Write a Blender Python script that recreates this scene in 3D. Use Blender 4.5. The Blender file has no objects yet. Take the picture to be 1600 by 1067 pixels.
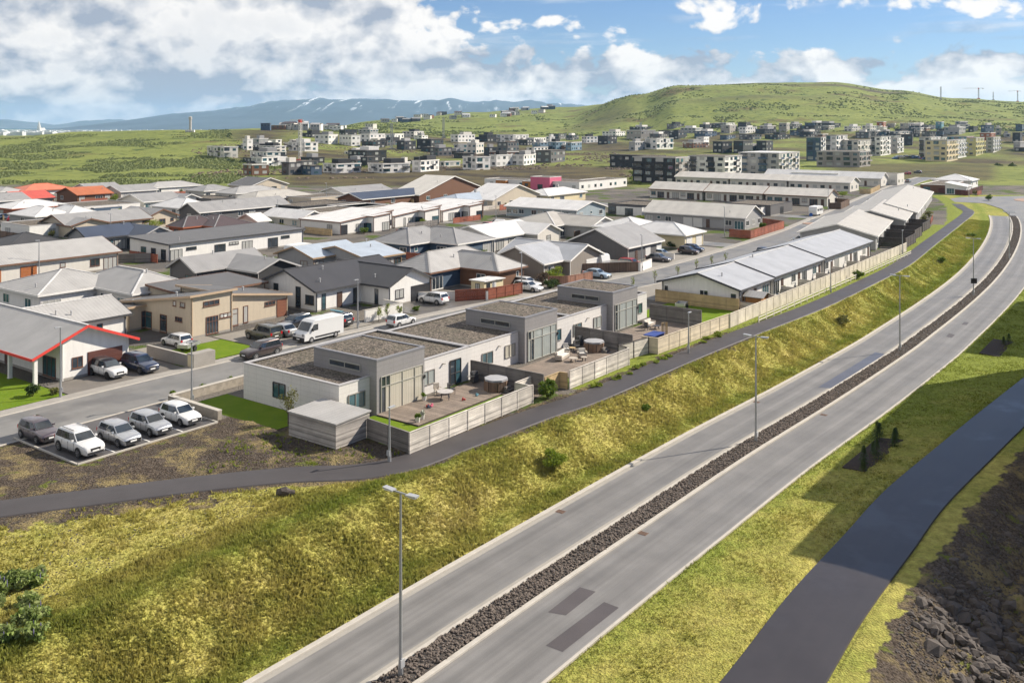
import bpy, bmesh, math, random
import numpy as np
from math import sin, cos, tan, pi, radians, sqrt, atan2, hypot
from mathutils import Vector, noise as mnoise
rnd = random.Random(7)
rng = np.random.default_rng(11)
SC = bpy.context.scene
COL = SC.collection

# ------------------------------------------------------------------ camera
CH, FP, HY = 25.0, 1450.0, 195.0          # height (m), focal length and horizon row in photo pixels
cam = bpy.data.objects.new('camera', bpy.data.cameras.new('camera'))
COL.objects.link(cam)
cam.location = (0, 0, CH); cam.rotation_euler = (pi / 2, 0, 0)
cam.data.sensor_width = 36.0; cam.data.lens = 36.0 * FP / 1600
cam.data.shift_y = -(533.5 - HY) / 1600
cam.data.clip_start = 0.5; cam.data.clip_end = 60000
SC.camera = cam

# ------------------------------------------------------------------ sun, sky, exposure
SUN_AZ, SUN_EL = radians(22), radians(35)       # azimuth measured from +X towards +Y
sd = Vector((cos(SUN_AZ) * cos(SUN_EL), sin(SUN_AZ) * cos(SUN_EL), sin(SUN_EL)))
sl = bpy.data.lights.new('sun', 'SUN'); sl.energy = 5.0; sl.angle = radians(0.55); sl.color = (1.0, .91, .78)
so = bpy.data.objects.new('sun', sl); COL.objects.link(so)
so.rotation_euler = (-sd).to_track_quat('-Z', 'Y').to_euler(); so.location = (0, 0, 200)
VS = SC.view_settings
VS.view_transform = 'Standard'; VS.look = 'None'; VS.gamma = 1.0; VS.exposure = 0.68; VS.use_curve_mapping = False
cy = SC.cycles
cy.use_denoising = True
try: cy.denoiser = 'OPENIMAGEDENOISE'
except Exception: pass
cy.max_bounces = 6; cy.diffuse_bounces = 3; cy.glossy_bounces = 3; cy.transmission_bounces = 4; cy.volume_bounces = 1
cy.transparent_max_bounces = 8; cy.use_adaptive_sampling = True; cy.adaptive_threshold = 0.02
cy.sample_clamp_indirect = 8; cy.volume_max_steps = 64

class NT:
    """tiny node-tree helper"""
    def __init__(s, nt): s.t = nt
    def n(s, typ, **kw):
        x = s.t.nodes.new(typ)
        for k, v in kw.items(): setattr(x, k, v)
        return x
    def put(s, sock, v):
        if isinstance(v, bpy.types.NodeSocket): s.t.links.new(v, sock)
        elif v is not None:
            if sock.type == 'RGBA' and len(v) == 3: v = (*v, 1)
            sock.default_value = v
    def m(s, op, a, b=None, c=None, clamp=False):
        x = s.n('ShaderNodeMath', operation=op, use_clamp=clamp)
        for i, q in enumerate((a, b, c)): s.put(x.inputs[i], q)
        return x.outputs[0]
    def mix(s, f, a, b, blend='MIX'):
        x = s.n('ShaderNodeMix', data_type='RGBA', blend_type=blend)
        s.put(x.inputs[0], f); s.put(x.inputs[6], a); s.put(x.inputs[7], b)
        return x.outputs[2]
    def noise(s, vec, scale, detail=4, rough=.55, out=0, dist=0):
        x = s.n('ShaderNodeTexNoise'); s.put(x.inputs['Vector'], vec)
        x.inputs['Scale'].default_value = scale; x.inputs['Detail'].default_value = detail
        x.inputs['Roughness'].default_value = rough; x.inputs['Distortion'].default_value = dist
        return x.outputs[out]
    def vor(s, vec, scale, feature='F1', out=0):
        x = s.n('ShaderNodeTexVoronoi', feature=feature); s.put(x.inputs['Vector'], vec)
        x.inputs['Scale'].default_value = scale
        return x.outputs[out]
    def rmap(s, v, a, b, c=0., d=1., smooth=False):
        x = s.n('ShaderNodeMapRange', interpolation_type='SMOOTHSTEP' if smooth else 'LINEAR')
        s.put(x.inputs[0], v)
        for i, q in enumerate((a, b, c, d)): s.put(x.inputs[i + 1], q)
        return x.outputs[0]
    def sep(s, v):
        x = s.n('ShaderNodeSeparateXYZ'); s.put(x.inputs[0], v); return x.outputs
    def comb(s, a, b, c):
        x = s.n('ShaderNodeCombineXYZ')
        for i, q in enumerate((a, b, c)): s.put(x.inputs[i], q)
        return x.outputs[0]

W = bpy.data.worlds.new('World'); SC.world = W; W.use_nodes = True
wt = W.node_tree; wt.nodes.clear(); w = NT(wt)
sky = w.n('ShaderNodeTexSky', sky_type='NISHITA', sun_disc=False)
sky.sun_elevation = SUN_EL; sky.sun_rotation = pi / 2 - SUN_AZ
sky.altitude = 100; sky.air_density = 1.0; sky.dust_density = 0.05; sky.ozone_density = 4.0
tc = w.n('ShaderNodeTexCoord')
dx, dy, dz = w.sep(tc.outputs['Generated'])
az = w.m('ARCTAN2', dx, dy); el = w.m('ARCSINE', dz)
def cloud_density(da, de):
    """billowing density in azimuth / elevation: large masses plus cauliflower detail"""
    a_ = w.m('ADD', az, da); e_ = w.m('ADD', el, de)
    e2 = w.m('POWER', w.m('MAXIMUM', w.m('ADD', e_, .03), .001), .75)
    big = w.noise(w.comb(w.m('MULTIPLY', a_, 4.6), w.m('MULTIPLY', e2, 10.0), 2.35), 1.0, 2, .5)
    mid = w.noise(w.comb(w.m('MULTIPLY', a_, 13.0), w.m('MULTIPLY', e2, 15.0), 5.2), 1.0, 6, .60, dist=.3)
    bil = w.n('ShaderNodeTexVoronoi', feature='F1'); w.put(bil.inputs['Vector'], w.comb(w.m('MULTIPLY', a_, 38.0), w.m('MULTIPLY', e2, 40.0), 0.))
    bil.inputs['Scale'].default_value = 1.0; bil.inputs['Detail'].default_value = 1.0
    return w.m('ADD', w.m('ADD', w.m('MULTIPLY', big, .75), w.m('MULTIPLY', mid, .62)), w.m('MULTIPLY', w.m('SUBTRACT', .5, bil.outputs[0]), .13))
# heavier cover to the north-west and in the low bank along the horizon, broken elsewhere
left = w.rmap(az, radians(2), radians(-11), 0, 1, True)
low = w.rmap(el, radians(5.4), radians(3.2), 0, 1, True)
cover = w.m('MINIMUM', w.m('ADD', w.m('MULTIPLY', left, .24), w.m('MULTIPLY', low, .25)), .28)
d0 = w.m('ADD', cloud_density(0, 0), cover)
d1 = w.m('ADD', cloud_density(.022, .030), cover)
mask = w.rmap(d0, .715, .785, 0, 1, True)
thick = w.rmap(d0, .84, 1.12, 0, 1, True)
lit = w.m('ADD', .70, w.m('MULTIPLY', w.m('SUBTRACT', d0, d1), 4.8), clamp=True)
lit = w.m('SUBTRACT', lit, w.m('MULTIPLY', thick, .26), clamp=True)
ccol = w.mix(lit, (.40, .45, .55), (1.06, 1.02, .98))
hz = w.rmap(el, radians(1.5), radians(-.5), 0, .6, True)
ccol = w.mix(hz, ccol, (.70, .78, .88))
wisp = w.noise(w.comb(w.m('MULTIPLY', az, 5), w.m('MULTIPLY', el, 42), 8.1), 1.0, 5, .6)
wm = w.rmap(wisp, .50, .74, 0, .5, True)
mask2 = w.m('MAXIMUM', mask, wm)
hm = w.m('MAXIMUM', mask2, w.rmap(el, radians(1.0), radians(-.2), 0, .85, True))
bg1 = w.n('ShaderNodeBackground'); w.put(bg1.inputs[0], w.mix(1.0, sky.outputs[0], (.92, 1.0, 1.22), 'MULTIPLY')); bg1.inputs[1].default_value = .054
bg2 = w.n('ShaderNodeBackground'); w.put(bg2.inputs[0], ccol); bg2.inputs[1].default_value = .63
ms = w.n('ShaderNodeMixShader'); w.put(ms.inputs[0], hm)
wt.links.new(bg1.outputs[0], ms.inputs[1]); wt.links.new(bg2.outputs[0], ms.inputs[2])
wo = w.n('ShaderNodeOutputWorld'); wt.links.new(ms.outputs[0], wo.inputs[0])
W.cycles.sampling_method = 'MANUAL'; W.cycles.sample_map_resolution = 512

# ------------------------------------------------------------------ coordinates
TH = radians(36.6)
U = np.array([sin(TH), cos(TH)]); V = np.array([-cos(TH), sin(TH)])      # street grid: along / across
def G(px, py, z=0.0):
    """photo pixel -> point on the horizontal plane at height z"""
    Y = FP * (CH - z) / (py - HY)
    return np.array([(px - 800) * Y / FP, Y])
def ST(s, t): return U * s + V * t
def st_of(p): return float(np.dot(p, U)), float(np.dot(p, V))

CL = np.array([(-62., -30.), (-35., 7.), (-5.5, 46.1), (0, 53.4), (19.4, 78.2), (32.3, 93.8), (46.8, 112), (74.2, 149.3), (102.7, 191.7), (124, 228), (142, 265), (156, 300), (168, 340)])
def resample(poly, step):
    out = [poly[0]]; 
    # Catmull-Rom through the points
    P = np.vstack([2 * poly[0] - poly[1], poly, 2 * poly[-1] - poly[-2]])
    for i in range(1, len(P) - 2):
        a, b_, c_, d_ = P[i - 1], P[i], P[i + 1], P[i + 2]
        n = max(1, int(np.hypot(*(c_ - b_)) / step))
        for k in range(1, n + 1):
            q = k / n
            out.append(.5 * ((2 * b_) + (c_ - a) * q + (2 * a - 5 * b_ + 4 * c_ - d_) * q * q + (3 * b_ - a - 3 * c_ + d_) * q ** 3))
    return np.array(out)
CL = resample(CL, 13.0)
PATH = np.array([G(*p) for p in [(-260, 850), (-120, 817), (0, 795), (150, 776), (300, 757), (450, 742), (560, 737), (640, 722), (700, 699), (760, 677), (850, 644), (922, 620), (1060, 562), (1160, 522), (1275, 478), (1350, 443), (1407, 413.7), (1452, 380), (1488, 353), (1513, 332.7), (1504, 325), (1495, 319)]])
RP = np.array([G(*p, -2.2) for p in [(1020, 1320), (1206, 1067), (1290, 945), (1372, 846), (1428, 778), (1502, 710), (1587, 635), (1680, 560), (1800, 480)]])
def polydist(P, poly):
    """signed lateral distance (left positive) and arc length for points P (n,2)"""
    best = np.full(len(P), 1e9); sg = np.zeros(len(P)); al = np.zeros(len(P)); acc = 0
    for a, b in zip(poly[:-1], poly[1:]):
        d = b - a; L = np.hypot(*d); d = d / L
        r = P - a; t = np.clip(r @ d, 0, L)
        q = r - t[:, None] * d; dist = np.hypot(q[:, 0], q[:, 1])
        side = np.sign(d[0] * r[:, 1] - d[1] * r[:, 0]); m = dist < best
        best[m] = dist[m]; sg[m] = side[m] * dist[m]; al[m] = acc + t[m]; acc += L
    return sg, al
def sstep(x, a, b):
    t = np.clip((x - a) / (b - a), 0, 1); return t * t * (3 - 2 * t)
ROADZ = lambda al: -2.5 + 2.5 * sstep(al, 235, 335)
FX = np.array([-500, 0, 150, 300, 450, 600, 750, 880, 1000, 1060, 1200, 1300, 1400, 1500, 1600, 2200], float)
FZ = np.array([380, 520, 700, 900, 1050, 1200, 1350, 1500, 1700, 2000, 2600, 4000, 9000], float)
FY = np.array([   # photo row on which the ground lies at that distance, per photo column
 [290, 263, 240, 222, 219, 217, 216, 215, 214, 213, 213, 213, 205],
 [290, 262, 238, 217, 217, 217, 216, 215, 214, 213, 213, 213, 205],
 [289, 260, 231, 207, 208, 210, 212, 213, 213, 213, 213, 213, 205],
 [289, 261, 228, 203, 205, 208, 211, 213, 213, 213, 213, 213, 205],
 [289, 264, 233, 205, 201, 203, 207, 210, 211, 212, 212, 213, 205],
 [289, 265, 240, 216, 208, 203, 198, 193, 189, 190, 196, 205, 205],
 [289, 265, 243, 224, 215, 208, 199, 189, 179, 175, 180, 200, 205],
 [289, 265, 244, 226, 217, 208, 199, 190, 177, 168, 170, 200, 205],
 [289, 265, 245, 226, 214, 203, 178, 147, 149, 160, 180, 200, 205],
 [289, 265, 245, 225, 208, 185, 155, 133, 136, 150, 180, 200, 205],
 [289, 265, 245, 223, 203, 178, 150, 133, 131, 145, 180, 200, 205],
 [289, 265, 245, 222, 203, 178, 151, 134, 129.5, 144, 180, 200, 205],
 [289, 265, 245, 222, 203, 182, 160, 147, 142, 146, 180, 200, 205],
 [289, 265, 245, 222, 203, 187, 170, 159, 155, 155, 180, 200, 205],
 [289, 265, 245, 222, 204, 190, 174, 164, 161, 160, 180, 200, 205],
 [289, 265, 245, 222, 205, 192, 178, 168, 165, 164, 180, 200, 205]], float)
FE = CH - (FY - HY) * FZ[None, :] / FP
FE = np.hstack([np.zeros((len(FX), 1)), FE]); FZ = np.concatenate([[330.], FZ]); FE[:, 1] = 0; FE[:, 2] *= .3
def far_h(X, Y):
    px = np.clip(X / np.maximum(Y, 1) * FP + 800, -500, 2200)
    i = np.clip(np.searchsorted(FX, px) - 1, 0, len(FX) - 2); fx = (px - FX[i]) / (FX[i + 1] - FX[i]); fx = fx * fx * (3 - 2 * fx)
    Yc = np.clip(Y, 330, 9000)
    j = np.clip(np.searchsorted(FZ, Yc) - 1, 0, len(FZ) - 2); fy = (Yc - FZ[j]) / (FZ[j + 1] - FZ[j]); fy = fy * fy * (3 - 2 * fy) * .5 + fy * .5
    e = (FE[i, j] * (1 - fx) + FE[i + 1, j] * fx) * (1 - fy) + (FE[i, j + 1] * (1 - fx) + FE[i + 1, j + 1] * fx) * fy
    return e
_tab = rng.random((256, 256))
def vnoise(X, Y, s):
    x = X / s; y = Y / s; ix = np.floor(x).astype(int); iy = np.floor(y).astype(int)
    fx = x - ix; fy = y - iy; fx = fx * fx * (3 - 2 * fx); fy = fy * fy * (3 - 2 * fy)
    g = lambda a, b: _tab[a & 255, b & 255]
    return (g(ix, iy) * (1 - fx) + g(ix + 1, iy) * fx) * (1 - fy) + (g(ix, iy + 1) * (1 - fx) + g(ix + 1, iy + 1) * fx) * fy - .5
def terr(X, Y):
    X = np.asarray(X, float); Y = np.asarray(Y, float)
    P = np.stack([X, Y], 1)
    d, al = polydist(P, CL); dp, _ = polydist(P, RP); pd, _ = polydist(P, PATH)
    zr = ROADZ(al)
    z = np.zeros(len(X))
    ad = np.abs(d)
    # left bank: verge, toe, slope, crest, then the level of the path
    top = .22 * (1 - sstep(d, 12.5, 15.5))
    lump = vnoise(X, Y, 2.3) * .22 + vnoise(X, Y, .9) * .12
    left = zr + .04 + (top - zr - .04) * sstep(d, 7.1, 13.6) + lump * sstep(d, 6.6, 9) * (1 - sstep(d, 12.5, 15.5))
    right = zr + .05 + lump * .35 * sstep(-d, 6.5, 8)
    pit = sstep(-dp, 3.6, 8.5)
    right = right + (.25 - .0) * sstep(-d, 8, 12) - pit * (1.9 + vnoise(X, Y, 1.7) * 1.3 + vnoise(X, Y, .7) * .5)
    near = np.where(d > 0, left, right)
    near = np.where(ad < 6.05, zr - .12, near)
    near = np.where((np.abs(dp) < 2.35), -2.32, near)
    k = 1 - sstep(Y, 240, 320)
    z = np.where((d < 16) & (Y < 330), near * k, 0)
    # rough made ground left of the shed
    s = X * U[0] + Y * U[1]; t = X * V[0] + Y * V[1]
    lot = ((s < 49.5) & (t < 65.5) & (pd > 2.0) & (d > 16)).astype(float) * sstep(pd, 2, 4) * sstep(65.5 - t, 0, 2.5)
    z = z + lot * (vnoise(X, Y, 4) * .5 + vnoise(X, Y, 1.3) * .3 + .1)
    kp = sstep(np.abs(pd), 1.8, 3.0); z = z * kp - .02 * (1 - kp) * (Y < 330)
    far = far_h(X, Y)
    z = z + far + np.where(Y > 380, vnoise(X, Y, 60) * 3.0 * sstep(Y, 420, 900) + vnoise(X, Y, 17) * .9 * sstep(Y, 390, 600), 0) * (Y < 3000)
    return z
def tz(x, y): return float(terr([x], [y])[0])
def GT(px, py, lo=330., hi=2600.):
    """photo pixel -> point where that line of sight first meets the rising ground"""
    Ys = np.geomspace(lo, hi, 900); Xs = (px - 800) / FP * Ys
    zs = CH - (py - HY) * Ys / FP; g = terr(Xs, Ys)
    k = np.where(g >= zs)[0]
    i = k[0] if len(k) else int(np.argmin(zs - g))
    return np.array([Xs[i], Ys[i]]), float(g[i])

# ------------------------------------------------------------------ meshes and objects
class M:
    def __init__(s): s.v = []; s.f = []
    def poly(s, pts):
        b = len(s.v); s.v += [tuple(p) for p in pts]; s.f.append(tuple(range(b, b + len(pts)))); return s
    def box(s, x0, x1, y0, y1, z0, z1):
        b = len(s.v)
        s.v += [(x0, y0, z0), (x1, y0, z0), (x1, y1, z0), (x0, y1, z0), (x0, y0, z1), (x1, y0, z1), (x1, y1, z1), (x0, y1, z1)]
        s.f += [tuple(b + i for i in q) for q in ((0, 3, 2, 1), (4, 5, 6, 7), (0, 1, 5, 4), (1, 2, 6, 5), (2, 3, 7, 6), (3, 0, 4, 7))]
        return s
    def slab(s, top, dz):
        """closed plate: polygon top (ccw from above) and its copy dz lower"""
        n = len(top); b = len(s.v)
        s.v += [tuple(p) for p in top] + [(p[0], p[1], p[2] - dz) for p in top]
        s.f.append(tuple(range(b, b + n))); s.f.append(tuple(b + n + i for i in reversed(range(n))))
        for i in range(n):
            j = (i + 1) % n; s.f.append((b + i, b + n + i, b + n + j, b + j))
        return s
    def bar(s, p, q, w, h):
        """bar from p to q, w wide, h high (z up)"""
        p = Vector(p); q = Vector(q); d = (q - p)
        side = Vector((-d.y, d.x, 0)); side = side.normalized() * w / 2 if side.length > 1e-6 else Vector((w / 2, 0, 0))
        up = side.cross(d).normalized() * h / 2
        if up.z < 0: up = -up
        b = len(s.v)
        for o in (p, q):
            s.v += [tuple(o - side - up), tuple(o + side - up), tuple(o + side + up), tuple(o - side + up)]
        s.f += [tuple(b + i for i in r) for r in ((0, 1, 2, 3), (7, 6, 5, 4), (0, 4, 5, 1), (1, 5, 6, 2), (2, 6, 7, 3), (3, 7, 4, 0))]
        return s
    def lathe(s, cx, cy, prof, n=12):
        b = len(s.v)
        for r, z in prof:
            s.v += [(cx + r * cos(2 * pi * i / n), cy + r * sin(2 * pi * i / n), z) for i in range(n)]
        for k in range(len(prof) - 1):
            for i in range(n):
                j = (i + 1) % n
                s.f.append((b + k * n + i, b + k * n + j, b + (k + 1) * n + j, b + (k + 1) * n + i))
        s.f.append(tuple(b + i for i in reversed(range(n)))); e = b + (len(prof) - 1) * n
        s.f.append(tuple(e + i for i in range(n)))
        return s
    def mesh(s, name):
        me = bpy.data.meshes.new(name); me.from_pydata(s.v, [], s.f); me.update(); return me
def mk(name, g, mat=None, parent=None, loc=(0, 0, 0), rz=0.0, smooth=None):
    me = g.mesh(name) if isinstance(g, M) else g
    if mat is not None and not me.materials: me.materials.append(mat)
    o = bpy.data.objects.new(name, me); COL.objects.link(o)
    o.location = loc; o.rotation_euler = (0, 0, rz); o.parent = parent
    if smooth:
        me.shade_smooth(); me.set_sharp_from_angle(angle=smooth)
    return o
def tag(o, label, cat, group=None, kind=None):
    o['label'] = label; o['category'] = cat
    if group: o['group'] = group
    if kind: o['kind'] = kind
    return o
def thing(name, label, cat, loc=(0, 0, 0), rz=0.0, group=None):
    o = bpy.data.objects.new(name, None); COL.objects.link(o); o.empty_display_size = .3
    o.location = loc; o.rotation_euler = (0, 0, rz)
    return tag(o, label, cat, group)
def struct(o, label=None, cat=None):
    o['kind'] = 'structure'
    if label: o['label'] = label; o['category'] = cat
    return o
def npmesh(name, v, f, mat=None):
    """numpy verts (n,3) and faces (m,k)"""
    me = bpy.data.meshes.new(name); k = f.shape[1]
    me.vertices.add(len(v)); me.vertices.foreach_set('co', np.ascontiguousarray(v, dtype=np.float32).ravel())
    me.loops.add(f.size); me.loops.foreach_set('vertex_index', np.ascontiguousarray(f, dtype=np.int32).ravel())
    me.polygons.add(len(f)); me.polygons.foreach_set('loop_start', np.arange(0, f.size, k, dtype=np.int32))
    me.update(calc_edges=True); me.validate(); me.shade_flat()
    if mat: me.materials.append(mat)
    return me
CACHE = {}
def cached(key, fn):
    if key not in CACHE: CACHE[key] = fn()
    return CACHE[key]

# ------------------------------------------------------------------ materials
MATS = {}
def base_mat(name):
    m = bpy.data.materials.new(name); m.use_nodes = True
    t = NT(m.node_tree); b = m.node_tree.nodes['Principled BSDF']
    return m, t, b
def mat(name, col, rough=.7, var=.12, scale=1.5, bump=0., bscale=30., metal=0., spec=.5, coat=0., streak=0., grid=None):
    """plain procedural material: colour broken up by two noises, fine relief, optional vertical weathering"""
    if name in MATS: return MATS[name]
    m, t, b = base_mat(name)
    oc = t.n('ShaderNodeTexCoord').outputs['Object']
    pos = t.n('ShaderNodeNewGeometry').outputs['Position']
    f = t.m('ADD', t.m('MULTIPLY', t.noise(pos, scale, 5), .6), t.m('MULTIPLY', t.noise(pos, scale * 11, 3), .4))
    v = t.rmap(f, .3, .7, 1 - var, 1 + var)
    if streak:
        q = t.n('ShaderNodeMapping'); t.put(q.inputs[0], pos); q.inputs['Scale'].default_value = (3, 3, .25)
        v = t.m('MULTIPLY', v, t.rmap(t.noise(q.outputs[0], 1.2, 4), .35, .75, 1, 1 - streak))
    if grid:
        x, y, z = t.sep(oc); gw, gh, gd = grid
        def line(c, g): return t.m('GREATER_THAN', t.m('FRACT', t.m('DIVIDE', c, g)), 1 - .025 / g * 1.4)
        ln = line(z, gh) if gw == 0 else t.m('MAXIMUM', line(t.m('ADD', x, y), gw), line(z, gh))
        v = t.m('MULTIPLY', v, t.m('SUBTRACT', 1, t.m('MULTIPLY', ln, gd)))
    cc = t.n('ShaderNodeVectorMath', operation='SCALE'); t.put(cc.inputs[0], col); t.put(cc.inputs['Scale'], v)
    t.put(b.inputs['Base Color'], cc.outputs[0])
    b.inputs['Roughness'].default_value = rough; b.inputs['Metallic'].default_value = metal
    b.inputs['Specular IOR Level'].default_value = spec
    if coat: b.inputs['Coat Weight'].default_value = coat; b.inputs['Coat Roughness'].default_value = .08
    if bump:
        bn = t.n('ShaderNodeBump'); bn.inputs['Distance'].default_value = .02; bn.inputs['Strength'].default_value = bump
        t.put(bn.inputs['Height'], t.noise(pos, bscale, 4)); t.put(b.inputs['Normal'], bn.outputs[0])
    MATS[name] = m; return m
def roof_mat(name, col, axis, pitch=.45, rough=.45, tile=False, metal=.0):
    """sheet-metal roof: standing ribs running down the slope, sheet-to-sheet tone steps, dirt"""
    key = f'{name}_{axis}'
    if key in MATS: return MATS[key]
    m, t, b = base_mat(key)
    oc = t.n('ShaderNodeTexCoord').outputs['Object']; pos = t.n('ShaderNodeNewGeometry').outputs['Position']
    x, y, z = t.sep(oc); c = x if axis == 'x' else y
    fr = t.m('FRACT', t.m('DIVIDE', c, pitch))
    rib = t.m('PINGPONG', t.m('MULTIPLY', fr, 2), 1.0)
    rb = t.rmap(rib, .72, .95, 0, 1, True)
    sheet = t.n('ShaderNodeTexWhiteNoise', noise_dimensions='1D'); t.put(sheet.inputs['W'], t.m('FLOOR', t.m('DIVIDE', c, pitch * 3)))
    f = t.noise(pos, .5, 5)
    v = t.m('MULTIPLY', t.rmap(f, .3, .7, .90, 1.08), t.rmap(sheet.outputs[0], 0, 1, .95, 1.03))
    v = t.m('MULTIPLY', v, t.rmap(t.noise(pos, 9, 3), .3, .7, .95, 1.05))
    if tile:
        c2 = y if axis == 'x' else x
        st_ = t.m('FRACT', t.m('DIVIDE', c2, .36)); v = t.m('MULTIPLY', v, t.rmap(st_, 0, .22, .62, 1.0))
    v = t.m('MULTIPLY', v, t.rmap(rb, 0, 1, 1.0, .84))
    cc = t.n('ShaderNodeVectorMath', operation='SCALE'); t.put(cc.inputs[0], col); t.put(cc.inputs['Scale'], v)
    t.put(b.inputs['Base Color'], cc.outputs[0]); b.inputs['Roughness'].default_value = rough; b.inputs['Metallic'].default_value = metal
    bn = t.n('ShaderNodeBump'); bn.inputs['Distance'].default_value = .03; bn.inputs['Strength'].default_value = .5
    t.put(bn.inputs['Height'], rb); t.put(b.inputs['Normal'], bn.outputs[0])
    MATS[key] = m; return m
def wood_mat(name, col, axis='z', pitch=.14, gap=.5, var=.3, rough=.8):
    """boards: dark joints across the given object axis, each board its own tone, grain along it"""
    if name in MATS: return MATS[name]
    m, t, b = base_mat(name)
    oc = t.n('ShaderNodeTexCoord').outputs['Object']; pos = t.n('ShaderNodeNewGeometry').outputs['Position']
    x, y, z = t.sep(oc); c = {'x': x, 'y': y, 'z': z}[axis]
    q = t.m('DIVIDE', c, pitch); fr = t.m('FRACT', q)
    wn = t.n('ShaderNodeTexWhiteNoise', noise_dimensions='1D'); t.put(wn.inputs['W'], t.m('FLOOR', q))
    mp = t.n('ShaderNodeMapping'); t.put(mp.inputs[0], oc)
    mp.inputs['Scale'].default_value = {'x': (22, .8, .8), 'y': (.8, 22, .8), 'z': (.8, .8, 22)}[axis]
    gr = t.noise(mp.outputs[0], 1.0, 5)
    v = t.m('MULTIPLY', t.rmap(wn.outputs[0], 0, 1, 1 - var, 1 + var * .6), t.rmap(gr, .3, .7, 1 - var, 1 + var * .5))
    v = t.m('MULTIPLY', v, t.rmap(t.noise(pos, .9, 4), .35, .7, .82, 1.1))
    v = t.m('MULTIPLY', v, t.rmap(fr, .0, .1, 1 - gap, 1))
    v = t.m('MULTIPLY', v, t.rmap(t.n('ShaderNodeObjectInfo').outputs['Random'], 0, 1, 1 - var * .9, 1 + var * .5))
    cc = t.n('ShaderNodeVectorMath', operation='SCALE'); t.put(cc.inputs[0], col); t.put(cc.inputs['Scale'], v)
    t.put(b.inputs['Base Color'], cc.outputs[0]); b.inputs['Roughness'].default_value = rough
    MATS[name] = m; return m
def glass_mat(name, col=(.03, .04, .05), rough=.06, var=.5):
    if name in MATS: return MATS[name]
    m, t, b = base_mat(name)
    pos = t.n('ShaderNodeNewGeometry').outputs['Position']
    c = t.mix(t.rmap(t.noise(pos, .6, 2), .4, .65), col, tuple(min(1, k * (1 + 2 * var)) for k in col))
    t.put(b.inputs['Base Color'], c); b.inputs['Roughness'].default_value = rough; b.inputs['Specular IOR Level'].default_value = .9
    MATS[name] = m; return m
def curtain_mat(name, col):
    """pale curtain hanging behind a pane, seen through its gloss"""
    if name in MATS: return MATS[name]
    m, t, b = base_mat(name)
    x, y, z = t.sep(t.n('ShaderNodeTexCoord').outputs['Object'])
    f = t.noise(t.comb(t.m('MULTIPLY', t.m('ADD', x, y), 14), 0, 0), 1.0, 3)
    t.put(b.inputs['Base Color'], t.mix(t.rmap(f, .35, .65), tuple(k * .5 for k in col), col))
    b.inputs['Roughness'].default_value = .5; b.inputs['Coat Weight'].default_value = .8; b.inputs['Coat Roughness'].default_value = .04
    MATS[name] = m; return m
# ------------------------------------------------------------------ ground
def grass_nodes(t, pos, green):
    """dry tussock to fresh green, in drifts; green is a 0..1 socket or number"""
    big = t.noise(pos, .09, 4, .6); mid = t.noise(pos, .55, 5, .65); fine = t.noise(pos, 4.5, 4, .7)
    g = t.m('ADD', t.m('ADD', t.m('MULTIPLY', big, .7), t.m('MULTIPLY', mid, .55)), t.m('MULTIPLY', fine, .35))
    g = t.m('ADD', t.m('SUBTRACT', g, .80), t.m('MULTIPLY', green, 1.0))
    k = t.rmap(g, -.22, .45, 0, 1)
    c = t.mix(t.rmap(k, 0, .45), (.51, .42, .175), (.41, .365, .10))
    c = t.mix(t.rmap(k, .45, 1.0), c, (.215, .255, .045))
    dk = t.rmap(t.noise(pos, 1.7, 5, .7), .36, .62, .70, 1.12)
    sc_ = t.n('ShaderNodeVectorMath', operation='SCALE'); t.put(sc_.inputs[0], c); t.put(sc_.inputs['Scale'], t.m('MULTIPLY', dk, t.rmap(fine, .3, .7, .72, 1.22)))
    return sc_.outputs[0]
gm, t, b = base_mat('ground')
at = t.n('ShaderNodeVertexColor', layer_name='zone'); zr_, zg_, zb_ = t.sep(at.outputs[0]); za_ = at.outputs[1]
pos = t.n('ShaderNodeNewGeometry').outputs['Position']
grass = grass_nodes(t, pos, zg_)
v3 = t.vor(pos, 9, out=1); vs = t.sep(v3)[0]
gravel = t.mix(vs, (.042, .032, .025), (.125, .10, .078))
gravel = t.mix(t.rmap(t.noise(pos, .35, 6, .7), .50, .63), gravel, (.235, .185, .09))
gravel = t.mix(t.rmap(t.noise(t.comb(*[t.m('ADD', q, 31.) for q in t.sep(pos)]), .5, 6, .7), .58, .66), gravel, (.13, .15, .03))
yard = t.mix(t.rmap(t.noise(pos, .06, 3), .47, .53), (.19, .17, .145), (.13, .12, .11))
yard = t.mix(t.rmap(t.noise(t.comb(*[t.m('ADD', q, 77.) for q in t.sep(pos)]), .09, 4), .54, .57), yard, (.085, .125, .02))
yard = t.mix(t.rmap(t.noise(pos, 3, 4), .3, .7, 0, .4), yard, (.08, .075, .07))
hn = t.m('ADD', t.m('MULTIPLY', t.noise(pos, .012, 6, .62), .65), t.m('MULTIPLY', t.noise(pos, .11, 5, .7), .45))
heath = t.mix(t.rmap(hn, .42, .62), (.15, .18, .05), (.215, .24, .065))
heath = t.mix(t.rmap(t.noise(t.comb(*[t.m('ADD', q, 510.) for q in t.sep(pos)]), .013, 7, .66), .55, .66), heath, (.13, .10, .045))
spk = t.sep(t.vor(pos, .22, out=1))[0]
heath = t.mix(t.m('MULTIPLY', t.rmap(spk, .5, .9), t.rmap(t.noise(pos, .06, 4), .45, .6, .15, .85)), heath, (.045, .075, .022))
heath = t.mix(t.rmap(zb_, .0, 1., 0, 1), heath, t.mix(t.rmap(t.noise(pos, .035, 6, .7), .42, .6), (.12, .10, .05), (.055, .045, .035)))
c = t.mix(zr_, yard, grass)
c = t.mix(t.m('MULTIPLY', zb_, t.m('SUBTRACT', 1, za_)), c, gravel)
c = t.mix(za_, c, heath)
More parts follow.
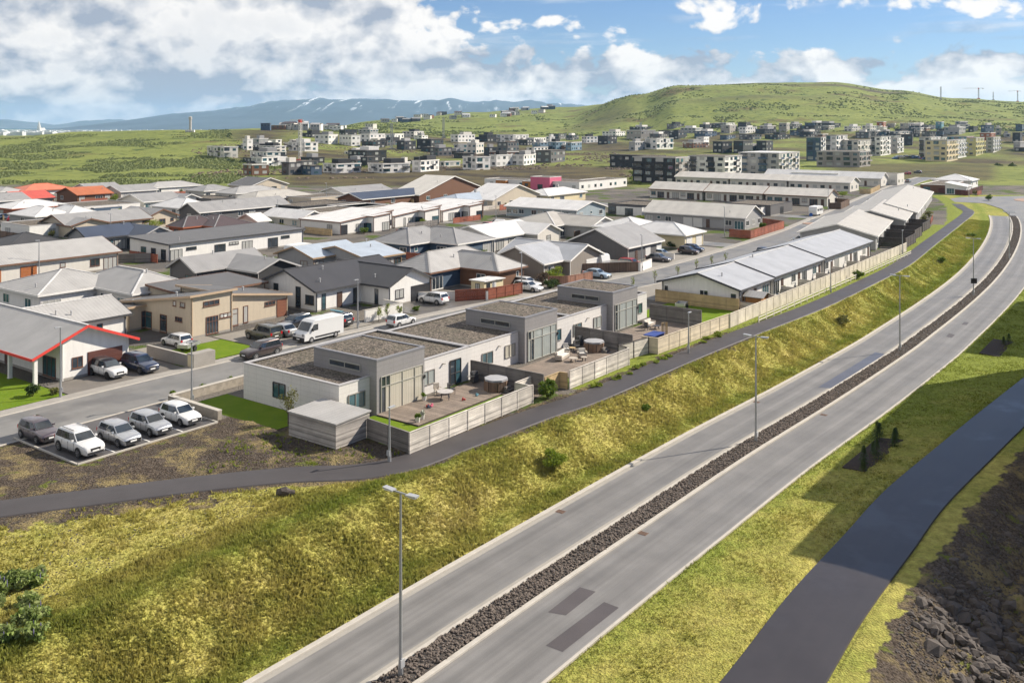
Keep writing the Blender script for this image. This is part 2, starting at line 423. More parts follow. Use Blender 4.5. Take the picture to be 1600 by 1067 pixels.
t.put(b.inputs['Base Color'], c); b.inputs['Roughness'].default_value = .95; b.inputs['Specular IOR Level'].default_value = .1
bn = t.n('ShaderNodeBump'); bn.inputs['Strength'].default_value = .9; bn.inputs['Distance'].default_value = .22
hh = t.m('ADD', t.m('MULTIPLY', t.noise(pos, 3.2, 6, .75), .7), t.m('MULTIPLY', t.vor(pos, 7), .45))
t.put(bn.inputs['Height'], hh); t.put(b.inputs['Normal'], bn.outputs[0])

def zones(X, Y):
    P = np.stack([X, Y], 1); d, al = polydist(P, CL); pd, _ = polydist(P, PATH); dp, _ = polydist(P, RP)
    s = P @ U; tt = P @ V
    jit = vnoise(X, Y, 1.1) * 1.0 + vnoise(X, Y, .4) * .5
    dry = ((pd < -1.2) | (d < 16)) & (Y < 330)
    dry = dry | ((pd > 0) & (pd < 4.5 + jit) & (s > 74) & (s < 250))
    green = np.full(len(X), .12)
    green += .26 * (np.exp(-((d - 13.8) / 1.3) ** 2)) + .22 * np.exp(-((d - 7) / 1.1) ** 2)
    green = np.where(d < -5.9, .19 + .14 * np.exp(-((-d - 6.3) / 1.2) ** 2) + .30 * sstep(Y, 70, 100), green)
    green += .16 * sstep(s, 90, 170)
    green = np.where((pd > 0) & (d > 12), .6, green)
    grav = ((np.abs(pd) < 2.15 + jit * .7) & (s < 105)) | ((s < 53.2) & (tt < 66.8) & (pd > -1) & (d > 12)) | ((s < 36.5) & (tt < 80) & (tt > 60))
    grav = grav | ((pd < -1) & (pd > -3.6 + jit * 2.5) & (s < 38) & (s > 12))
    grav = grav | (-dp > 3.6 + jit * .9) & (d < -10)
    farm = sstep(Y + vnoise(X, Y, 40) * 30, 372, 388)
    px = X / np.maximum(Y, 1) * FP + 800
    band = sstep(px, 400, 470) * (1 - sstep(px, 960, 1010)) * (1 - sstep(Y + vnoise(X, Y, 90) * 50, 520, 560)) * farm
    band = np.maximum(band, .8 * sstep(px, 1270, 1330) * (1 - sstep(px, 1540, 1570)) * sstep(Y, 400, 430) * (1 - sstep(Y + vnoise(X, Y, 60) * 40, 560, 600)))
    rub = np.clip(vnoise(X, Y, 45) * 2.4 + .55, 0, 1) * sstep(Y, 540, 600) * (1 - sstep(Y, 980, 1060)) * sstep(px, 300, 420)
    hillrock = np.clip(1.5 - np.hypot((px - 930 - (Y - 1300) * .2) / 70, (Y - 1330) / 170) * 1.5, 0, 1) * .55
    hillrock = np.maximum(hillrock, np.clip(1 - np.hypot((px - 1180) / 190, (Y - 1330) / 40), 0, 1) * .6)
    mound = np.clip(1.4 - np.hypot((px - 1330) / 110, (Y - 1560) / 60), 0, 1)
    zb = np.where(farm > 0, np.maximum.reduce([band, rub, hillrock, mound]), grav.astype(float))
    return np.stack([dry.astype(float), np.clip(green, 0, 1), zb, farm], 1)

def polar_ground():
    na, nr = 620, 640
    ang = np.concatenate([np.linspace(-.95, -.60, 24)[:-1], np.linspace(-.60, .60, na), np.linspace(.60, .95, 24)[1:]])
    r = np.concatenate([np.linspace(6, 36, 24)[:-1], np.geomspace(36, 420, nr), np.geomspace(420, 2400, 240)[1:], np.geomspace(2400, 14000, 30)[1:]])
    A, R = np.meshgrid(ang, r); X = (R * np.sin(A)).ravel(); Y = (R * np.cos(A)).ravel()
    Z = terr(X, Y); zc = zones(X, Y)
    n = len(ang); i, j = np.meshgrid(np.arange(len(r) - 1), np.arange(n - 1), indexing='ij')
    a = (i * n + j).ravel(); f = np.stack([a, a + 1, a + n + 1, a + n], 1)
    me = npmesh('ground', np.stack([X, Y, Z], 1), f, gm)
    ca = me.color_attributes.new('zone', 'FLOAT_COLOR', 'POINT'); ca.data.foreach_set('color', zc.astype(np.float32).ravel())
    me.shade_smooth()
    return me
ground = struct(mk('ground', polar_ground(), None))
# the rest of the plain, round and behind the viewpoint
outer = M()
for a0, a1 in ((-pi, -2.2), (-2.2, -1.5), (-1.5, -.95), (.95, 1.5), (1.5, 2.2), (2.2, pi)):
    outer.poly([(6 * sin(a1), 6 * cos(a1), -3.5), (6 * sin(a0), 6 * cos(a0), -3.5), (14000 * sin(a0), 14000 * cos(a0), -25), (14000 * sin(a1), 14000 * cos(a1), -25)])
struct(mk('terrain', outer, mat('plain', (.12, .14, .04), .95, .2, .05)))

# ------------------------------------------------------------------ roads, paths, kerbs
def asphalt(name, col, wear_sheen, rough=.75, dark=(.02, .02, .022), wet=0., spec=.5):
    m, t, b = base_mat(name); pos = t.n('ShaderNodeNewGeometry').outputs['Position']
    at = t.n('ShaderNodeAttribute', attribute_name='lane'); l, la_, _ = t.sep(at.outputs[1])     # 0..1 across the lane, metres along it
    f = t.noise(pos, .35, 5, .6); g = t.noise(pos, 28, 3, .7)
    track = t.m('MULTIPLY', t.m('SUBTRACT', 1, t.m('ABSOLUTE', t.m('SUBTRACT', t.m('PINGPONG', t.m('MULTIPLY', l, 2), 1), .55))), 1)
    v = t.m('MULTIPLY', t.rmap(f, .3, .7, .84, 1.12), t.rmap(g, .3, .7, .8, 1.2))
    v = t.m('MULTIPLY', v, t.rmap(track, .45, 1, 1 + wear_sheen, 1 - wear_sheen))  # tyre-track wear; the road's bright sheen streak is painted into this tone too
    if wear_sheen:
        stv = t.noise(t.comb(t.m('MULTIPLY', l, 11), t.m('MULTIPLY', la_, .035), 0.), 1.0, 4, .6)
        v = t.m('MULTIPLY', v, t.rmap(stv, .3, .7, 1 - wear_sheen * 1.1, 1 + wear_sheen * 1.1))
    cc = t.n('ShaderNodeVectorMath', operation='SCALE'); t.put(cc.inputs[0], col); t.put(cc.inputs['Scale'], v)
    wn = t.rmap(t.noise(pos, .22, 4), .5, .6)
    t.put(b.inputs['Base Color'], t.mix(t.m('MULTIPLY', wn, wet), cc.outputs[0], dark))
    t.put(b.inputs['Roughness'], t.m('SUBTRACT', rough, t.m('MULTIPLY', wn, .15 * wet + .03))); b.inputs['Specular IOR Level'].default_value = spec
    bn = t.n('ShaderNodeBump'); bn.inputs['Strength'].default_value = .35; bn.inputs['Distance'].default_value = .01
    t.put(bn.inputs['Height'], g); t.put(b.inputs['Normal'], bn.outputs[0])
    return m
A_ROAD = asphalt('road_asphalt', (.172, .165, .156), .15, .56)
A_ST = asphalt('street_asphalt', (.185, .18, .17), .06, .6, (.09, .09, .09), .5)
A_PATH = asphalt('path_asphalt', (.062, .056, .057), .0, .6, (.05, .046, .048), .3, .3)
A_RP = asphalt('wide_path_asphalt', (.044, .038, .038), .05, .40, (.055, .048, .044), .35, .38)
A_PATCH = asphalt('patch_asphalt', (.07, .06, .06), .0, .6)
KERB = mat('kerb_concrete', (.42, .39, .34), .85, .14, 1.2, .3, 40)
CONC = mat('concrete', (.29, .27, .24), .85, .16, .8, .3, 30)

def ribbon(name, poly, offs, zf, mat_, step=2.5, closed=False):
    """sheet along a line; offs = lateral offsets (left positive) with heights added to zf"""
    C = resample(poly, step); T = np.gradient(C, axis=0); T /= np.hypot(T[:, 0], T[:, 1])[:, None]
    N = np.stack([-T[:, 1], T[:, 0]], 1)
    _, al = polydist(C, CL); base = zf(C, al)
    n = len(offs); vs_ = []; ln = []
    for k, (o, dz) in enumerate(offs):
        p = C + N * o; vs_.append(np.column_stack([p, base + dz])); ln.append(np.column_stack([np.full(len(C), k / max(1, n - 1)), np.arange(len(C)) * step, np.zeros(len(C))]))
    Vv = np.stack(vs_, 1).reshape(-1, 3); L = np.stack(ln, 1).reshape(-1, 3)
    i, j = np.meshgrid(np.arange(len(C) - 1), np.arange(n - 1), indexing='ij'); a = (i * n + j).ravel()
    f = np.stack([a, a + n, a + n + 1, a + 1], 1)[:, ::-1]
    me = npmesh(name, Vv, f, mat_)
    at = me.attributes.new('lane', 'FLOAT_VECTOR', 'POINT'); at.data.foreach_set('vector', L.astype(np.float32).ravel())
    return me
zroad = lambda C, al: ROADZ(al) * (1 - sstep(C[:, 1], 240, 320))
CLR = CL[CL[:, 1] < 254]
CLs = resample(CL, 4)
def lanes(a, b_, n=8): return [(a + (b_ - a) * i / n, 0) for i in range(n + 1)]
struct(mk('road', ribbon('road', CLR, lanes(5.55, 1.05), zroad, A_ROAD)))
struct(mk('road', ribbon('road', CLR, lanes(-1.05, -5.75), zroad, A_ROAD)))
def kerb_prof(o, w_, h): return [(o + w_ / 2, -.1), (o + w_ / 2, h - .02), (o + w_ / 2 - .02, h), (o - w_ / 2 + .02, h), (o - w_ / 2, h - .02), (o - w_ / 2, -.1)]
struct(mk('kerb', ribbon('kerb', CLR, kerb_prof(5.72, .34, .12), zroad, KERB)))
struct(mk('kerb', ribbon('kerb', CLR, kerb_prof(.92, .26, .13), zroad, KERB)))
struct(mk('kerb', ribbon('kerb', CLR, kerb_prof(-.92, .30, .13), zroad, KERB)))
struct(mk('kerb', ribbon('kerb', CLR, kerb_prof(-5.84, .18, .04), zroad, KERB)))
struct(mk('median_bed', ribbon('median_bed', CLR, [(.8, .06), (.4, .12), (0, .14), (-.4, .12), (-.8, .06)], zroad, mat('median_soil', (.05, .042, .036), .95, .3, 3))))
# concrete gutter strips with a slightly paler face beside the kerbs
for o0, o1 in ((1.42, 1.06), (5.54, 5.2)):
    struct(mk('gutter', ribbon('gutter', CLR, [(o0, .006), (o1, .006)], zroad, mat('gutter', (.30, .28, .245), .85, .12, .9))))
zpath = lambda C, al: np.maximum(terr(C[:, 0], C[:, 1]), 0) * 0 + .05
struct(mk('footpath', ribbon('footpath', PATH, [(1.5, -.06), (1.42, .0), (.7, .02), (0, .025), (-.7, .02), (-1.42, 0), (-1.5, -.06)], zpath, A_PATH, 1.5)))
struct(mk('cycle_path', ribbon('cycle_path', RP, [(2.15, -.08), (2.1, 0), (1, .03), (0, .04), (-1, .03), (-2.1, 0), (-2.15, -.08)], lambda C, al: np.full(len(C), -2.2), A_RP, 1.5)))
# resurfaced rectangles in the carriageways
def patch(px, z=-2.5, m=A_PATCH):
    P = [G(*p, z) for p in px]
    o = mk('road_patch', M().poly([(q[0], q[1], z + .008) for q in P]), m); return struct(o)
patch([(856, 956), (884, 961), (931, 924), (906, 917)])
patch([(853, 1008), (879, 1018), (967, 949), (944, 940)])
patch([(1278, 605), (1300, 607), (1384, 554), (1368, 550)], m=asphalt('patch_dark', (.10, .10, .115), 0, .4))
patch([(1478, 526), (1487, 528), (1492, 523), (1483, 521)]); patch([(1502, 507), (1510, 508), (1514, 504), (1507, 503)])
DRAIN = mat('drain_iron', (.16, .10, .07), .7, .2, 8)
for i, (x, y) in enumerate([(876, 799), (1005, 833), (1182, 628), (1287, 648)]):
    p = G(x, y, -2.5); g = M()
    for k in range(6): g.box(-.28, .28, -.25 + k * .085, -.25 + k * .085 + .05, 0, .018)
    g.box(-.3, -.27, -.27, .27, 0, .02); g.box(.27, .3, -.27, .27, 0, .02)
    tag(mk('drain_grate', g, DRAIN, None, (p[0], p[1], -2.496), -TH), 'rusty iron gully grate at the edge of the divided road', 'drain', 'gully grates of the divided road')

# residential street
STL = np.array([ST(*q) for q in [(-6, 78.6), (24, 78.6), (55, 78.8), (90, 77.2), (140, 71.9), (200, 74), (250, 79.5), (340, 91), (426, 101), (470, 104)]])
zst = lambda C, al: np.zeros(len(C))
struct(mk('street', ribbon('street', STL, [(3.6 - 7.2 * i / 8, .030 + .02 * (1 - abs(i - 4) / 4)) for i in range(9)], zst, A_ST)))
struct(mk('kerb', ribbon('kerb', STL, kerb_prof(3.7, .16, .09), zst, KERB)))
struct(mk('pavement', ribbon('pavement', STL, [(5.3, .06), (3.78, .075)], zst, CONC)))
struct(mk('kerb', ribbon('kerb', STL, kerb_prof(-3.7, .16, .09), zst, KERB)))
def sheet(name, pts, z, m, label=None):
    g = M().poly([(*ST(s_, t_), z) for s_, t_ in pts]); return struct(mk(name, g, m))
PARK = asphalt('parking_asphalt', (.085, .08, .08), 0, .6)
sheet('parking_area', [(35.8, 66.4), (47.7, 66.4), (47.7, 75.3), (35.8, 75.3)], .022, PARK)
WHITE = mat('road_paint', (.72, .70, .66), .7, .2, 3)
for k in range(1, 4):
    sheet('parking_line', [(35.8 + k * 2.95, 66.6), (35.8 + k * 2.95 + .11, 66.6), (35.8 + k * 2.95 + .11, 71.3), (35.8 + k * 2.95, 71.3)], .028, WHITE)
for a, b_ in (((35.7, 66.3), (47.8, 66.3)), ((35.7, 66.3), (35.7, 76)), ((47.8, 66.3), (47.8, 70))):
    struct(mk('kerb', M().bar((*ST(*a), .05), (*ST(*b_), .05), .14, .12), KERB))
# pavings and drives on the far side of the street
PAV = mat('paving_stones', (.155, .14, .122), .85, .2, .7, .4, 12)
DRIVE = mat('driveway_concrete', (.235, .215, .185), .8, .2, .35, .2, 20)
def lawn_mat():
    m, t, b = base_mat('lawn_grass'); pos = t.n('ShaderNodeNewGeometry').outputs['Position']
    f = t.noise(pos, .6, 5, .6); g = t.noise(pos, 14, 4, .7)
    c = t.mix(t.rmap(f, .35, .65), (.12, .20, .012), (.17, .235, .02)); c = t.mix(t.rmap(g, .35, .65, 0, .5), c, (.07, .12, .008))
    t.put(b.inputs['Base Color'], c); b.inputs['Roughness'].default_value = .95; b.inputs['Specular IOR Level'].default_value = .1
    bn = t.n('ShaderNodeBump'); bn.inputs['Distance'].default_value = .05; t.put(bn.inputs['Height'], g); t.put(b.inputs['Normal'], bn.outputs[0])
    return m
LAWN = lawn_mat()
sheet('driveway', [(44.5, 83.9), (56.5, 83.9), (56.5, 88.6), (44.5, 88.6)], .055, PAV)
sheet('lawn', [(30, 84.2), (44.3, 84.2), (44.3, 97), (30, 97)], .06, LAWN)
sheet('lawn', [(57.2, 84.2), (66.5, 84.2), (66.5, 91.5), (57.2, 91.5)], .06, LAWN)
sheet('driveway', [(56.6, 91.6), (66.4, 91.6), (66.4, 95), (56.6, 95)], .05, DRIVE)
sheet('driveway', [(66.7, 83.6), (83, 83.4), (83, 93.5), (66.7, 93.5)], .05, DRIVE)
sheet('driveway', [(90.5, 82), (104, 81), (104, 89.5), (90.5, 89.5)], .05, asphalt('drive_wet', (.13, .12, .11), 0, .4, (.06, .06, .06), .8))
sheet('driveway', [(110, 78.5), (124, 77.2), (124, 83), (110, 83)], .05, DRIVE)
sheet('driveway', [(126, 76.9), (176, 77), (176, 84), (126, 84)], .05, DRIVE)
sheet('driveway', [(118, 62.5), (190, 62.5), (190, 69.9), (140, 68), (118, 70)], .045, DRIVE)
sheet('side_street', [(178, 77.5), (184, 78), (186, 240), (180, 240)], .035, A_ST)
sheet('side_street', [(245, 84), (252, 84.5), (262, 260), (255, 260)], .035, A_ST)
sheet('lawn', [(49.6, 60.8), (53.4, 60.8), (53.4, 72.6), (49.2, 72.6)], .03, LAWN)
sheet('lawn', [(107.2, 49.6), (117.5, 49.6), (117.5, 60), (107.2, 60)], .03, LAWN)
# cross road and island where the divided road turns off
jn = [G(*q) for q in [(1484, 311), (1500, 308.5), (1760, 303), (1760, 352), (1590, 346), (1577, 347), (1578, 337), (1566, 327), (1538, 318), (1492, 316)]]
struct(mk('junction_road', M().poly([(q[0], q[1], .05) for q in jn[::-1]]), A_ST))
isl = M(); c0 = G(1600, 314.5)
isl.lathe(c0[0] + 8, c0[1], [(10, 0), (10, .14), (9.7, .18), (0.1, .25)], 32); struct(mk('roundabout_island', isl, mat('island_brick', (.30, .2, .15), .9, .2, 2)))
# ------------------------------------------------------------------ building kit
WC = dict(white=(.74, .72, .68), offwhite=(.62, .59, .53), tan=(.52, .45, .35), beige=(.50, .425, .32), grey=(.34, .335, .33), dgrey=(.11, .105, .105), black=(.028, .028, .03),
          blue=(.16, .24, .31), navy=(.055, .09, .14), bluegrey=(.30, .36, .39), teal=(.10, .24, .30), brown=(.16, .075, .04), redbrown=(.30, .10, .045), red=(.45, .06, .05), pink=(.62, .13, .22),
          cream=(.62, .53, .33), yellow=(.52, .47, .22), concrete=(.31, .285, .255), orange=(.42, .17, .04), rust=(.36, .10, .04), stone=(.23, .2, .17))
RC = dict(lgrey=(.36, .35, .335), mgrey=(.27, .265, .26), dgrey=(.10, .097, .097), black=(.050, .049, .052), navy=(.045, .06, .095), white=(.63, .62, .60), cream=(.57, .54, .48), bluegrey=(.36, .37, .39), lblue=(.36, .41, .47),
          red=(.50, .075, .05), salmon=(.60, .17, .09), brown=(.075, .05, .05), orange=(.42, .12, .04), sand=(.42, .395, .35))
FC = dict(white=(.72, .7, .66), brown=(.17, .085, .05), red=(.62, .045, .03), dark=(.045, .045, .05), wood=(.36, .24, .14), grey=(.40, .39, .38), rust=(.35, .10, .04), lwood=(.45, .33, .22))
def wallm(c): return mat('wall_' + c, WC[c], .8, .06, .25, .15, 25, streak=.10, grid=(0, .6, .12) if c in ('dgrey', 'black', 'navy', 'teal') else None)
def roofm(c, ax, tile=False):
    if c == 'gravel': return ROOFGRAVEL
    return roof_mat('roof_' + c + ('_tile' if tile else ''), RC[c], ax, .45, .5 if not tile else .6, tile)
def fasm(c): return mat('trim_' + c, FC[c], .7, .1, 1.0)
GL = glass_mat('window_glass', (.025, .032, .04)); GLB = glass_mat('window_glass_blue', (.03, .07, .085)); CUR = curtain_mat('curtain', (.50, .50, .47))
def _rg():
    m, t, b = base_mat('roof_gravel'); pos = t.n('ShaderNodeNewGeometry').outputs['Position']
    v = t.sep(t.vor(pos, 6.5, out=1))[0]; c = t.mix(t.m('POWER', v, 1.6), (.030, .023, .018), (.26, .215, .17))
    c = t.mix(t.rmap(t.noise(pos, .5, 4), .4, .65, 0, .35), c, (.09, .085, .05))
    t.put(b.inputs['Base Color'], c); b.inputs['Roughness'].default_value = .95
    bn = t.n('ShaderNodeBump'); bn.inputs['Distance'].default_value = .05; t.put(bn.inputs['Height'], t.vor(pos, 11)); t.put(b.inputs['Normal'], bn.outputs[0])
    return m
ROOFGRAVEL = _rg()

def win_mesh(w, h, mull=1, tr=0.0):
    def fn():
        g = M(); e = .07
        g.box(-w / 2, w / 2, -.05, .06, 0, e).box(-w / 2, w / 2, -.05, .06, h - e, h).box(-w / 2, -w / 2 + e, -.048, .058, e, h - e).box(w / 2 - e, w / 2, -.048, .058, e, h - e)
        for k in range(1, mull + 1):
            x = -w / 2 + w * k / (mull + 1); g.box(x - .03, x + .03, -.044, .05, e, h - e)
        if tr: g.box(-w / 2 + e, w / 2 - e, -.042, .05, h * tr - .03, h * tr + .03)
        g.box(-w / 2 - .06, w / 2 + .06, -.10, -.001, -.05, -.002)
        return g.mesh('window')
    return cached(('win', w, h, mull, tr), fn)
def pane_mesh(w, h): return cached(('pane', w, h), lambda: M().box(-w / 2 + .05, w / 2 - .05, -.012, .03, .05, h - .05).mesh('pane'))
def withmat(me, m):
    """the shared shape in another material: one copy per material"""
    def fn():
        q = me.copy(); q.materials.clear(); q.materials.append(m); return q
    return cached((me.name, m.name), fn)
FRAME_W = mat('frame_white', (.70, .69, .66), .6, .05); FRAME_D = mat('frame_dark', (.05, .045, .045), .5, .05); FRAME_B = mat('frame_brown', (.14, .06, .035), .6, .1)
FRAMES = dict(w=FRAME_W, d=FRAME_D, b=FRAME_B)
def put_window(par, x, y, z, rz, w, h, fr='w', mull=1, tr=0., glass=None, simple=False):
    gl = glass or (CUR if rnd.random() < .3 else (GLB if rnd.random() < .25 else GL))
    if simple:
        return mk('window', withmat(pane_mesh(w, h), gl), None, par, (x, y, z), rz)
    o = mk('window', withmat(win_mesh(w, h, mull, tr), FRAMES[fr]), None, par, (x, y, z), rz)
    mk('pane', withmat(pane_mesh(w, h), gl), None, o)
    return o
def put_door(par, x, y, z, rz, w, h, m, name='door', panels=0):
    def fn():
        g = M().box(-w / 2, w / 2, -.04, .05, 0, h)
        n = panels or 1
        if panels:
            for k in range(n): g.box(-w / 2 + .06, w / 2 - .06, -.062, -.041, k * h / n + .05, (k + 1) * h / n - .05)
        else:
            g.box(-w / 2 + .12, w / 2 - .12, -.055, -.041, .15, h * .45).box(-w / 2 + .12, w / 2 - .12, -.055, -.041, h * .52, h - .15)
        return g.mesh(name)
    o = mk(name, withmat(cached((name, w, h, panels), fn), m), None, par, (x, y, z), rz)
    if name == 'door': mk('handle', cached('hndl', lambda: M().box(.0, .14, -.10, -.06, .0, .03).mesh('handle')), HANDLE, o, (w / 2 - .22, 0, 1.0))
    return o
HANDLE = mat('handle_steel', (.5, .5, .5), .35, .05, metal=1.)

def roof_parts(par, kind, x0, x1, y0, y1, ez, rise, rc, fc, tile=False, cap=None, th=.14, z0=0.0, rk=1.0):
    """roof over an eave rectangle in the thing's own axes; returns height function of the roof's underside"""
    ym, xm = (y0 + y1) / 2, (x0 + x1) / 2; r = ez + rise; g = M(); per = []; caps = []
    if kind == 'gable_u':
        g.slab([(x0, y0, ez), (x1, y0, ez), (x1, ym, r), (x0, ym, r)], th); g.slab([(x0, ym, r), (x1, ym, r), (x1, y1, ez), (x0, y1, ez)], th)
        per = [(x0, y0, ez), (x1, y0, ez), (x1, ym, r), (x1, y1, ez), (x0, y1, ez), (x0, ym, r)]; caps = [((x0, ym, r), (x1, ym, r))]
        hf = lambda x, y: ez + rise * (1 - abs(y - ym) / (ym - y0)); ax = 'x'
    elif kind == 'gable_v':
        g.slab([(x0, y0, ez), (xm, y0, r), (xm, y1, r), (x0, y1, ez)], th); g.slab([(xm, y0, r), (x1, y0, ez), (x1, y1, ez), (xm, y1, r)], th)
        per = [(x0, y0, ez), (xm, y0, r), (x1, y0, ez), (x1, y1, ez), (xm, y1, r), (x0, y1, ez)]; caps = [((xm, y0, r), (xm, y1, r))]
        hf = lambda x, y: ez + rise * (1 - abs(x - xm) / (xm - x0)); ax = 'y'
    elif kind == 'hip':
        if x1 - x0 >= y1 - y0:
            k = (y1 - y0) / 2 * rk; a, b_ = (x0 + k, ym, r), (x1 - k, ym, r); ax = 'x'
            g.slab([(x0, y0, ez), (x1, y0, ez), b_, a], th).slab([a, b_, (x1, y1, ez), (x0, y1, ez)], th).slab([(x0, y1, ez), (x0, y0, ez), a], th).slab([(x1, y0, ez), (x1, y1, ez), b_], th)
            caps = [((x0, y0, ez), a), ((x0, y1, ez), a), (a, b_), (b_, (x1, y0, ez)), (b_, (x1, y1, ez))]
        else:
            k = (x1 - x0) / 2 * rk; a, b_ = (xm, y0 + k, r), (xm, y1 - k, r); ax = 'y'
            g.slab([(x0, y0, ez), a, b_, (x0, y1, ez)], th).slab([a, (x1, y0, ez), (x1, y1, ez), b_], th).slab([(x0, y0, ez), (x1, y0, ez), a], th).slab([b_, (x1, y1, ez), (x0, y1, ez)], th)
            caps = [((x0, y0, ez), a), ((x1, y0, ez), a), (a, b_), (b_, (x0, y1, ez)), (b_, (x1, y1, ez))]
        per = [(x0, y0, ez), (x1, y0, ez), (x1, y1, ez), (x0, y1, ez)]
        w_ = min(x1 - x0, y1 - y0) / 2
        hf = lambda x, y: ez + rise * min(1, min(x - x0, x1 - x, y - y0, y1 - y) / w_)
    elif kind in ('mono_u', 'mono_v'):        # rises by rise along u (or v)
        f = (lambda x, y: ez + rise * (x - x0) / (x1 - x0)) if kind == 'mono_u' else (lambda x, y: ez + rise * (y - y0) / (y1 - y0))
        cs = [(x, y, f(x, y)) for x, y in ((x0, y0), (x1, y0), (x1, y1), (x0, y1))]
        g.slab(cs, th); per = cs; hf = f; ax = 'y' if kind == 'mono_u' else 'x'
    else:                                      # flat roof behind a parapet
        g.slab([(x0 + .1, y0 + .1, ez - .2), (x1 - .1, y0 + .1, ez - .2), (x1 - .1, y1 - .1, ez - .2), (x0 + .1, y1 - .1, ez - .2)], .1)
        c = M(); w_ = .28
        c.box(x0 - .03, x1 + .03, y0 - .03, y0 + w_, ez - .17, ez).box(x0 - .03, x1 + .03, y1 - w_, y1 + .03, ez - .17, ez).box(x0 - .028, x0 + w_, y0 + w_, y1 - w_, ez - .168, ez - .002).box(x1 - w_, x1 + .028, y0 + w_, y1 - w_, ez - .168, ez - .002)
        mk('roof', g, rc if not isinstance(rc, str) else roofm(rc, 'x'), par); mk('parapet', c, fasm(fc), par)
        return lambda x, y: ez
    mk('roof', g, roofm(rc, ax, tile) if isinstance(rc, str) else rc, par)
    f = M(); n = len(per); cx, cy_ = xm, ym
    for i in range(n):
        p, q = per[i], per[(i + 1) % n]
        d = np.array([q[0] - p[0], q[1] - p[1]]); L = np.hypot(*d); d = d / L; nrm = np.array([d[1], -d[0]])
        o = nrm * .03
        f.bar((p[0] + o[0], p[1] + o[1], p[2] - .10), (q[0] + o[0], q[1] + o[1], q[2] - .10), .05, .26)
    mk('fascia', f, fasm(fc), par)
    if cap or kind == 'hip':
        g2 = M()
        for p, q in caps: g2.bar((p[0], p[1], p[2] + .03), (q[0], q[1], q[2] + .03), .22, .07)
        mk('ridge_cap', g2, roofm(cap or rc, 'x') if isinstance(cap or rc, str) else rc, par)
    return hf

SPEC = dict(w=(1.7, 1.25, .95, 1, 0), W=(2.5, 2.0, .15, 2, 0), n=(.7, 2.1, .2, 0, 0), s=(2.2, .55, 1.75, 2, 0), q=(.9, .8, 1.4, 0, 0), p=(1.5, 2.1, .1, 0, .7), t=(1.0, 2.8, .3, 0, .45), v=(3.2, 2.1, .12, 3, .7))
def face_feats(par, side, spec, x0, x1, y0, y1, z0, fr, dm, gm_, simple=False, scale=1.0):
    if not spec: return
    L = (x1 - x0) if side in 'FB' else (y1 - y0); n = len(spec)
    for i, ch in enumerate(spec):
        if ch in '. ': continue
        a = L * (i + .5) / n
        if side == 'F': x, y, rz = x0 + a, y0 - .012, 0
        elif side == 'B': x, y, rz = x0 + a, y1 + .012, pi
        elif side == 'L': x, y, rz = x0 - .012, y1 - a, -pi / 2
        else: x, y, rz = x1 + .012, y0 + a, pi / 2
        if ch == 'd': put_door(par, x, y, z0 + .05, rz, .95, 2.1, dm)
        elif ch in 'gG':
            wd = min(2.7 if ch == 'g' else 4.6, L / n * .92); put_door(par, x, y, z0 + .03, rz, round(wd, 1), 2.25, gm_, 'garage_door', 5)
        elif ch in SPEC:
            w_, h, sz, mu, tr = SPEC[ch]; w_ = round(min(w_, L / n * .9), 1)
            if w_ > .35: put_window(par, x, y, z0 + sz, rz, w_, h, fr, mu, tr, None, simple)

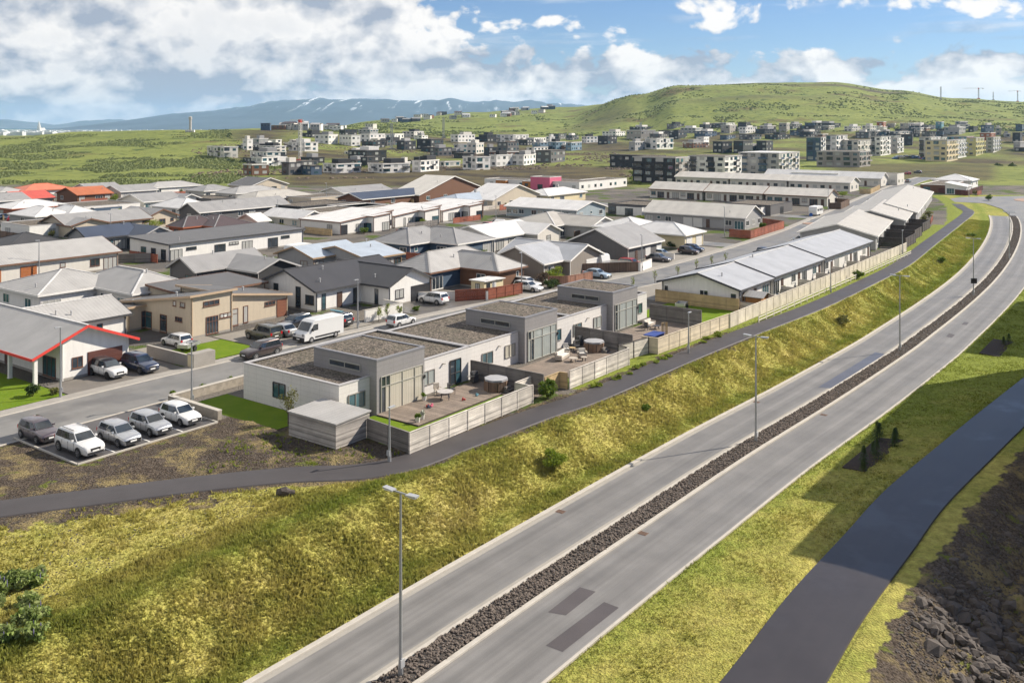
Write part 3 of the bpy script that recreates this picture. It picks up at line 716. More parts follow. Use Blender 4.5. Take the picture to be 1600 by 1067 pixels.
def solve_len(C, D, px):
    k = (px - 800) / FP; return (k * C[1] - C[0]) / (D[0] - k * D[1])
def house(label, wings, name='house', cat='house', wall='white', roof='mgrey', fas='white', ang=None, z0=0., fr='w', dm=None, gm=None, group=None, tile=False, cap=None, chimney=False):
    """wings: dicts C=(px,py) of the nearest eave corner, R/Lf photo columns of the neighbouring corners or la/lb in metres"""
    th = radians(ang) if ang is not None else TH
    u = np.array([sin(th), cos(th)]); v = np.array([-cos(th), sin(th)])
    dm = dm or mat('door_dark', (.09, .05, .035), .5, .1); gm_ = gm or mat('garage_white', (.66, .65, .62), .6, .05)
    par = None; O = None
    for wgi, q in enumerate(wings):
        ez = q.get('ez', 2.8); oh = q.get('oh', .5); k = q.get('k', 'gable_u'); zz = z0 + q.get('dz', 0)
        P = G(*q['C'], zz + ez) if 'C' in q else None
        if 'P' in q: P = ST(*q['P'])
        if P is None: P = O + u * q['at'][0] + v * q['at'][1]
        la = q['la'] if 'la' in q else solve_len(P, u, q['R']); lb = q['lb'] if 'lb' in q else solve_len(P, v, q['Lf'])
        if par is None:
            O = P; par = thing(name, label, cat, (P[0], P[1], z0), -th + pi / 2, group)
        # local frame: x along u, y along v  (Empty turned so that its +x points along u)
        d = P - O; lx, ly = float(d @ u), float(d @ v)
        x0, x1, y0, y1 = lx, lx + la, ly, ly + lb
        rise = q.get('rise'); span = lb if k == 'gable_u' else la if k == 'gable_v' else min(la, lb)
        if rise is None: rise = span / 2 * .30
        if k == 'flat': oh = 0
        zb = zz - z0
        hf = roof_parts(par, k, x0, x1, y0, y1, ez + zb, rise, q.get('roof', roof), q.get('fas', fas), tile, cap, rk=q.get('rk', 1.0))
        a0, a1, b0, b1 = x0 + oh + q.get('inx', 0), x1 - oh, y0 + oh, y1 - oh
        g = M(); bz = -.4; t_ = .12 if k != 'flat' else -.0
        H = lambda x, y: hf(x, y) - t_ - .02
        if k == 'flat': H = lambda x, y: ez + zb - .05
        pts = [(a0, b0), (a1, b0), (a1, b1), (a0, b1)]
        if k == 'gable_u': pts = [(a0, b0), (a1, b0), (a1, (y0 + y1) / 2), (a1, b1), (a0, b1), (a0, (y0 + y1) / 2)]
        if k == 'gable_v': pts = [(a0, b0), ((x0 + x1) / 2, b0), (a1, b0), (a1, b1), ((x0 + x1) / 2, b1), (a0, b1)]
        n = len(pts)
        for i in range(n):
            p, r_ = pts[i], pts[(i + 1) % n]
            g.poly([(*p, bz), (*r_, bz), (*r_, H(*r_)), (*p, H(*p))])
        mk('wall', g, q.get('wm') or wallm(q.get('wall', wall)), par)
        simple = P[1] > 330
        if P[1] < 260:
            pl = M()
            for i in range(n):
                p, r_ = pts[i], pts[(i + 1) % n]; pl.bar((*p, .08), (*r_, .08), .05, .34)
            mk('plinth', pl, CONC, par)
            if k != 'flat':
                for (x, y) in ((a0 + .15, b0 - .06), (a1 - .15, b0 - .06), (a0 - .06, b1 - .2)):
                    mk('downpipe', M().box(x - .045, x + .045, y - .04, y + .04, 0, H(min(max(x, a0), a1), min(max(y, b0), b1)) - .02), fasm(q.get('fas', fas) if q.get('fas', fas) != 'red' else 'white'), par)
        for side in 'FL':
            face_feats(par, side, q.get(side), a0, a1, b0, b1, zb, fr, dm, gm_, simple)
        if q.get('vents', True) and k != 'flat' and P[1] < 320:
            for _ in range(rnd.choice((0, 1, 1, 2))):
                x = rnd.uniform(a0 + 1, a1 - 1); y = rnd.uniform(b0 + 1, (b0 + b1) / 2); z = hf(x, y)
                mk('vent_pipe', cached('vent', lambda: M().lathe(0, 0, [(.09, -.3), (.09, .4), (.14, .42), (.14, .5), (.03, .55)], 10).mesh('vent_pipe')), mat('vent_grey', (.4, .4, .4), .5), par, (x, y, z))
        if chimney and wgi == 0:
            x, y = (a0 * .4 + a1 * .6), (b0 + b1) / 2; z = hf(x, y)
            mk('chimney', M().box(-.3, .3, -.3, .3, -.5, .9).box(-.36, .36, -.36, .36, .9, 1.0), wallm('grey'), par, (x, y, z))
    q = wings[0]; HOUSES.append((label, O, u, v, wings[0].get('la') or solve_len(O, u, q['R']), q.get('lb') or solve_len(O, v, q['Lf'])))
    return par, O, u, v
HOUSES = []
GW = mat('garage_wood', (.36, .12, .035), .55, .15, 3); GB = mat('garage_brown', (.11, .04, .03), .5, .1); GD = mat('garage_black', (.03, .03, .034), .4, .1)
GR = mat('garage_redwood', (.20, .075, .04), .55, .2, 5); DW = mat('door_white', (.62, .61, .58), .5, .05)

# ------------------------------------------------------------------ the estate, nearest rows first
n1, _, _, _ = house('white house with red fascia boards and grey gable roof by the street', [
    dict(C=(49.9, 561.8), R=217.8, lb=19, ez=2.9, k='gable_v', rise=2.3, oh=.75, inx=2.4, L='wd.W', wall='white'),
    dict(at=(3.5, 12), la=14, lb=9, ez=2.95, k='gable_u', rise=1.7, fas='dark', L='w', F='.n')], roof='lgrey', fas='red', gm=GB, cap='white', fr='b')
put_window(n1, 4.8, .738, 1.0, 0, 1.1, 1.1, 'b'); put_door(n1, 7.7, .738, .03, 0, 3.7, 2.3, GB, 'garage_door', 5)
n2, _, _, _ = house('tan rendered house with tall corner block and slanting timber-edged roofs', [
    dict(C=(296.6, 463), la=6.6, lb=16.5, ez=5.1, k='mono_v', rise=-2.5, oh=.4, F='.vs', L='.nq.p.p.s.', fas='lwood'),
    dict(at=(6.1, 1.6), la=10.4, lb=10.5, ez=4.35, k='mono_u', rise=-1.5, oh=.45, F='pn.sG', fas='lwood'),
    dict(at=(-2.2, 9.5), la=4, lb=6.5, ez=3.0, k='mono_v', rise=-.5, oh=.3, F='.p', L='.n.', fas='lwood'),
    dict(at=(5.5, 9.0), la=13, lb=9, ez=3.4, k='mono_v', rise=.5, oh=.3, fas='brown')], wall='beige', roof='dgrey', gm=GR, fr='b')
put_window(n2, 3.2, .385, 3.5, 0, 2.2, .6, 'b', 2); put_window(n2, .385, 2.0, 3.5, -pi / 2, 1.0, .6, 'b', 0); put_window(n2, .385, 3.6, 3.5, -pi / 2, .6, .6, 'b', 0)
house('white house with black ribbed gable roofs and tall gable windows', [
    dict(C=(492.5, 456), R=640, Lf=397.5, ez=2.9, k='gable_u', rise=2.35, oh=.55, L='wt.tw', F='ndnd.q', fas='dark'),
    dict(C=(607.5, 448.8), R=680, lb=15, ez=2.9, k='gable_v', rise=2.0, oh=.5, F='wG', L='wnn', fas='dark')], roof='black', fas='dark', fr='d', gm=GD, cap='black')
house('charcoal house with pale grey gable roof and black glazed porch', [
    dict(C=(303.7, 425), R=420, Lf=258, ez=2.9, k='gable_u', rise=1.9, L='.w', F='s.WW', fas='grey'),
    dict(C=(401, 426), R=471, lb=13, ez=2.8, k='gable_v', rise=1.6, F='.WW', L='vv', fas='grey', wall='black')], wall='dgrey', roof='mgrey', fr='d', chimney=False)
house('white house with pale hipped roof and broad white eaves', [
    dict(C=(58.7, 462), R=212, lb=13, ez=3.0, k='hip', rise=2.0, F='W.p.', L='ww'),
    dict(C=(206, 460), R=306, lb=16, ez=3.0, k='hip', rise=2.1, F='.w.', L='wnW')], roof='lgrey', cap='white')
house('long white house with orange wooden garage doors and brown eaves', [
    dict(C=(-60, 422), R=191, lb=13, ez=3.0, k='gable_u', rise=2.2, F='.g.g.q.wW', fas='brown')], wall='offwhite', roof='lgrey', fas='brown', gm=GW, fr='b')
house('long white flat-roofed house with clerestory windows and dark roof edge', [
    dict(C=(262.5, 382), R=478, Lf=197, ez=3.3, k='mono_v', rise=.5, oh=.4, L='.wpp', F='Ws.WsW.Ws.', fas='dark', roof='dgrey')], fr='d')
house('house with navy ribbed roof and dark gable beside green shrubs', [
    dict(C=(136, 374), R=222, Lf=100, ez=2.9, k='gable_u', rise=2.0, L='qq', F='WvWv', fas='dark'),
    dict(C=(221, 370), R=277, lb=12, ez=2.9, k='gable_v', rise=1.7, F='s.s', L='ww', fas='grey')], wall='grey', roof='navy', fas='dark', fr='d')
house('rust-coloured house under a dark brown hipped roof with pale ridges', [
    dict(C=(286, 356), R=345, Lf=259, ez=2.8, k='hip', rise=2.0, F='w.w', L='w'),
    dict(C=(335, 355), R=396, lb=13, ez=2.8, k='hip', rise=2.0, F='w.w', L='w')], wall='rust', roof='brown', fas='rust', cap='mgrey', fr='b')
house('house with black tiled hipped roof beside the flat white bungalow', [
    dict(C=(8, 391), R=122, lb=13, ez=2.8, k='hip', rise=2.1, F='w..w', L='w')], wall='dgrey', roof='black', fas='dark', tile=True)
house('flat white bungalow with one wide window', [dict(C=(46, 353), la=10, lb=13, ez=3.1, k='flat', L='W.', F='.w.')], roof='gravel', fas='grey')
house('tan house with three brown-edged gables and grey roof', [
    dict(C=(102, 353), R=240, Lf=59, ez=2.8, k='gable_u', rise=2.1, L='.w', F='....w.w.s'),
    dict(C=(110, 353.5), la=9.5, lb=7.5, ez=2.9, k='gable_v', rise=1.3, F='.w.'),
    dict(C=(229, 340.5), R=281, lb=14, ez=2.8, k='gable_v', rise=1.8, F='.wq')], wall='tan', roof='mgrey', fas='brown', fr='b')
house('house with wide white hipped roof beside the tan gables', [
    dict(C=(54, 339), R=120, lb=14, ez=2.8, k='hip', rise=1.9, F='w.w', L='w'), dict(C=(106, 336), R=157, lb=13, ez=2.8, k='hip', rise=1.8, F='w.w')], wall='grey', roof='white', cap='white')
house('low house with white roof and dark red boarded walls', [
    dict(C=(18, 327), R=113, lb=13, ez=2.8, k='hip', rise=1.7, F='w.ww', L='w')], wall='redbrown', roof='white', fas='rust')
house('flat grey-roofed white house with navy panels', [
    dict(C=(131, 323), R=219, lb=16, ez=3.2, k='flat', F='W.nW.w', L='w.w'), dict(at=(2, -1.5), la=8, lb=6, ez=2.8, k='flat', wall='navy', F='.W')], roof='gravel', fas='grey')
house('grey-roofed white house with many small paned windows', [
    dict(C=(224, 316), R=290, lb=14, ez=2.9, k='gable_u', rise=2.0, F='wwwww', L='w'), dict(C=(280, 313), R=318, lb=13, ez=2.8, k='gable_v', rise=1.6, F='.w.')], wall='offwhite', roof='mgrey')
house('house with white pyramid roof behind the dark gable', [dict(C=(283, 326), R=338, lb=15, ez=2.7, k='hip', rise=2.2, F='w.w', L='.w')], roof='white', cap='white')
house('long house with grey roof and dark boarded gable end', [
    dict(C=(311, 332.5), R=455, Lf=275, ez=2.8, k='gable_u', rise=2.3, L='.w.', F='wW.ww.Ww', wall='dgrey')], roof='mgrey', fr='w')
house('pair of joined white-roofed gabled houses', [
    dict(C=(402, 346.5), R=425, Lf=366, ez=2.7, k='gable_u', rise=1.6, L='.w', F='ww'),
    dict(C=(470, 342.5), R=512, lb=15, ez=2.7, k='gable_v', rise=1.7, F='.w.', L='www')], wall='offwhite', roof='white')
for i, (lab, px) in enumerate([('white house of the stepped row with parked garage at its end', 531), ('white house in the middle of the stepped row', None), ('white house of the stepped row beside the blue-grey house', None)]):
    if i == 0: base = G(531, 347.5, 3.0)
    o = base + U * 17.6 * i
    dpx = 800 + o[0] / o[1] * FP; dpy = HY + FP * (CH - 3.0) / o[1]
    house(lab, [dict(C=(dpx, dpy), la=17.4, lb=14, ez=3.0, k='mono_u', rise=1.5, oh=.25, F=('g.WW.sw', '.nWW.vq', '.WWp.ss')[i], L='.w', fas='brown'),
                dict(at=(8.5, -2.0), la=6, lb=4, ez=3.75, k='mono_u', rise=.4, oh=.2, F='.W', L='W', fas='brown')], roof='white', fas='brown', fr='d', gm=GD, group='stepped white row houses')
house('olive-grey house with pale blue sheet roof and thick timber fascia', [
    dict(C=(488.7, 403.7), R=572, Lf=427, ez=2.9, k='gable_u', rise=1.55, L='.w', F='w.s.'),
    dict(C=(572.5, 405), R=634, lb=15, ez=2.9, k='gable_u', rise=1.6, F='W.qw', L='ww')], wall='grey', roof='lblue', fas='wood', fr='b')
house('navy and white house with grey double-hipped roof', [
    dict(C=(640, 382.5), R=722, Lf=577, ez=2.9, k='hip', rise=2.3, F='q.W.', L='w.w'),
    dict(C=(715, 382), R=775, lb=16, ez=2.9, k='hip', rise=2.2, F='w.W', L='wW')], wall='navy', roof='mgrey', cap='lgrey')
house('dark boarded house with grey hipped roof and brown eaves', [
    dict(C=(672, 427), R=785, Lf=607, ez=2.9, k='hip', rise=2.4, F='W.nw.', L='w', wall='navy'),
    dict(C=(779, 425), R=825, lb=14, ez=2.9, k='hip', rise=2.1, F='.n', L='ww', wall='brown')], wall='navy', roof='lgrey', fas='brown', cap='lgrey', fr='w')
house('cream gabled house with white roof and glazed garden front', [
    dict(C=(772, 372.5), R=850, lb=13, ez=2.8, k='gable_u', rise=2.0, F='WW.W', L='w'),
    dict(C=(840, 366.5), R=880, lb=14, ez=2.8, k='gable_v', rise=1.8, F='.p.')], wall='offwhite', roof='white', fr='d')
house('grey house with pale valley roof beside the glazed garden front', [
    dict(C=(868, 353), R=930, lb=14, ez=2.8, k='hip', rise=2.1, F='WW.', L='w'),
    dict(C=(925, 354), R=965, lb=14, ez=2.8, k='gable_v', rise=1.7, F='.s.')], wall='grey', roof='sand', cap='white')
house('long blue-grey house with white roof and rows of small windows', [
    dict(C=(901, 329), R=950, Lf=787, ez=2.9, k='gable_v', rise=1.9, F='wqw', L='www.www.wwW')], wall='bluegrey', roof='white')
house('charcoal house with one big plain grey roof slope', [
    dict(C=(982, 387.5), R=1039, Lf=880, ez=3.0, k='gable_u', rise=3.0, L='..w..', F='.d.g.g', wall='dgrey')], wall='dgrey', roof='mgrey', fas='white', gm=DW)
house('stone-faced house with pale blue roofs and cross-barred windows', [
    dict(C=(850, 413), R=900, Lf=761, ez=2.8, k='gable_u', rise=2.4, F='w.', L='.w.'),
    dict(C=(891, 407.5), R=945, lb=15, ez=2.8, k='gable_v', rise=2.1, F='.G', L='ww')], wall='stone', roof='bluegrey', cap='white')
house('beige house with white hipped roof and two white garage doors', [
    dict(C=(1071, 368), R=1104, lb=14, ez=2.9, k='hip', rise=1.9, F='gg', L='w.'), dict(at=(3, 12), la=13, lb=12, ez=2.9, k='hip', rise=1.9, L='.W')], wall='cream', roof='white', cap='white', gm=DW)
# rows on the far side of the street further on
house('long cream-roofed terrace with red fenced garden', [dict(C=(1165, 341), R=1195, Lf=1003, ez=3.0, k='gable_v', rise=2.6, F='www', L='wqw.ggd.wW')], name='terrace', wall='grey', roof='cream', gm=DW)
for a, b_, nm in ((1308, None, 'end'), (0, 0, 'mid'), (0, 0, 'far')):
    i = ('end', 'mid', 'far').index(nm); P = G(1294, 308, 3.0) + V * (20.6 * i); px = 800 + P[0] / P[1] * FP; py = HY + FP * (CH - 3.0) / P[1]
    house(('cream-roofed terrace block beside the street caravan', 'middle block of the cream-roofed terrace', 'cream-roofed terrace block beside the dark side road')[i],
          [dict(C=(px, py), la=11, lb=20.4, ez=3.0, k='gable_v', rise=2.1 + .12 * i, F='w.w' if i == 0 else '', L='wWdWwWd', fas='brown')], name='terrace', wall='offwhite', roof='cream', fas='brown', fr='b')
for i in range(3):
    P = G(1329.5, 286, 3.0) + V * (24.5 * i); px = 800 + P[0] / P[1] * FP; py = HY + FP * (CH - 3.0) / P[1]
    house(('white-gabled end block of the grey two-tone terrace', 'middle block of the grey two-tone terrace', 'last block of the grey two-tone terrace below the apartments')[i],
          [dict(C=(px, py), la=12, lb=24.2, ez=3.4, k='gable_v', rise=2.0, F='ww' if i == 0 else '', L='wwdwwdww')], name='terrace', wall='offwhite', roof='cream')
house('longest white-roofed terrace beyond the grey two-tone one', [dict(C=(1378, 279.5), R=1389, Lf=1193, ez=3.2, k='gable_v', rise=2.4, F='w', L='wdwwdwwdwwdw')], name='terrace', wall='offwhite', roof='white')
for i, x in enumerate((1276, 1321, 1368)):
    house(('low pale terrace block below the concrete apartments', 'low pale terrace block in the middle of its row', 'low pale terrace block beside the street end')[i],
          [dict(C=(x + 34, 271.5 + .4 * i), la=11, lb=20, ez=4.6, k='flat', L='wdwwdw', F='ww')], name='terrace', wall='offwhite', roof='gravel', fas='white')
house('flat dark bungalow with white framed front between the cream terraces', [
    dict(C=(1204, 321), R=1238, Lf=1133, ez=3.0, k='flat', wall='dgrey', L='W.w.W.', F='W'), dict(at=(-3, 1.5), la=5, lb=9, ez=2.7, k='flat', wall='white', L='W.')], roof='gravel', fas='dark', fr='d')
house('flat dark bungalow beside the grass bank and side road', [
    dict(C=(1024, 322), R=1060, Lf=950, ez=3.0, k='flat', wall='dgrey', L='W..W.w', F='w'), dict(at=(-2, 3), la=4, lb=8, ez=2.7, k='flat', wall='white', L='W')], roof='gravel', fas='dark', fr='d')
# blue-grey terrace and houses between the street and the footpath
P0 = G(1157.5, 454, 2.8); L0 = 63.0
for i, (f0, f1, dz) in enumerate(((0, .2, 0), (.2, .56, .14), (.56, 1.0, .28))):
    P = P0 + U * L0 * f0; px = 800 + P[0] / P[1] * FP; ez = 2.8 + dz; py = HY + FP * (CH - ez) / P[1]
    la = L0 * (f1 - f0)
    house(('pale grey terrace end with blue panels and gable facing the lawn', 'middle of the pale grey terrace with small fenced patios', 'pale grey terrace end with long plain sheet roof')[i],
          [dict(C=(px, py), la=la, lb=12.6, ez=ez, k='gable_u', rise=1.75, oh=.55, L='n...w..q' if i == 0 else '', F=('wdW', 'Wd.wdW.wd', 'wdW.wdW.wd')[i], fas='dark')], name='terrace', wall='white', roof='bluegrey', fas='dark', cap='white')
    if i == 0:
        for y0_, y1_, z1_ in ((2.6, 4.3, 1.5), (5.0, 7.6, 1.5), (.7, 2.0, 1.5)): mk('wall_panel', M().box(.52, .545, y0_, y1_, .15, z1_), wallm('teal'), bpy.data.objects[[o.name for o in COL.objects if o.name.startswith('terrace')][-1]])
for i, (C, R, Lf, lab) in enumerate([((1371.5, 369.5), 1397, 1258, 'grey gabled house beside the long sheet-roofed terrace'), ((1416, 345), 1432, 1330, 'grey gabled house between two others above the footpath'), ((1434, 332.5), 1459, 1352, 'grey gabled house beside the roundabout lawn')]):
    house(lab, [dict(C=C, R=R, lb=15.5, ez=2.9, k='gable_u', rise=2.1, L='', F='wdW.w')], wall='grey', roof='sand', fas='white', ang=27)
house('brown flat-roofed courtyard house with red fence', [dict(P=(366, 74.5), la=30, lb=9, ez=3.0, k='flat', F='w.W.w', L='W.')], wall='brown', roof='gravel', fas='white')
house('white house with slanting roof inside the red courtyard fence', [dict(P=(361, 66.8), la=11, lb=7.4, ez=2.9, k='mono_v', rise=1.3, oh=.2, F='w.W', L='W.')], roof='white')
house('white pyramid-roofed house behind the courtyard house', [dict(P=(399, 72), la=15, lb=15, ez=3.0, k='hip', rise=2.2, F='w.w', L='w')], roof='white')
# back rows, smaller in view
BACK = [  # label, C, R, Lf or None, roof, wall, fascia, kind
 ('house with salmon hipped roof below the heath', (38, 299), 118, None, 'salmon', 'white', 'rust', 'hip'),
 ('house with red gable roof and dark boarded walls', (28, 312.5), 88, None, 'red', 'brown', 'dark', 'gable_u'),
 ('dark house with orange roof edges', (120, 305), 178, None, 'orange', 'brown', 'rust', 'gable_u'),
 ('white-gabled grey house at the edge of the heath', (138, 296), 192, None, 'mgrey', 'white', 'white', 'gable_u'),
 ('pale grey house next to the gravel track', (238, 294), 318, None, 'lgrey', 'white', 'white', 'hip'),
 ('grey-roofed house with low white gable', (188, 300), 248, None, 'mgrey', 'offwhite', 'white', 'gable_u'),
 ('brown-grey roofed house below the dirt bank', (392, 291), 452, None, 'dgrey', 'tan', 'white', 'gable_v'),
 ('grey house with twin white gable trims', (368, 303), 446, None, 'lgrey', 'offwhite', 'white', 'hip'),
 ('light roofed house with dark windows beside the flat dark block', (398, 312), 494, None, 'sand', 'grey', 'white', 'hip'),
 ('flat tan house beside a hedge', (486, 309), 548, None, 'gravel', 'tan', 'grey', 'flat'),
 ('long flat black house with wide window', (470, 323), 557, None, 'gravel', 'black', 'dark', 'flat'),
 ('flat white house joined to the long black one', (558, 324), 609, None, 'gravel', 'offwhite', 'grey', 'flat'),
 ('low dark-edged flat house with white eaves', (495, 333), 620, None, 'gravel', 'dgrey', 'white', 'flat'),
 ('grey gabled house with pale trims near the dirt bank', (536, 302), 613, None, 'mgrey', 'offwhite', 'white', 'gable_u'),
 ('brown house with navy roof and paned gables', (566, 312), 690, None, 'navy', 'brown', 'white', 'gable_u'),
 ('long low cream-roofed hall below the dirt bank', (655, 305), 762, None, 'cream', 'brown', 'white', 'gable_v'),
 ('flat brown-roofed house with white parapet', (625, 330), 732, None, 'gravel', 'white', 'white', 'flat'),
 ('pale blue roofed house beside the white chimney', (716, 316), 798, None, 'lblue', 'offwhite', 'white', 'hip'),
 ('white-roofed house with small gable beside the blue-grey house', (770, 313), 850, None, 'white', 'tan', 'white', 'gable_v'),
 ('cream white hipped house with chimney', (856, 306), 918, None, 'white', 'cream', 'white', 'hip'),
 ('grey house with low hipped roof among shrubs', (318, 299), 372, None, 'mgrey', 'offwhite', 'white', 'hip'),
 ('flat grey house behind the white pyramid roof', (330, 311), 372, None, 'gravel', 'dgrey', 'dark', 'flat'),
 ('white house at the heath edge with grey roof', (0, 300), 40, None, 'lgrey', 'white', 'white', 'hip'),
 ('long low grey house in the corner of the estate', (-20, 316), 50, None, 'mgrey', 'grey', 'white', 'gable_u'),
]
for lab, C, R, Lf, rc, wc, fc, k in BACK:
    flat = k == 'flat'
    house(lab, [dict(C=C, R=R, lb=rnd.uniform(11, 14), ez=3.1 if flat else 2.8, k=k, F=rnd.choice(('wW.w', 'w.Ww', 'ww.w')), L=rnd.choice(('w.', '.w', 'ww')))], wall=wc, roof=rc, fas=fc, chimney='chimney' in lab)
# nursery school with a pink entrance, beyond the last row
house('low white building with pink entrance block and orange panels', [
    dict(C=(905, 285), la=14, lb=24, ez=3.4, k='flat', L='w.W.w', F='www'), dict(at=(-2, 12), la=8, lb=9, ez=5.0, k='flat', wall='pink', L='W', F='w', fas='white'),
    dict(at=(1, 24), la=10, lb=22, ez=3.2, k='flat', L='w.w', wall='white'), dict(at=(-.6, 22), la=2, lb=4, ez=3.0, k='flat', wall='orange', L='w'), dict(at=(-.7, 34), la=2, lb=5, ez=3.0, k='flat', wall='orange', L=''),
    dict(at=(14, 0), la=22, lb=10, ez=3.3, k='flat', F='w.ww.w', L='')], name='school', cat='building', roof='gravel', fas='white')
# ------------------------------------------------------------------ the row house in front (axes: x along the street grid, y across, away from the footpath)
RZ = pi / 2 - TH
def at(s, t, z=0.): p = ST(s, t); return (p[0], p[1], z)
RH = thing('row_house', 'white and grey tiled row house with three raised grey living rooms and gravel roofs', 'house', at(53.5, 57.7), RZ)
TILE = mat('wall_white_tile', (.64, .615, .585), .65, .06, .4, .1, 20, streak=.06, grid=(1.2, .42, .16))
GTILE = mat('wall_grey_tile', (.245, .235, .235), .55, .10, .5, .1, 20, grid=(1.2, .42, .14))
RX0, RX1, RY1 = 0., 53.5, 12.6
secs = [(0, 17.1), (17.1, 35.4), (35.4, 53.5)]
for i, (a, b_) in enumerate(secs):
    g = M(); yb = RY1 - (0, 1.2, 2.2)[i]
    g.poly([(a, 0, -.3), (b_, 0, -.3), (b_, 0, 3.25), (a, 0, 3.25)]); g.poly([(b_, 0, -.3), (b_, yb, -.3), (b_, yb, 3.25), (b_, 0, 3.25)])
    g.poly([(b_, yb, -.3), (a, yb, -.3), (a, yb, 3.25), (b_, yb, 3.25)]); g.poly([(a, yb, -.3), (a, 0, -.3), (a, 0, 3.25), (a, yb, 3.25)])
    mk('wall', g, TILE, RH)
    mk('roof', M().slab([(a + .05, .05, 3.08), (b_ - .05, .05, 3.08), (b_ - .05, yb - .05, 3.08), (a + .05, yb - .05, 3.08)], .15), ROOFGRAVEL, RH)
    c = M(); c.box(a - .04, b_ + .04, -.05, .26, 3.2, 3.3).box(a - .04, b_ + .04, yb - .3, yb + .05, 3.2, 3.3).box(a - .045, a + .26, .26, yb - .3, 3.199, 3.298).box(b_ - .26, b_ + .035, .26, yb - .3, 3.199, 3.298)
    mk('parapet', c, mat('parapet_metal', (.40, .39, .39), .5, .06), RH)
ALU = mat('frame_aluminium', (.34, .33, .29), .5, .05)
def grid_window(par, x, y, z, w_, h, cols, rows, fr, glass, name='window', rz=0.):
    """framed glazing; cols / rows are cut positions 0..1"""
    g = M(); e = .07
    xs = [0] + list(cols) + [1]; zs = [0] + list(rows) + [1]
    for q in xs: g.box(-w_ / 2 + q * w_ - e / 2, -w_ / 2 + q * w_ + e / 2, -.08, .05, 0, h)
    for q in zs: g.box(-w_ / 2, w_ / 2, -.075, .045, q * h - e / 2, q * h + e / 2)
    o = mk(name, g, fr, par, (x, y, z), rz)
    for i in range(len(xs) - 1):
        for j in range(len(zs) - 1):
            mk('pane', M().box(-w_ / 2 + xs[i] * w_ + e / 2, -w_ / 2 + xs[i + 1] * w_ - e / 2, -.02, .02, zs[j] * h + e / 2, zs[j + 1] * h - e / 2), glass if not callable(glass) else glass(i, j), o)
    return o
CURW = curtain_mat('curtain_cream', (.60, .56, .46)); CURG = curtain_mat('curtain_pale', (.42, .46, .44))
for i, s0 in enumerate((57.06, 78.8, 96.9)):
    x = s0 - 53.5; w_ = 6.1; y0 = -.85; dp = 8.0
    g = M().box(x, x + w_, y0, y0 + dp, -.3, 4.72); mk('living_room', g, GTILE, RH)
    mk('roof', M().slab([(x + .1, y0 + .1, 4.735), (x + w_ - .1, y0 + .1, 4.735), (x + w_ - .1, y0 + dp - .1, 4.735), (x + .1, y0 + dp - .1, 4.735)], .02), ROOFGRAVEL, RH)
    c = M(); c.box(x - .04, x + w_ + .04, y0 - .04, y0 + .24, 4.65, 4.82).box(x - .04, x + w_ + .04, y0 + dp - .2, y0 + dp + .04, 4.65, 4.82).box(x - .045, x + .24, y0 + .24, y0 + dp - .2, 4.651, 4.818).box(x + w_ - .24, x + w_ + .045, y0 + .24, y0 + dp - .2, 4.651, 4.818)
    mk('parapet', c, mat('parapet_dark', (.20, .20, .215), .5, .06), RH)
    grid_window(RH, x + w_ / 2 + .1, y0 - .02, .12, 5.3, 3.1, (.1, .2, .5, .8), (.72,), ALU, lambda a, b_: (CURW, CURG, CURG)[i] if a > 1 or rnd.random() < .6 else GL, 'garden_glazing')
    grid_window(RH, x - .02, y0 + 3.9, 3.55, 3.9, .5, (.5,), (), ALU, GL, 'clerestory_window', -pi / 2)
    sl_ = mk('wall_lamp', M().box(-.06, .06, -.22, 0, 0, .26).box(-.03, .03, -.1, 0, -.1, 0), FRAME_D, RH, (x + w_ - .12, y0 - .001, 2.0))
for x, z, w_, h, nm in ((1.2 + .8, .9, 1.9, 1.3, 0), (11.2, .9, 1.5, 1.25, 0), (15.0, .1, 1.6, 2.3, 1), (20.0, .9, 1.7, 1.2, 0), (23.8, .9, 1.7, 1.25, 0), (32.6, .9, 1.5, 1.25, 0), (36.8, .8, 1.7, 1.3, 0), (41.2, .9, 1.7, 1.25, 0), (51.3, .9, 1.7, 1.25, 0)):
    if nm: grid_window(RH, x, -.02, z, w_, h, (.5,), (.45,), FRAME_D, lambda a, b_: GLB if a else GL, 'terrace_door')
    else: grid_window(RH, x, -.02, z, w_, h, (.42,), (), mat('frame_greige', (.26, .245, .22), .5, .05), rnd.choice((CURG, GLB, CURW)))
for x in (13.2, 21.9, 39): mk('wall_lamp', M().box(-.1, .1, -.28, 0, 0, .07), CONC, RH, (x, -.001, 2.35))
grid_window(RH, -.02, 7.6, .9, 1.6, 1.3, (.5,), (), FRAME_D, GLB, 'window', -pi / 2)

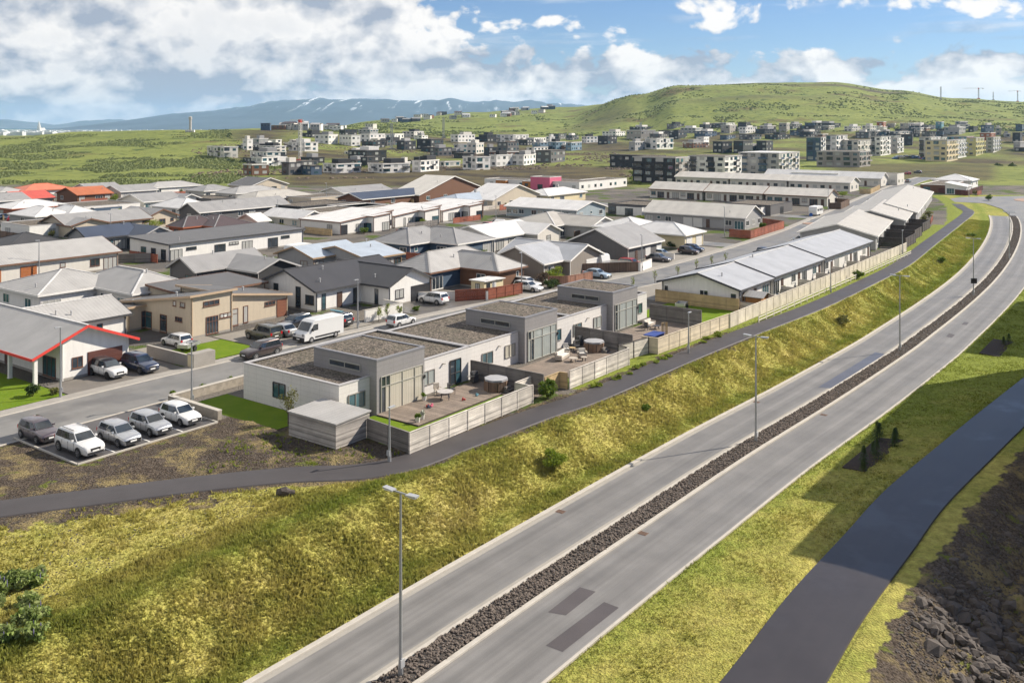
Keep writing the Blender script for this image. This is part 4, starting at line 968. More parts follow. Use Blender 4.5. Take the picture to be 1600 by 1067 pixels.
# ------------------------------------------------------------------ timber: decks, fences, sheds
WG = wood_mat('weathered_boards', (.70, .645, .57), 'z', .145, .55, .32); WGd = wood_mat('grey_boards', (.215, .195, .18), 'z', .145, .5, .3)
PINE = wood_mat('pine_boards', (.52, .38, .20), 'z', .145, .45, .18); CREAM = wood_mat('pale_boards', (.74, .67, .55), 'x', .145, .3, .12)
RED = wood_mat('red_boards', (.33, .095, .05), 'z', .12, .55, .25); BRN = wood_mat('brown_boards', (.20, .13, .09), 'x', .14, .5, .3); DARKW = wood_mat('dark_boards', (.075, .06, .055), 'z', .14, .5, .3)
DECK = wood_mat('deck_planks', (.27, .215, .17), 'x', .14, .55, .30); POST = wood_mat('post_wood', (.30, .26, .22), 'z', .5, .1, .2)
def panel_mesh(L, h, vertical, th=.05):
    def fn():
        g = M()
        if vertical:
            n = max(1, int(L / .145)); w_ = L / n
            for k in range(n): g.box(k * w_ + .006, (k + 1) * w_ - .006, -th / 2 + (.008 if k % 2 else 0), th / 2, .05, h)
        else:
            n = max(1, int(h / .145)); w_ = h / n
            for k in range(n): g.box(.0, L, -th / 2 + (.006 if k % 2 else 0), th / 2, k * w_ + .006 + .04 * (k == 0), (k + 1) * w_ - .006)
        return g.mesh('panel')
    return cached(('panel', round(L, 2), round(h, 2), vertical), fn)
def fence(label, pts, h, m, step=2.2, vertical=False, cap=True, group=None, world=False, postm=None, name='fence', zf=None):
    P = [np.array(p) if world else ST(*p) for p in pts]
    root = thing(name, label, 'fence' if name == 'fence' else 'wall', (P[0][0], P[0][1], 0), 0, group); o = P[0]
    for a, b_ in zip(P[:-1], P[1:]):
        d = b_ - a; L = np.hypot(*d); n = max(1, round(L / step)); l = round(L / n, 2); e = d / L; rz = atan2(e[1], e[0])
        for k in range(n):
            p = a + e * (L * k / n) - o; z = (zf(*(p + o)) if zf else 0.)
            mk('panel', withmat(panel_mesh(l - .06, h, vertical), m), None, root, (p[0] + e[0] * .04, p[1] + e[1] * .04, z), rz)
            mk('post', withmat(cached(('post', h), lambda: M().box(-.05, .05, -.06, .06, -.2, h + .03).mesh('post')), postm or m), None, root, (p[0], p[1], z), rz)
            if cap: mk('cap_rail', withmat(cached(('cap', l), lambda: M().box(.05, l - .05, -.07, .07, 0, .035).mesh('cap_rail')), postm or m), None, root, (p[0], p[1], z + h + .004), rz)
        p = b_ - o
        mk('post', withmat(cached(('post', h), lambda: M().box(-.05, .05, -.06, .06, -.2, h + .03).mesh('post')), postm or m), None, root, (p[0], p[1], 0), rz)
    return root
def deck(label, s0, s1, t0, t1, z=.16):
    r = thing('deck', label, 'deck', at(s0, t0), RZ)
    n = int((s1 - s0) / .145); w_ = (s1 - s0) / n
    pl = cached(('plank', t1 - t0), lambda: M().box(.006, w_ - .006, 0, t1 - t0, z - .04, z).mesh('plank'))
    for k in range(n): mk('plank', withmat(pl, DECK), None, r, (k * w_, 0, 0))
    mk('frame', M().box(0, s1 - s0, .02, .08, 0, z - .042).box(0, s1 - s0, t1 - t0 - .08, t1 - t0 - .02, 0, z - .042).box(.02, .08, .1, t1 - t0 - .1, 0, z - .043), DARKW, r)
    return r
deck('weathered grey deck with toys and round table before the first living room', 57.0, 70.4, 52.0, 56.8)
deck('dark lower deck corner behind the leafy shrub', 68.3, 70.4, 48.8, 51.9, .12)
deck('weathered grey deck with sofa set before the middle living room', 71.2, 89.2, 50.1, 55.9)
deck('weathered grey deck before the last living room', 89.6, 105.5, 49.8, 55.9)
for a, b_, t0, t1 in ((52.2, 68.2, 48.35, 51.9), (73.8, 84.6, 48.2, 50.0), (52.4, 56.9, 51.9, 57)):
    sheet('lawn', [(a, t0), (b_, t0), (b_, t1), (a, t1)], .05, LAWN)
fence('weathered whitewashed board fence beside the footpath, before the toy-strewn deck', [(51.9, 48.2), (68.0, 48.2)], 1.65, WG, 2.3)
fence('grey board fence between the white shed and the footpath', [(52.0, 48.35), (52.5, 53.3)], 1.6, WGd, 2.5)
fence('dark board screen between the first and middle decks', [(70.7, 48.9), (70.7, 57.5)], 1.9, WGd, 2.1)
fence('short weathered fence return beside the leafy shrub', [(68.1, 48.3), (68.1, 50.2), (70.5, 50.2)], 1.5, WG, 2.2)
fence('new yellow pine fence corner between two weathered fences', [(70.8, 49.6), (70.9, 48.9), (73.4, 48.9), (73.5, 48.1)], 1.55, PINE, 2.3)
fence('whitewashed board fence beside the footpath, before the sofa deck', [(73.6, 47.9), (84.8, 47.8)], 1.75, WG, 2.2)
fence('dark board screen behind the hot tub with steps', [(89.4, 50.0), (89.4, 57.4)], 2.0, WGd, 2.0)
fence('short whitewashed fence with dark posts behind the green weeds', [(84.9, 48.2), (85, 49.2), (90.3, 48.5)], 1.8, WG, 2.4, postm=DARKW)
fence('new pine fence with a stack of boards behind it', [(90.5, 49.4), (90.6, 47.5), (107.4, 46.6)], 1.75, wood_mat('pale_pine', (.72, .62, .46), 'z', .145, .35, .15), 2.4)
fence('dark stepped board screen at the end of the last deck', [(105.8, 49.5), (105.8, 56.6)], 2.1, WGd, 2.2)
fence('long pale board fence between the sheet-roofed terrace and the footpath', [(107.6, 46.5), (150, 46.2), (193, 46.6)], 1.75, CREAM, 2.4, True)
fence('yellow pine fence across the end of the lawn by the terrace', [(117.6, 49.6), (117.6, 62)], 1.7, PINE, 1.9, True, postm=PINE)
for i, s_ in enumerate((118.4, 126, 133.5, 141, 149, 157, 165, 173)):
    fence('low whitewashed patio screen on the terrace side of the long pale fence', [(s_, 46.9), (s_, 49.7)], 1.2, WG, 2.8, group='patio screens behind the long pale fence')
rail = thing('railing', 'white three-rail fence beside the footpath bank', 'fence', at(112.5, 44.6))
for k in range(30):
    a = ST(112.5 + k * 2.55, 44.8) - ST(112.5, 44.6); b_ = ST(112.5 + (k + 1) * 2.55, 44.8) - ST(112.5, 44.6)
    mk('post', cached('rpost', lambda: M().box(-.05, .05, -.05, .05, -.2, .85).mesh('post')), mat('rail_white', (.66, .62, .52), .7, .1), rail, (a[0], a[1], 0), RZ)
    for z in (.35, .72): mk('rail', M().bar((a[0], a[1], z), (b_[0], b_[1], z), .05, .12), mat('rail_white', (.6, .6, .6)), rail)
shed = thing('shed', 'grey slatted garden shed with white sheet roof beside the path lamp', 'shed', at(49.2, 53.4), RZ)
for k in range(14):
    z = .06 + k * .136; g = M(); e = .012 * (k % 2)
    g.box(0, 3.6, e, .06, z, z + .125).box(0, 3.6, 5.44, 5.5 - e, z, z + .125).box(e, .06, .06, 5.44, z, z + .125).box(3.54, 3.6 - e, .06, 5.44, z, z + .125)
    mk('slat', g, wood_mat('shed_boards', (.42, .385, .35), 'z', .136, .4, .28), shed)
mk('core', M().box(.07, 3.53, .07, 5.43, 0, 1.94), DARKW, shed)
mk('roof', M().slab([(-.08, -.08, 2.02), (3.72, -.08, 2.16), (3.72, 5.6, 2.16), (-.08, 5.6, 2.02)], .1), roofm('lgrey', 'y'), shed)
gh = thing('garden_shed', 'small orange-edged log cabin roof behind the pine fence', 'shed', at(118.6, 46.9), RZ)
gh.location = at(119.2, 47.4)
mk('wall', M().box(.2, 2.8, -.2, 2.0, 0, 1.9), wood_mat('cabin_boards', (.42, .2, .06), 'z', .14, .4, .2), gh)
mk('roof', M().slab([(-.1, -.6, 1.9), (1.5, -.6, 2.5), (1.5, 2.3, 2.5), (-.1, 2.3, 1.9)], .08).slab([(1.5, -.6, 2.5), (3.1, -.6, 1.9), (3.1, 2.3, 1.9), (1.5, 2.3, 2.5)], .08), roofm('lgrey', 'y'), gh)
# red-fenced playhouse, garden walls, fences among the houses
fence('tall red slatted fence beside the white playhouse', [(100.5, 84.6), (104.5, 81.8), (111.0, 80.6)], 1.6, RED, 1.6)
ph = thing('playhouse', 'cream garden playhouse with white roof behind the red fence', 'shed', at(105.5, 83.4), RZ)
mk('wall', M().box(0, 4.6, 0, 2.4, 0, 2.2), wallm('cream'), ph); mk('roof', M().slab([(-.2, -.3, 2.35), (4.8, -.3, 2.25), (4.8, 2.7, 2.25), (-.2, 2.7, 2.35)], .12), roofm('white', 'x'), ph)
put_window(ph, 1.0, -.012, .9, 0, .8, 1.0, 'd'); put_door(ph, 2.4, -.012, .03, 0, .9, 1.9, DW); put_window(ph, -.012, 1.2, .9, -pi / 2, .8, 1.0, 'd')
def wallthing(label, pts, h, th, m, name='garden_wall', z0=0.):
    P = [ST(*p) for p in pts]; o = P[0]; g = M()
    for a, b_ in zip(P[:-1], P[1:]): g.bar((a[0] - o[0], a[1] - o[1], h / 2 - .1), (b_[0] - o[0], b_[1] - o[1], h / 2 - .1), th, h + .2)
    r = thing(name, label, 'wall', (o[0], o[1], z0)); mk('wall', g, m, r)
    c = M()
    for a, b_ in zip(P[:-1], P[1:]): c.bar((a[0] - o[0], a[1] - o[1], h + .03), (b_[0] - o[0], b_[1] - o[1], h + .03), th + .06, .06)
    mk('coping', c, KERB, r); return r
WW = wallm('white')
wallthing('white terrace wall before the black-roofed house', [(83.2, 85.0), (89.6, 84.6), (89.8, 88.2)], 1.5, .22, WW)
wallthing('low white wall between the drive and the red slatted fence', [(97.6, 89.5), (103.6, 83.4), (104.4, 81.8)], 1.2, .25, WW)
wallthing('white wall corner beside the charcoal house forecourt', [(139.6, 84), (139.7, 76.6), (145.2, 77.4)], 1.5, .2, WW)
wallthing('low white wall between two forecourts with a clipped hedge', [(156, 84), (156, 78.4)], 1.1, .2, WW)
STN = mat('stone_wall', (.30, .265, .215), .9, .35, 2.2, .8, 6)
wallthing('low natural stone wall between the row house and the street', [(48.4, 66.8), (48.5, 74.2), (60.0, 74.3)], .75, .4, STN)
fence('brown upright board fence beside the caravan', [(131.8, 83.2), (139.4, 76.9)], 1.7, BRN, 2., True)
fence('red-brown board fence beside the bushy shrubs', [(118.2, 80.8), (120.2, 78.6), (126.2, 77.8)], 1.6, wood_mat('faded_red_boards', (.40, .2, .13), 'x', .14, .45, .25), 2., True)
fence('red board fence round the terrace garden', [(194.5, 84.2), (194.2, 79.2), (218, 80.5), (222, 88)], 1.8, RED, 2.4)
fence('brown fence round the end garden of the cream terrace', [(276, 88.5), (278, 85.5), (293, 87.5), (295, 98)], 1.9, BRN, 2.6, True)
fence('tan fence with hedge beside the grey two-tone terrace', [(344, 99), (345, 95.5), (372, 99.5)], 1.8, PINE, 3.0, True)
fence('dark red fence round the courtyard houses', [(371, 84), (357.7, 66), (392, 67)], 1.8, wood_mat('maroon_boards', (.12, .035, .025), 'x', .14, .5, .25), 3.0, True)
for i, (s_, l, tb) in enumerate(((197, 12, 58), (213, 10, 60), (229, 11, 62))):
    fence('dark boarded patio enclosure of the grey gabled houses', [(s_, tb), (s_ + 1, tb - 10), (s_ + l, tb - 9.4), (s_ + l, tb + 1)], 2.0, DARKW, 2.6, group='patio enclosures of the grey gabled houses')
for lab, pts, h, m in [
    ('timber fence with pink toy between the orange-garage house and the long white house', [(75, 131), (83, 131), (83, 141)], 1.8, wood_mat('tan_boards', (.36, .25, .16), 'x', .14, .5, .25)),
    ('brown fence beside the pale blue roofed house', [(124, 116), (124, 108)], 1.8, RED), ('timber fence behind the black tiled roof', [(70, 163), (82, 160)], 1.8, BRN),
    ('grey fence between the navy roof and the long white house', [(88, 160), (96, 153)], 1.7, WGd), ('brown fence between the grey valley roof and the long blue-grey house', [(182, 112), (196, 112)], 1.7, BRN)]:
    fence(lab, pts, h, m, 2.4, True)
wallthing('pale concrete wall with dark planter slot before the tan house', [(57.0, 83.6), (57.0, 91.4)], 1.2, .18, CONC)
binbox = thing('bin_shelter', 'grey concrete bin shelter with yellow panel beside the lawn', 'shelter', at(56.9, 82.9), RZ)
mk('wall', M().box(0, 2.6, 0, .12, 0, 1.35).box(0, .12, .12, 1.1, 0, 1.35).box(1.24, 1.36, .12, 1.1, 0, 1.35).box(2.48, 2.6, .12, 1.1, 0, 1.35).box(.0, 2.6, .0, 1.1, 1.352, 1.44), CONC, binbox)
mk('door', M().box(.14, 1.22, 1.0, 1.05, .08, 1.3), wallm('grey'), binbox); mk('side_panel', M().box(-.03, -.002, .1, 1.0, .1, 1.3), wallm('cream'), binbox)

# porch posts and carport of the red-edged house
for (s_, t_, h) in ((43.9, 89.2, 2.85), (43.9, 94.2, 2.85)):
    tag(mk('porch_column', M().box(-.16, .16, -.16, .16, 0, h).box(-.2, .2, -.2, .2, 0, .12), WW, None, at(s_, t_), RZ), 'white square porch column under the red-edged eaves', 'column', 'porch columns of the red-edged house')

# ------------------------------------------------------------------ garden furniture
RAT = mat('rattan', (.42, .37, .31), .85, .25, 6, .6, 40); CUSH = mat('cushion', (.62, .59, .54), .9, .08, 4); STEEL = mat('dark_steel', (.06, .06, .065), .45, .1)
def hot_tub(label, s, t):
    r = thing('hot_tub', label, 'hot tub', at(s, t, .16), RZ)
    for k in range(8):
        a = 2 * pi * (k + .5) / 8; R_ = 1.05
        for j in (-1, 0, 1):
            w_ = .27; x, y = R_ * cos(a) - sin(a) * j * w_, R_ * sin(a) + cos(a) * j * w_
            mk('stave', cached('stave', lambda: M().box(-.03, .03, -.13, .13, 0, .95).mesh('stave')), BRN, r, (x, y, 0), a)
    mk('shell', M().lathe(0, 0, [(1.0, .05), (1.0, .93), (1.14, .94), (1.16, 1.0), (1.1, 1.03), (.05, 1.04)], 8), mat('tub_rim', (.3, .3, .31), .6), r, (0, 0, 0), pi / 8)
    mk('cover', M().lathe(0, 0, [(1.12, 1.045), (1.14, 1.12), (.6, 1.17), (.02, 1.18)], 8), mat('tub_cover', (.33, .33, .34), .7, .1), r, (0, 0, 0), pi / 8)
    for k in range(2): mk('step', M().box(-.4, .4, -1.9 + .32 * k, -1.9 + .32 * (k + 1), 0, .25 + .25 * k), WGd, r, (.2, .25, 0))
    return r
hot_tub('brown stave hot tub with grey cover on the toy-strewn deck', 69.0, 53.1)
hot_tub('brown stave hot tub with grey cover and steps on the sofa deck', 87.3, 53.6)
def chair(label, s, t, rz, m=STEEL, z=.16):
    r = thing('garden_chair', label, 'chair', at(s, t, z), rz)
    for x in (-.24, .24):
        for y in (-.24, .24): mk('leg', cached('cleg', lambda: M().box(-.02, .02, -.02, .02, 0, .42).mesh('leg')), STEEL, r, (x, y, 0))
    mk('seat', withmat(cached('cseat', lambda: M().box(-.28, .28, -.28, .28, .42, .47).mesh('seat')), m), None, r)
    mk('backrest', withmat(cached('cback', lambda: M().slab([(-.28, .24, .98), (.28, .24, .98), (.28, .34, .98), (-.28, .34, .98)], .5).mesh('backrest')), m), None, r)
    for x in (-.27, .27): mk('armrest', withmat(cached('carm', lambda: M().box(-.03, .03, -.24, .26, .62, .66).mesh('armrest')), m), None, r, (x, 0, 0))
    return r
def table(label, s, t, R_=.6, h=.72, m=None, z=.16):
    r = thing('garden_table', label, 'table', at(s, t, z), 0)
    mk('tabletop', M().lathe(0, 0, [(R_ - .02, h - .04), (R_, h - .03), (R_, h), (.02, h + .002)], 20), m or mat('table_stone', (.42, .40, .38), .6, .15, 5), r)
    for k in range(4): a = pi / 4 + k * pi / 2; mk('leg', M().bar((cos(a) * R_ * .7, sin(a) * R_ * .7, 0), (cos(a) * R_ * .5, sin(a) * R_ * .5, h - .04), .05, .05), STEEL, r)
    return r
table('round stone garden table before the toy-strewn deck windows', 63.9, 55.0, .75)
chair('dark garden chair beside the round stone table', 65.5, 55.6, 2.0); chair('grey wicker chair against the white wall by the round table', 64.6, 56.5, .6, RAT)
table('low side table beside the hot tub on the sofa deck', 85.4, 55.2, .35, .5, PINE); chair('dark chair by the wall on the sofa deck', 86.6, 55.4, 1.2); chair('white chair by the wall on the sofa deck', 84.8, 55.6, 0.2, CUSH)
def sofa(label, s, t, rz, L=2.2):
    r = thing('garden_sofa', label, 'sofa', at(s, t, .16), rz)
    mk('base', M().box(-L / 2, L / 2, -.4, .4, .12, .38), RAT, r); mk('backrest', M().box(-L / 2, L / 2, .3, .42, .38, .82), RAT, r)
    for x in (-1, 1): mk('armrest', M().box(x * L / 2 - .08, x * L / 2 + .08, -.4, .3, .38, .62), RAT, r)
    n = max(1, round(L / .75))
    for k in range(n):
        w_ = (L - .2) / n; x = -L / 2 + .1 + w_ * k
        mk('seat_cushion', M().box(x + .01, x + w_ - .01, -.38, .18, .385, .5), CUSH, r); mk('back_cushion', M().slab([(x + .02, .16, .86), (x + w_ - .02, .16, .86), (x + w_ - .02, .29, .88), (x + .02, .29, .88)], .34), CUSH, r)
    for x in (-1, 1):
        for y in (-.34, .34): mk('leg', M().box(x * (L / 2 - .1) - .03, x * (L / 2 - .1) + .03, y - .03, y + .03, 0, .12), STEEL, r)
    return r
sofa('wicker garden sofa with pale cushions before the middle glazing', 82.2, 54.4, RZ + .2); sofa('wicker armchair with pale cushion beside the sofa', 84.2, 53.2, RZ - .8, .9)
table('low wicker coffee table before the sofa', 82.0, 52.9, .5, .4, RAT); table('small wicker side table by the armchair', 83.0, 52.2, .35, .4, RAT)
sofa('dark wicker sofa on the last deck', 101.8, 54.6, RZ, 1.8); table('low dark table on the last deck', 101.2, 53.2, .5, .4, STEEL); chair('black garden chair on the last deck', 100.0, 53.8, 2.2)
pt = tag(mk('play_table', M().box(-1.3, 1.3, -.75, .75, .70, .76).box(-1.2, -1.1, -.65, .65, 0, .7).box(1.1, 1.2, -.65, .65, 0, .7), mat('table_blue', (.035, .06, .24), .4), None, at(95.8, 50.7, .16), RZ), 'blue-topped games table behind the whitewashed fence', 'table')
for k in range(5):
    a = at(97.4 + k * .12, 50.5 - .1 * k, .16)
    tag(mk('plank', M().slab([(-.1, 0, 1.75), (.1, 0, 1.75), (.1, .05, 1.75), (-.1, .05, 1.75)], 1.8), PINE, None, a, RZ + k * .25), 'loose pale plank leaning behind the whitewashed fence', 'plank', 'loose planks leaning by the fence')
def barbecue(label, s, t):
    r = thing('barbecue', label, 'barbecue', at(s, t, .16), RZ)
    mk('cart', M().box(-.35, .35, -.25, .25, .12, .75), STEEL, r); mk('hood', M().slab([(-.36, -.12, 1.12), (.36, -.12, 1.12), (.36, .26, 1.1), (-.36, .26, 1.1)], .3), STEEL, r)
    for x in (-.62, .62): mk('side_shelf', M().box(x - .22, x + .22, -.22, .22, .74, .78), HANDLE, r)
    for x in (-.28, .28): mk('wheel', M().lathe(0, 0, [(.09, -.03), (.09, .03)], 10), FRAME_D, r, (x, -.1, .07))
barbecue('black gas barbecue beside the dark screen on the toy-strewn deck', 69.6, 56.2); barbecue('black gas barbecue by the hot tub with steps', 88.2, 56.0)
POTM = mat('pot_white', (.62, .6, .56), .7, .1)
def pot(label, s, t, col, R_=.22, h=.4, z=.16, seed=1):
    r = thing('plant_pot', label, 'plant pot', at(s, t, z)); mk('pot', M().lathe(0, 0, [(R_ * .75, 0), (R_, h), (R_ * .9, h), (R_ * .85, h - .05), (.02, h - .06)], 14), POTM, r)
    mk('foliage', leafball(R_ * 1.3, .22, 160, .10, seed), col, r, (0, 0, h + .12))
def leafball(rx, rzz, n, sz, seed, squash=1.0, gaps=.25, clumps=14):
    """leaf-sized faces in clumps through an uneven volume"""
    r = np.random.default_rng(seed); cc = r.normal(size=(clumps, 3)); cc /= np.linalg.norm(cc, axis=1)[:, None]; cc *= (r.random((clumps, 1)) ** .5) * .78
    rad = r.uniform(.26, .5, clumps)
    k = r.integers(0, clumps, n); d = r.normal(size=(n, 3)); d /= np.linalg.norm(d, axis=1)[:, None]
    p = cc[k] + d * (rad[k] * r.random(n) ** (1 / 2.2))[:, None]; p *= (rx, rx, rzz)
    a = r.normal(size=(n, 3)); a /= np.linalg.norm(a, axis=1)[:, None]; b_ = np.cross(a, r.normal(size=(n, 3))); b_ /= np.linalg.norm(b_, axis=1)[:, None]
    s_ = sz * r.uniform(.6, 1.3, n)[:, None]
    v = np.stack([p - a * s_, p + b_ * s_ * .55, p + a * s_, p - b_ * s_ * .55], 1).reshape(-1, 3)
    return npmesh('foliage', v, np.arange(4 * n).reshape(n, 4))
def leaf_mat(name, c0, c1):
    m, t, b = base_mat(name); pos = t.n('ShaderNodeNewGeometry').outputs['Position']
    c = t.mix(t.rmap(t.noise(pos, 1.6, 3), .35, .65), c0, c1); t.put(b.inputs['Base Color'], c); b.inputs['Roughness'].default_value = .7; b.inputs['Specular IOR Level'].default_value = .2
    tr = t.n('ShaderNodeBsdfTranslucent'); t.put(tr.inputs[0], c); mx = t.n('ShaderNodeMixShader'); mx.inputs[0].default_value = .3
    out = [n for n in m.node_tree.nodes if n.type == 'OUTPUT_MATERIAL'][0]
    m.node_tree.links.new(b.outputs[0], mx.inputs[1]); m.node_tree.links.new(tr.outputs[0], mx.inputs[2]); m.node_tree.links.new(mx.outputs[0], out.inputs[0])
    return m
LEAF = leaf_mat('leaf_green', (.08, .14, .018), (.16, .22, .03)); LEAFY = leaf_mat('leaf_fresh', (.16, .22, .022), (.26, .31, .04)); LEAFD = leaf_mat('leaf_dark', (.035, .065, .018), (.07, .10, .028)); LEAFO = leaf_mat('leaf_olive', (.13, .14, .045), (.22, .21, .065))
LUP = leaf_mat('lupin_leaf', (.17, .24, .05), (.30, .34, .13)); BARK = mat('bark', (.11, .085, .06), .9, .3, 4)
pot('white pot with round green plant at the deck corner', 57.6, 52.6, LEAF, seed=3); pot('white pot with pale bush beside the green one', 58.4, 52.8, mat('bush_pale', (.5, .5, .42), .9, .2), .2, seed=4)
pot('planter with green shrub under the white wall', 62.5, 56.3, LEAF, .25, seed=5)
for k, (s_, t_, c) in enumerate(((61.2, 54.7, 'red'), (61.5, 54.5, 'pink'), (61.0, 54.4, 'navy'), (64.6, 53.4, 'red'), (66.4, 53.3, 'teal'))):
    g = M().box(-.16, .16, -.07, .07, .06, .16).lathe(-.1, -.1, [(.06, 0), (.06, .08)], 8).lathe(.1, .1, [(.06, 0), (.06, .08)], 8).box(.02, .12, -.06, .06, .16, .26)
    tag(mk('toy_car', g, wallm(c), None, at(s_, t_, .16), k), f'small {("red", "pink", "dark blue", "red", "teal")[k]} plastic toy {("beside the table legs", "beside the table legs", "beside the table legs", "lying alone on the planks", "lying alone on the planks")[k]}', 'toy')
# ------------------------------------------------------------------ apartment blocks and the hillside houses
def block(label, x0, x1, base_y, hpx, wall, split=.55, ang=None, storeys=4, name='apartment_block', balc=True, roof='gravel', fas='grey', group=None, cat='building', wall2=None, lmax=34.):
    """box-shaped building whose nearest corner stands on photo row base_y; its two visible faces span the columns x0..x1"""
    th = radians(ang) if ang is not None else TH
    u = np.array([sin(th), cos(th)]); v = np.array([-cos(th), sin(th)]); xc = x0 + (x1 - x0) * split
    P, z = GT(xc, base_y); h = hpx * P[1] / FP
    lb = solve_len(P, v, x0); la = solve_len(P, u, x1)
    if not 0 < la < lmax: la = lmax if la < 0 or la > lmax else la
    la, lb = max(5., min(la, lmax)), max(5., min(abs(lb), lmax))
    r = thing(name, label, cat, (P[0], P[1], z), pi / 2 - th, group)
    g = M().box(0, la, 0, lb, -4, h - .05); mk('wall', g, wallm(wall), r)
    if wall2: mk('front_cladding', M().box(.05, la - .05, -.12, -.01, 0, h - .1), wallm(wall2), r)
    mk('roof', M().box(-.15, la + .15, -.15, lb + .15, h - .04, h + .25), roofm(roof, 'x') if roof != 'gravel' else ROOFGRAVEL, r)
    mk('parapet', M().box(-.2, la + .2, -.22, -.151, h - .25, h + .3).box(-.22, -.151, -.15, lb + .2, h - .25, h + .3), fasm(fas), r)
    sh = h / storeys; wh = round(min(1.7, sh * .55), 1)
    for L, face in ((la, 'F'), (lb, 'L')):
        n = max(1, min(8, round(L / 4.8))); cw = L / n; ww = round(min(2.4, cw * .6), 1)
        for i in range(n):
            bal = balc and (i % 2 == (0 if face == 'F' else 1)) and storeys > 1
            for j in range(storeys):
                q = cw * (i + .5) + rnd.uniform(-.08, .08) * cw
                loc, rz = ((q, -.03 - (.12 if wall2 else 0), sh * j + sh * .28), 0) if face == 'F' else ((-.03, q, sh * j + sh * .28), -pi / 2)
                w2 = ww if not bal else round(cw * .75, 1); h2 = wh if not bal else round(sh * .68, 1)
                mk('window', withmat(pane_mesh(w2, h2), rnd.choice((GL, GL, GLB, CUR, CUR))), None, r, loc, rz)
                if bal and j > 0:
                    loc2 = (cw * (i + .5), 0, sh * j) if face == 'F' else (0, cw * (i + .5), sh * j)
                    mk('balcony', withmat(cached(('balc', round(cw, 1)), lambda: M().box(-cw * .44, cw * .44, -1.2, -.02, 0, .12).box(-cw * .44, cw * .44, -1.2, -1.14, .12, .95).mesh('balcony')), fasm('dark') if wall in ('white', 'offwhite') and i % 4 else wallm('navy') if wall == 'grey' else wallm(wall)), None, r, loc2, rz)
    return r, la, lb, h
APT = [  # x0, x1, base, h, wall, split, storeys, label
 (989, 1076, 288, 41, 'black', .76, 4, 'black four-storey apartment block with taupe end and balcony fronts', 'concrete'),
 (1076, 1159, 281, 36, 'white', .68, 4, 'white four-storey apartment block with glazed balcony bays', None),
 (1154, 1249, 278, 38, 'grey', .66, 4, 'grey apartment block with blue balconies and white curved roof', 'offwhite'),
 (1276, 1360, 262, 24, 'concrete', .80, 3, 'concrete-brown apartment block with recessed balconies', None),
 (1260, 1290, 252, 37, 'navy', .75, 5, 'narrow navy apartment tower with white flank', 'white'),
 (1290, 1324, 246, 34, 'white', .5, 4, 'white apartment block behind the navy tower', None),
 (1315, 1362, 246, 26, 'offwhite', .55, 3, 'off-white apartment block between navy and white towers', None),
 (1360, 1392, 244, 30, 'white', .5, 4, 'white apartment block with pale flank beside the car park', None),
 (1392, 1412, 240, 24, 'grey', .5, 3, 'small grey apartment wing beside the car park', 'white'),
 (1436, 1470, 249, 34, 'offwhite', .5, 5, 'pale apartment tower beside the tan block', 'white'),
 (1446, 1497, 253, 33, 'cream', .66, 4, 'tan apartment block at the car park', None),
 (1484, 1512, 248, 29, 'grey', .4, 4, 'pale apartment block behind the tan one', 'white'),
 (1510, 1543, 244, 28, 'yellow', .45, 4, 'pale yellow apartment block', None),
 (1542, 1566, 239, 24, 'grey', .4, 4, 'white apartment block beside the yellow one', 'white'),
 (1480, 1530, 225, 11, 'teal', .6, 2, 'low turquoise and red building behind the apartments', 'red')]
for x0, x1, by, h, wc, sp, stn, lab, w2 in APT:
    block(lab, x0, x1, by, h, wc, sp, None, stn, roof='white' if 'curved' in lab else 'gravel', wall2=w2)
# hillside houses: x0, x1, top, base, colour letter
LET = dict(k='black', w='white', g='grey', t='brown', b='blue', n='concrete', v='navy', r='redbrown', o='offwhite', e='teal', d='dgrey')
HILL = """380,420,258,275,t 440,472,255,274,d 472,503,260,274,v 505,564,257,271,w 575,640,257,271,w 544,604,236,254,k 564,593,246,261,k 393,435,247,262,w 391,447,238,252,w 404,447,229,239,o 380,395,218,235,w 395,419,217,231,g 420,440,219,229,w
451,497,223,237,w 492,528,211,226,w 530,563,212,229,w 530,558,203,212,k 563,602,210,223,w 560,591,203,211,g 565,602,222,232,k 602,631,210,224,w 629,662,206,215,o 620,650,221,235,k 651,693,218,234,k 704,742,211,223,w 672,706,232,244,d 709,730,226,239,g 730,756,224,241,o 709,741,240,248,k
620,641,254,269,o 644,686,252,269,w 723,766,246,266,w 748,776,211,222,k 776,826,211,224,w 822,853,216,227,w 853,867,214,223,w 860,890,210,219,d 756,777,231,244,k 777,811,223,237,d 832,856,223,233,b 856,883,222,236,b 765,800,243,261,w 800,837,243,259,w 837,883,236,255,d 823,856,231,241,w
322,372,230,248,o 380,392,226,233,o 884,909,223,236,b 909,934,214,224,w 934,964,213,226,k 941,977,206,214,w 979,1024,204,219,n 983,1008,222,236,g 1008,1054,217,234,w 1045,1085,207,218,k 1015,1045,210,218,d 1085,1123,206,216,v 1093,1115,195,205,k 1126,1152,196,209,n 1153,1175,192,205,k 1155,1183,199,209,w 1187,1212,197,207,n 1217,1240,193,207,n
1088,1114,215,229,w 1067,1107,223,232,t 1114,1144,222,240,k 1146,1179,221,240,k 1182,1208,221,237,k 1125,1150,212,219,v 1155,1190,211,219,d 1195,1245,211,219,k 1250,1315,197,208,k 1319,1345,198,206,o 1347,1369,197,206,o 1370,1389,191,204,r 1406,1437,193,205,n 1462,1481,191,202,e 1475,1515,199,211,g 1534,1553,196,210,v 1555,1585,200,212,n 1531,1578,208,222,r 1582,1604,208,224,k 1585,1612,222,235,g 1389,1434,206,215,o 1408,1444,211,228,k 1337,1372,207,217,d 1440,1465,206,216,d 1440,1462,196,204,d 1587,1610,195,206,v 1516,1532,198,207,k"""
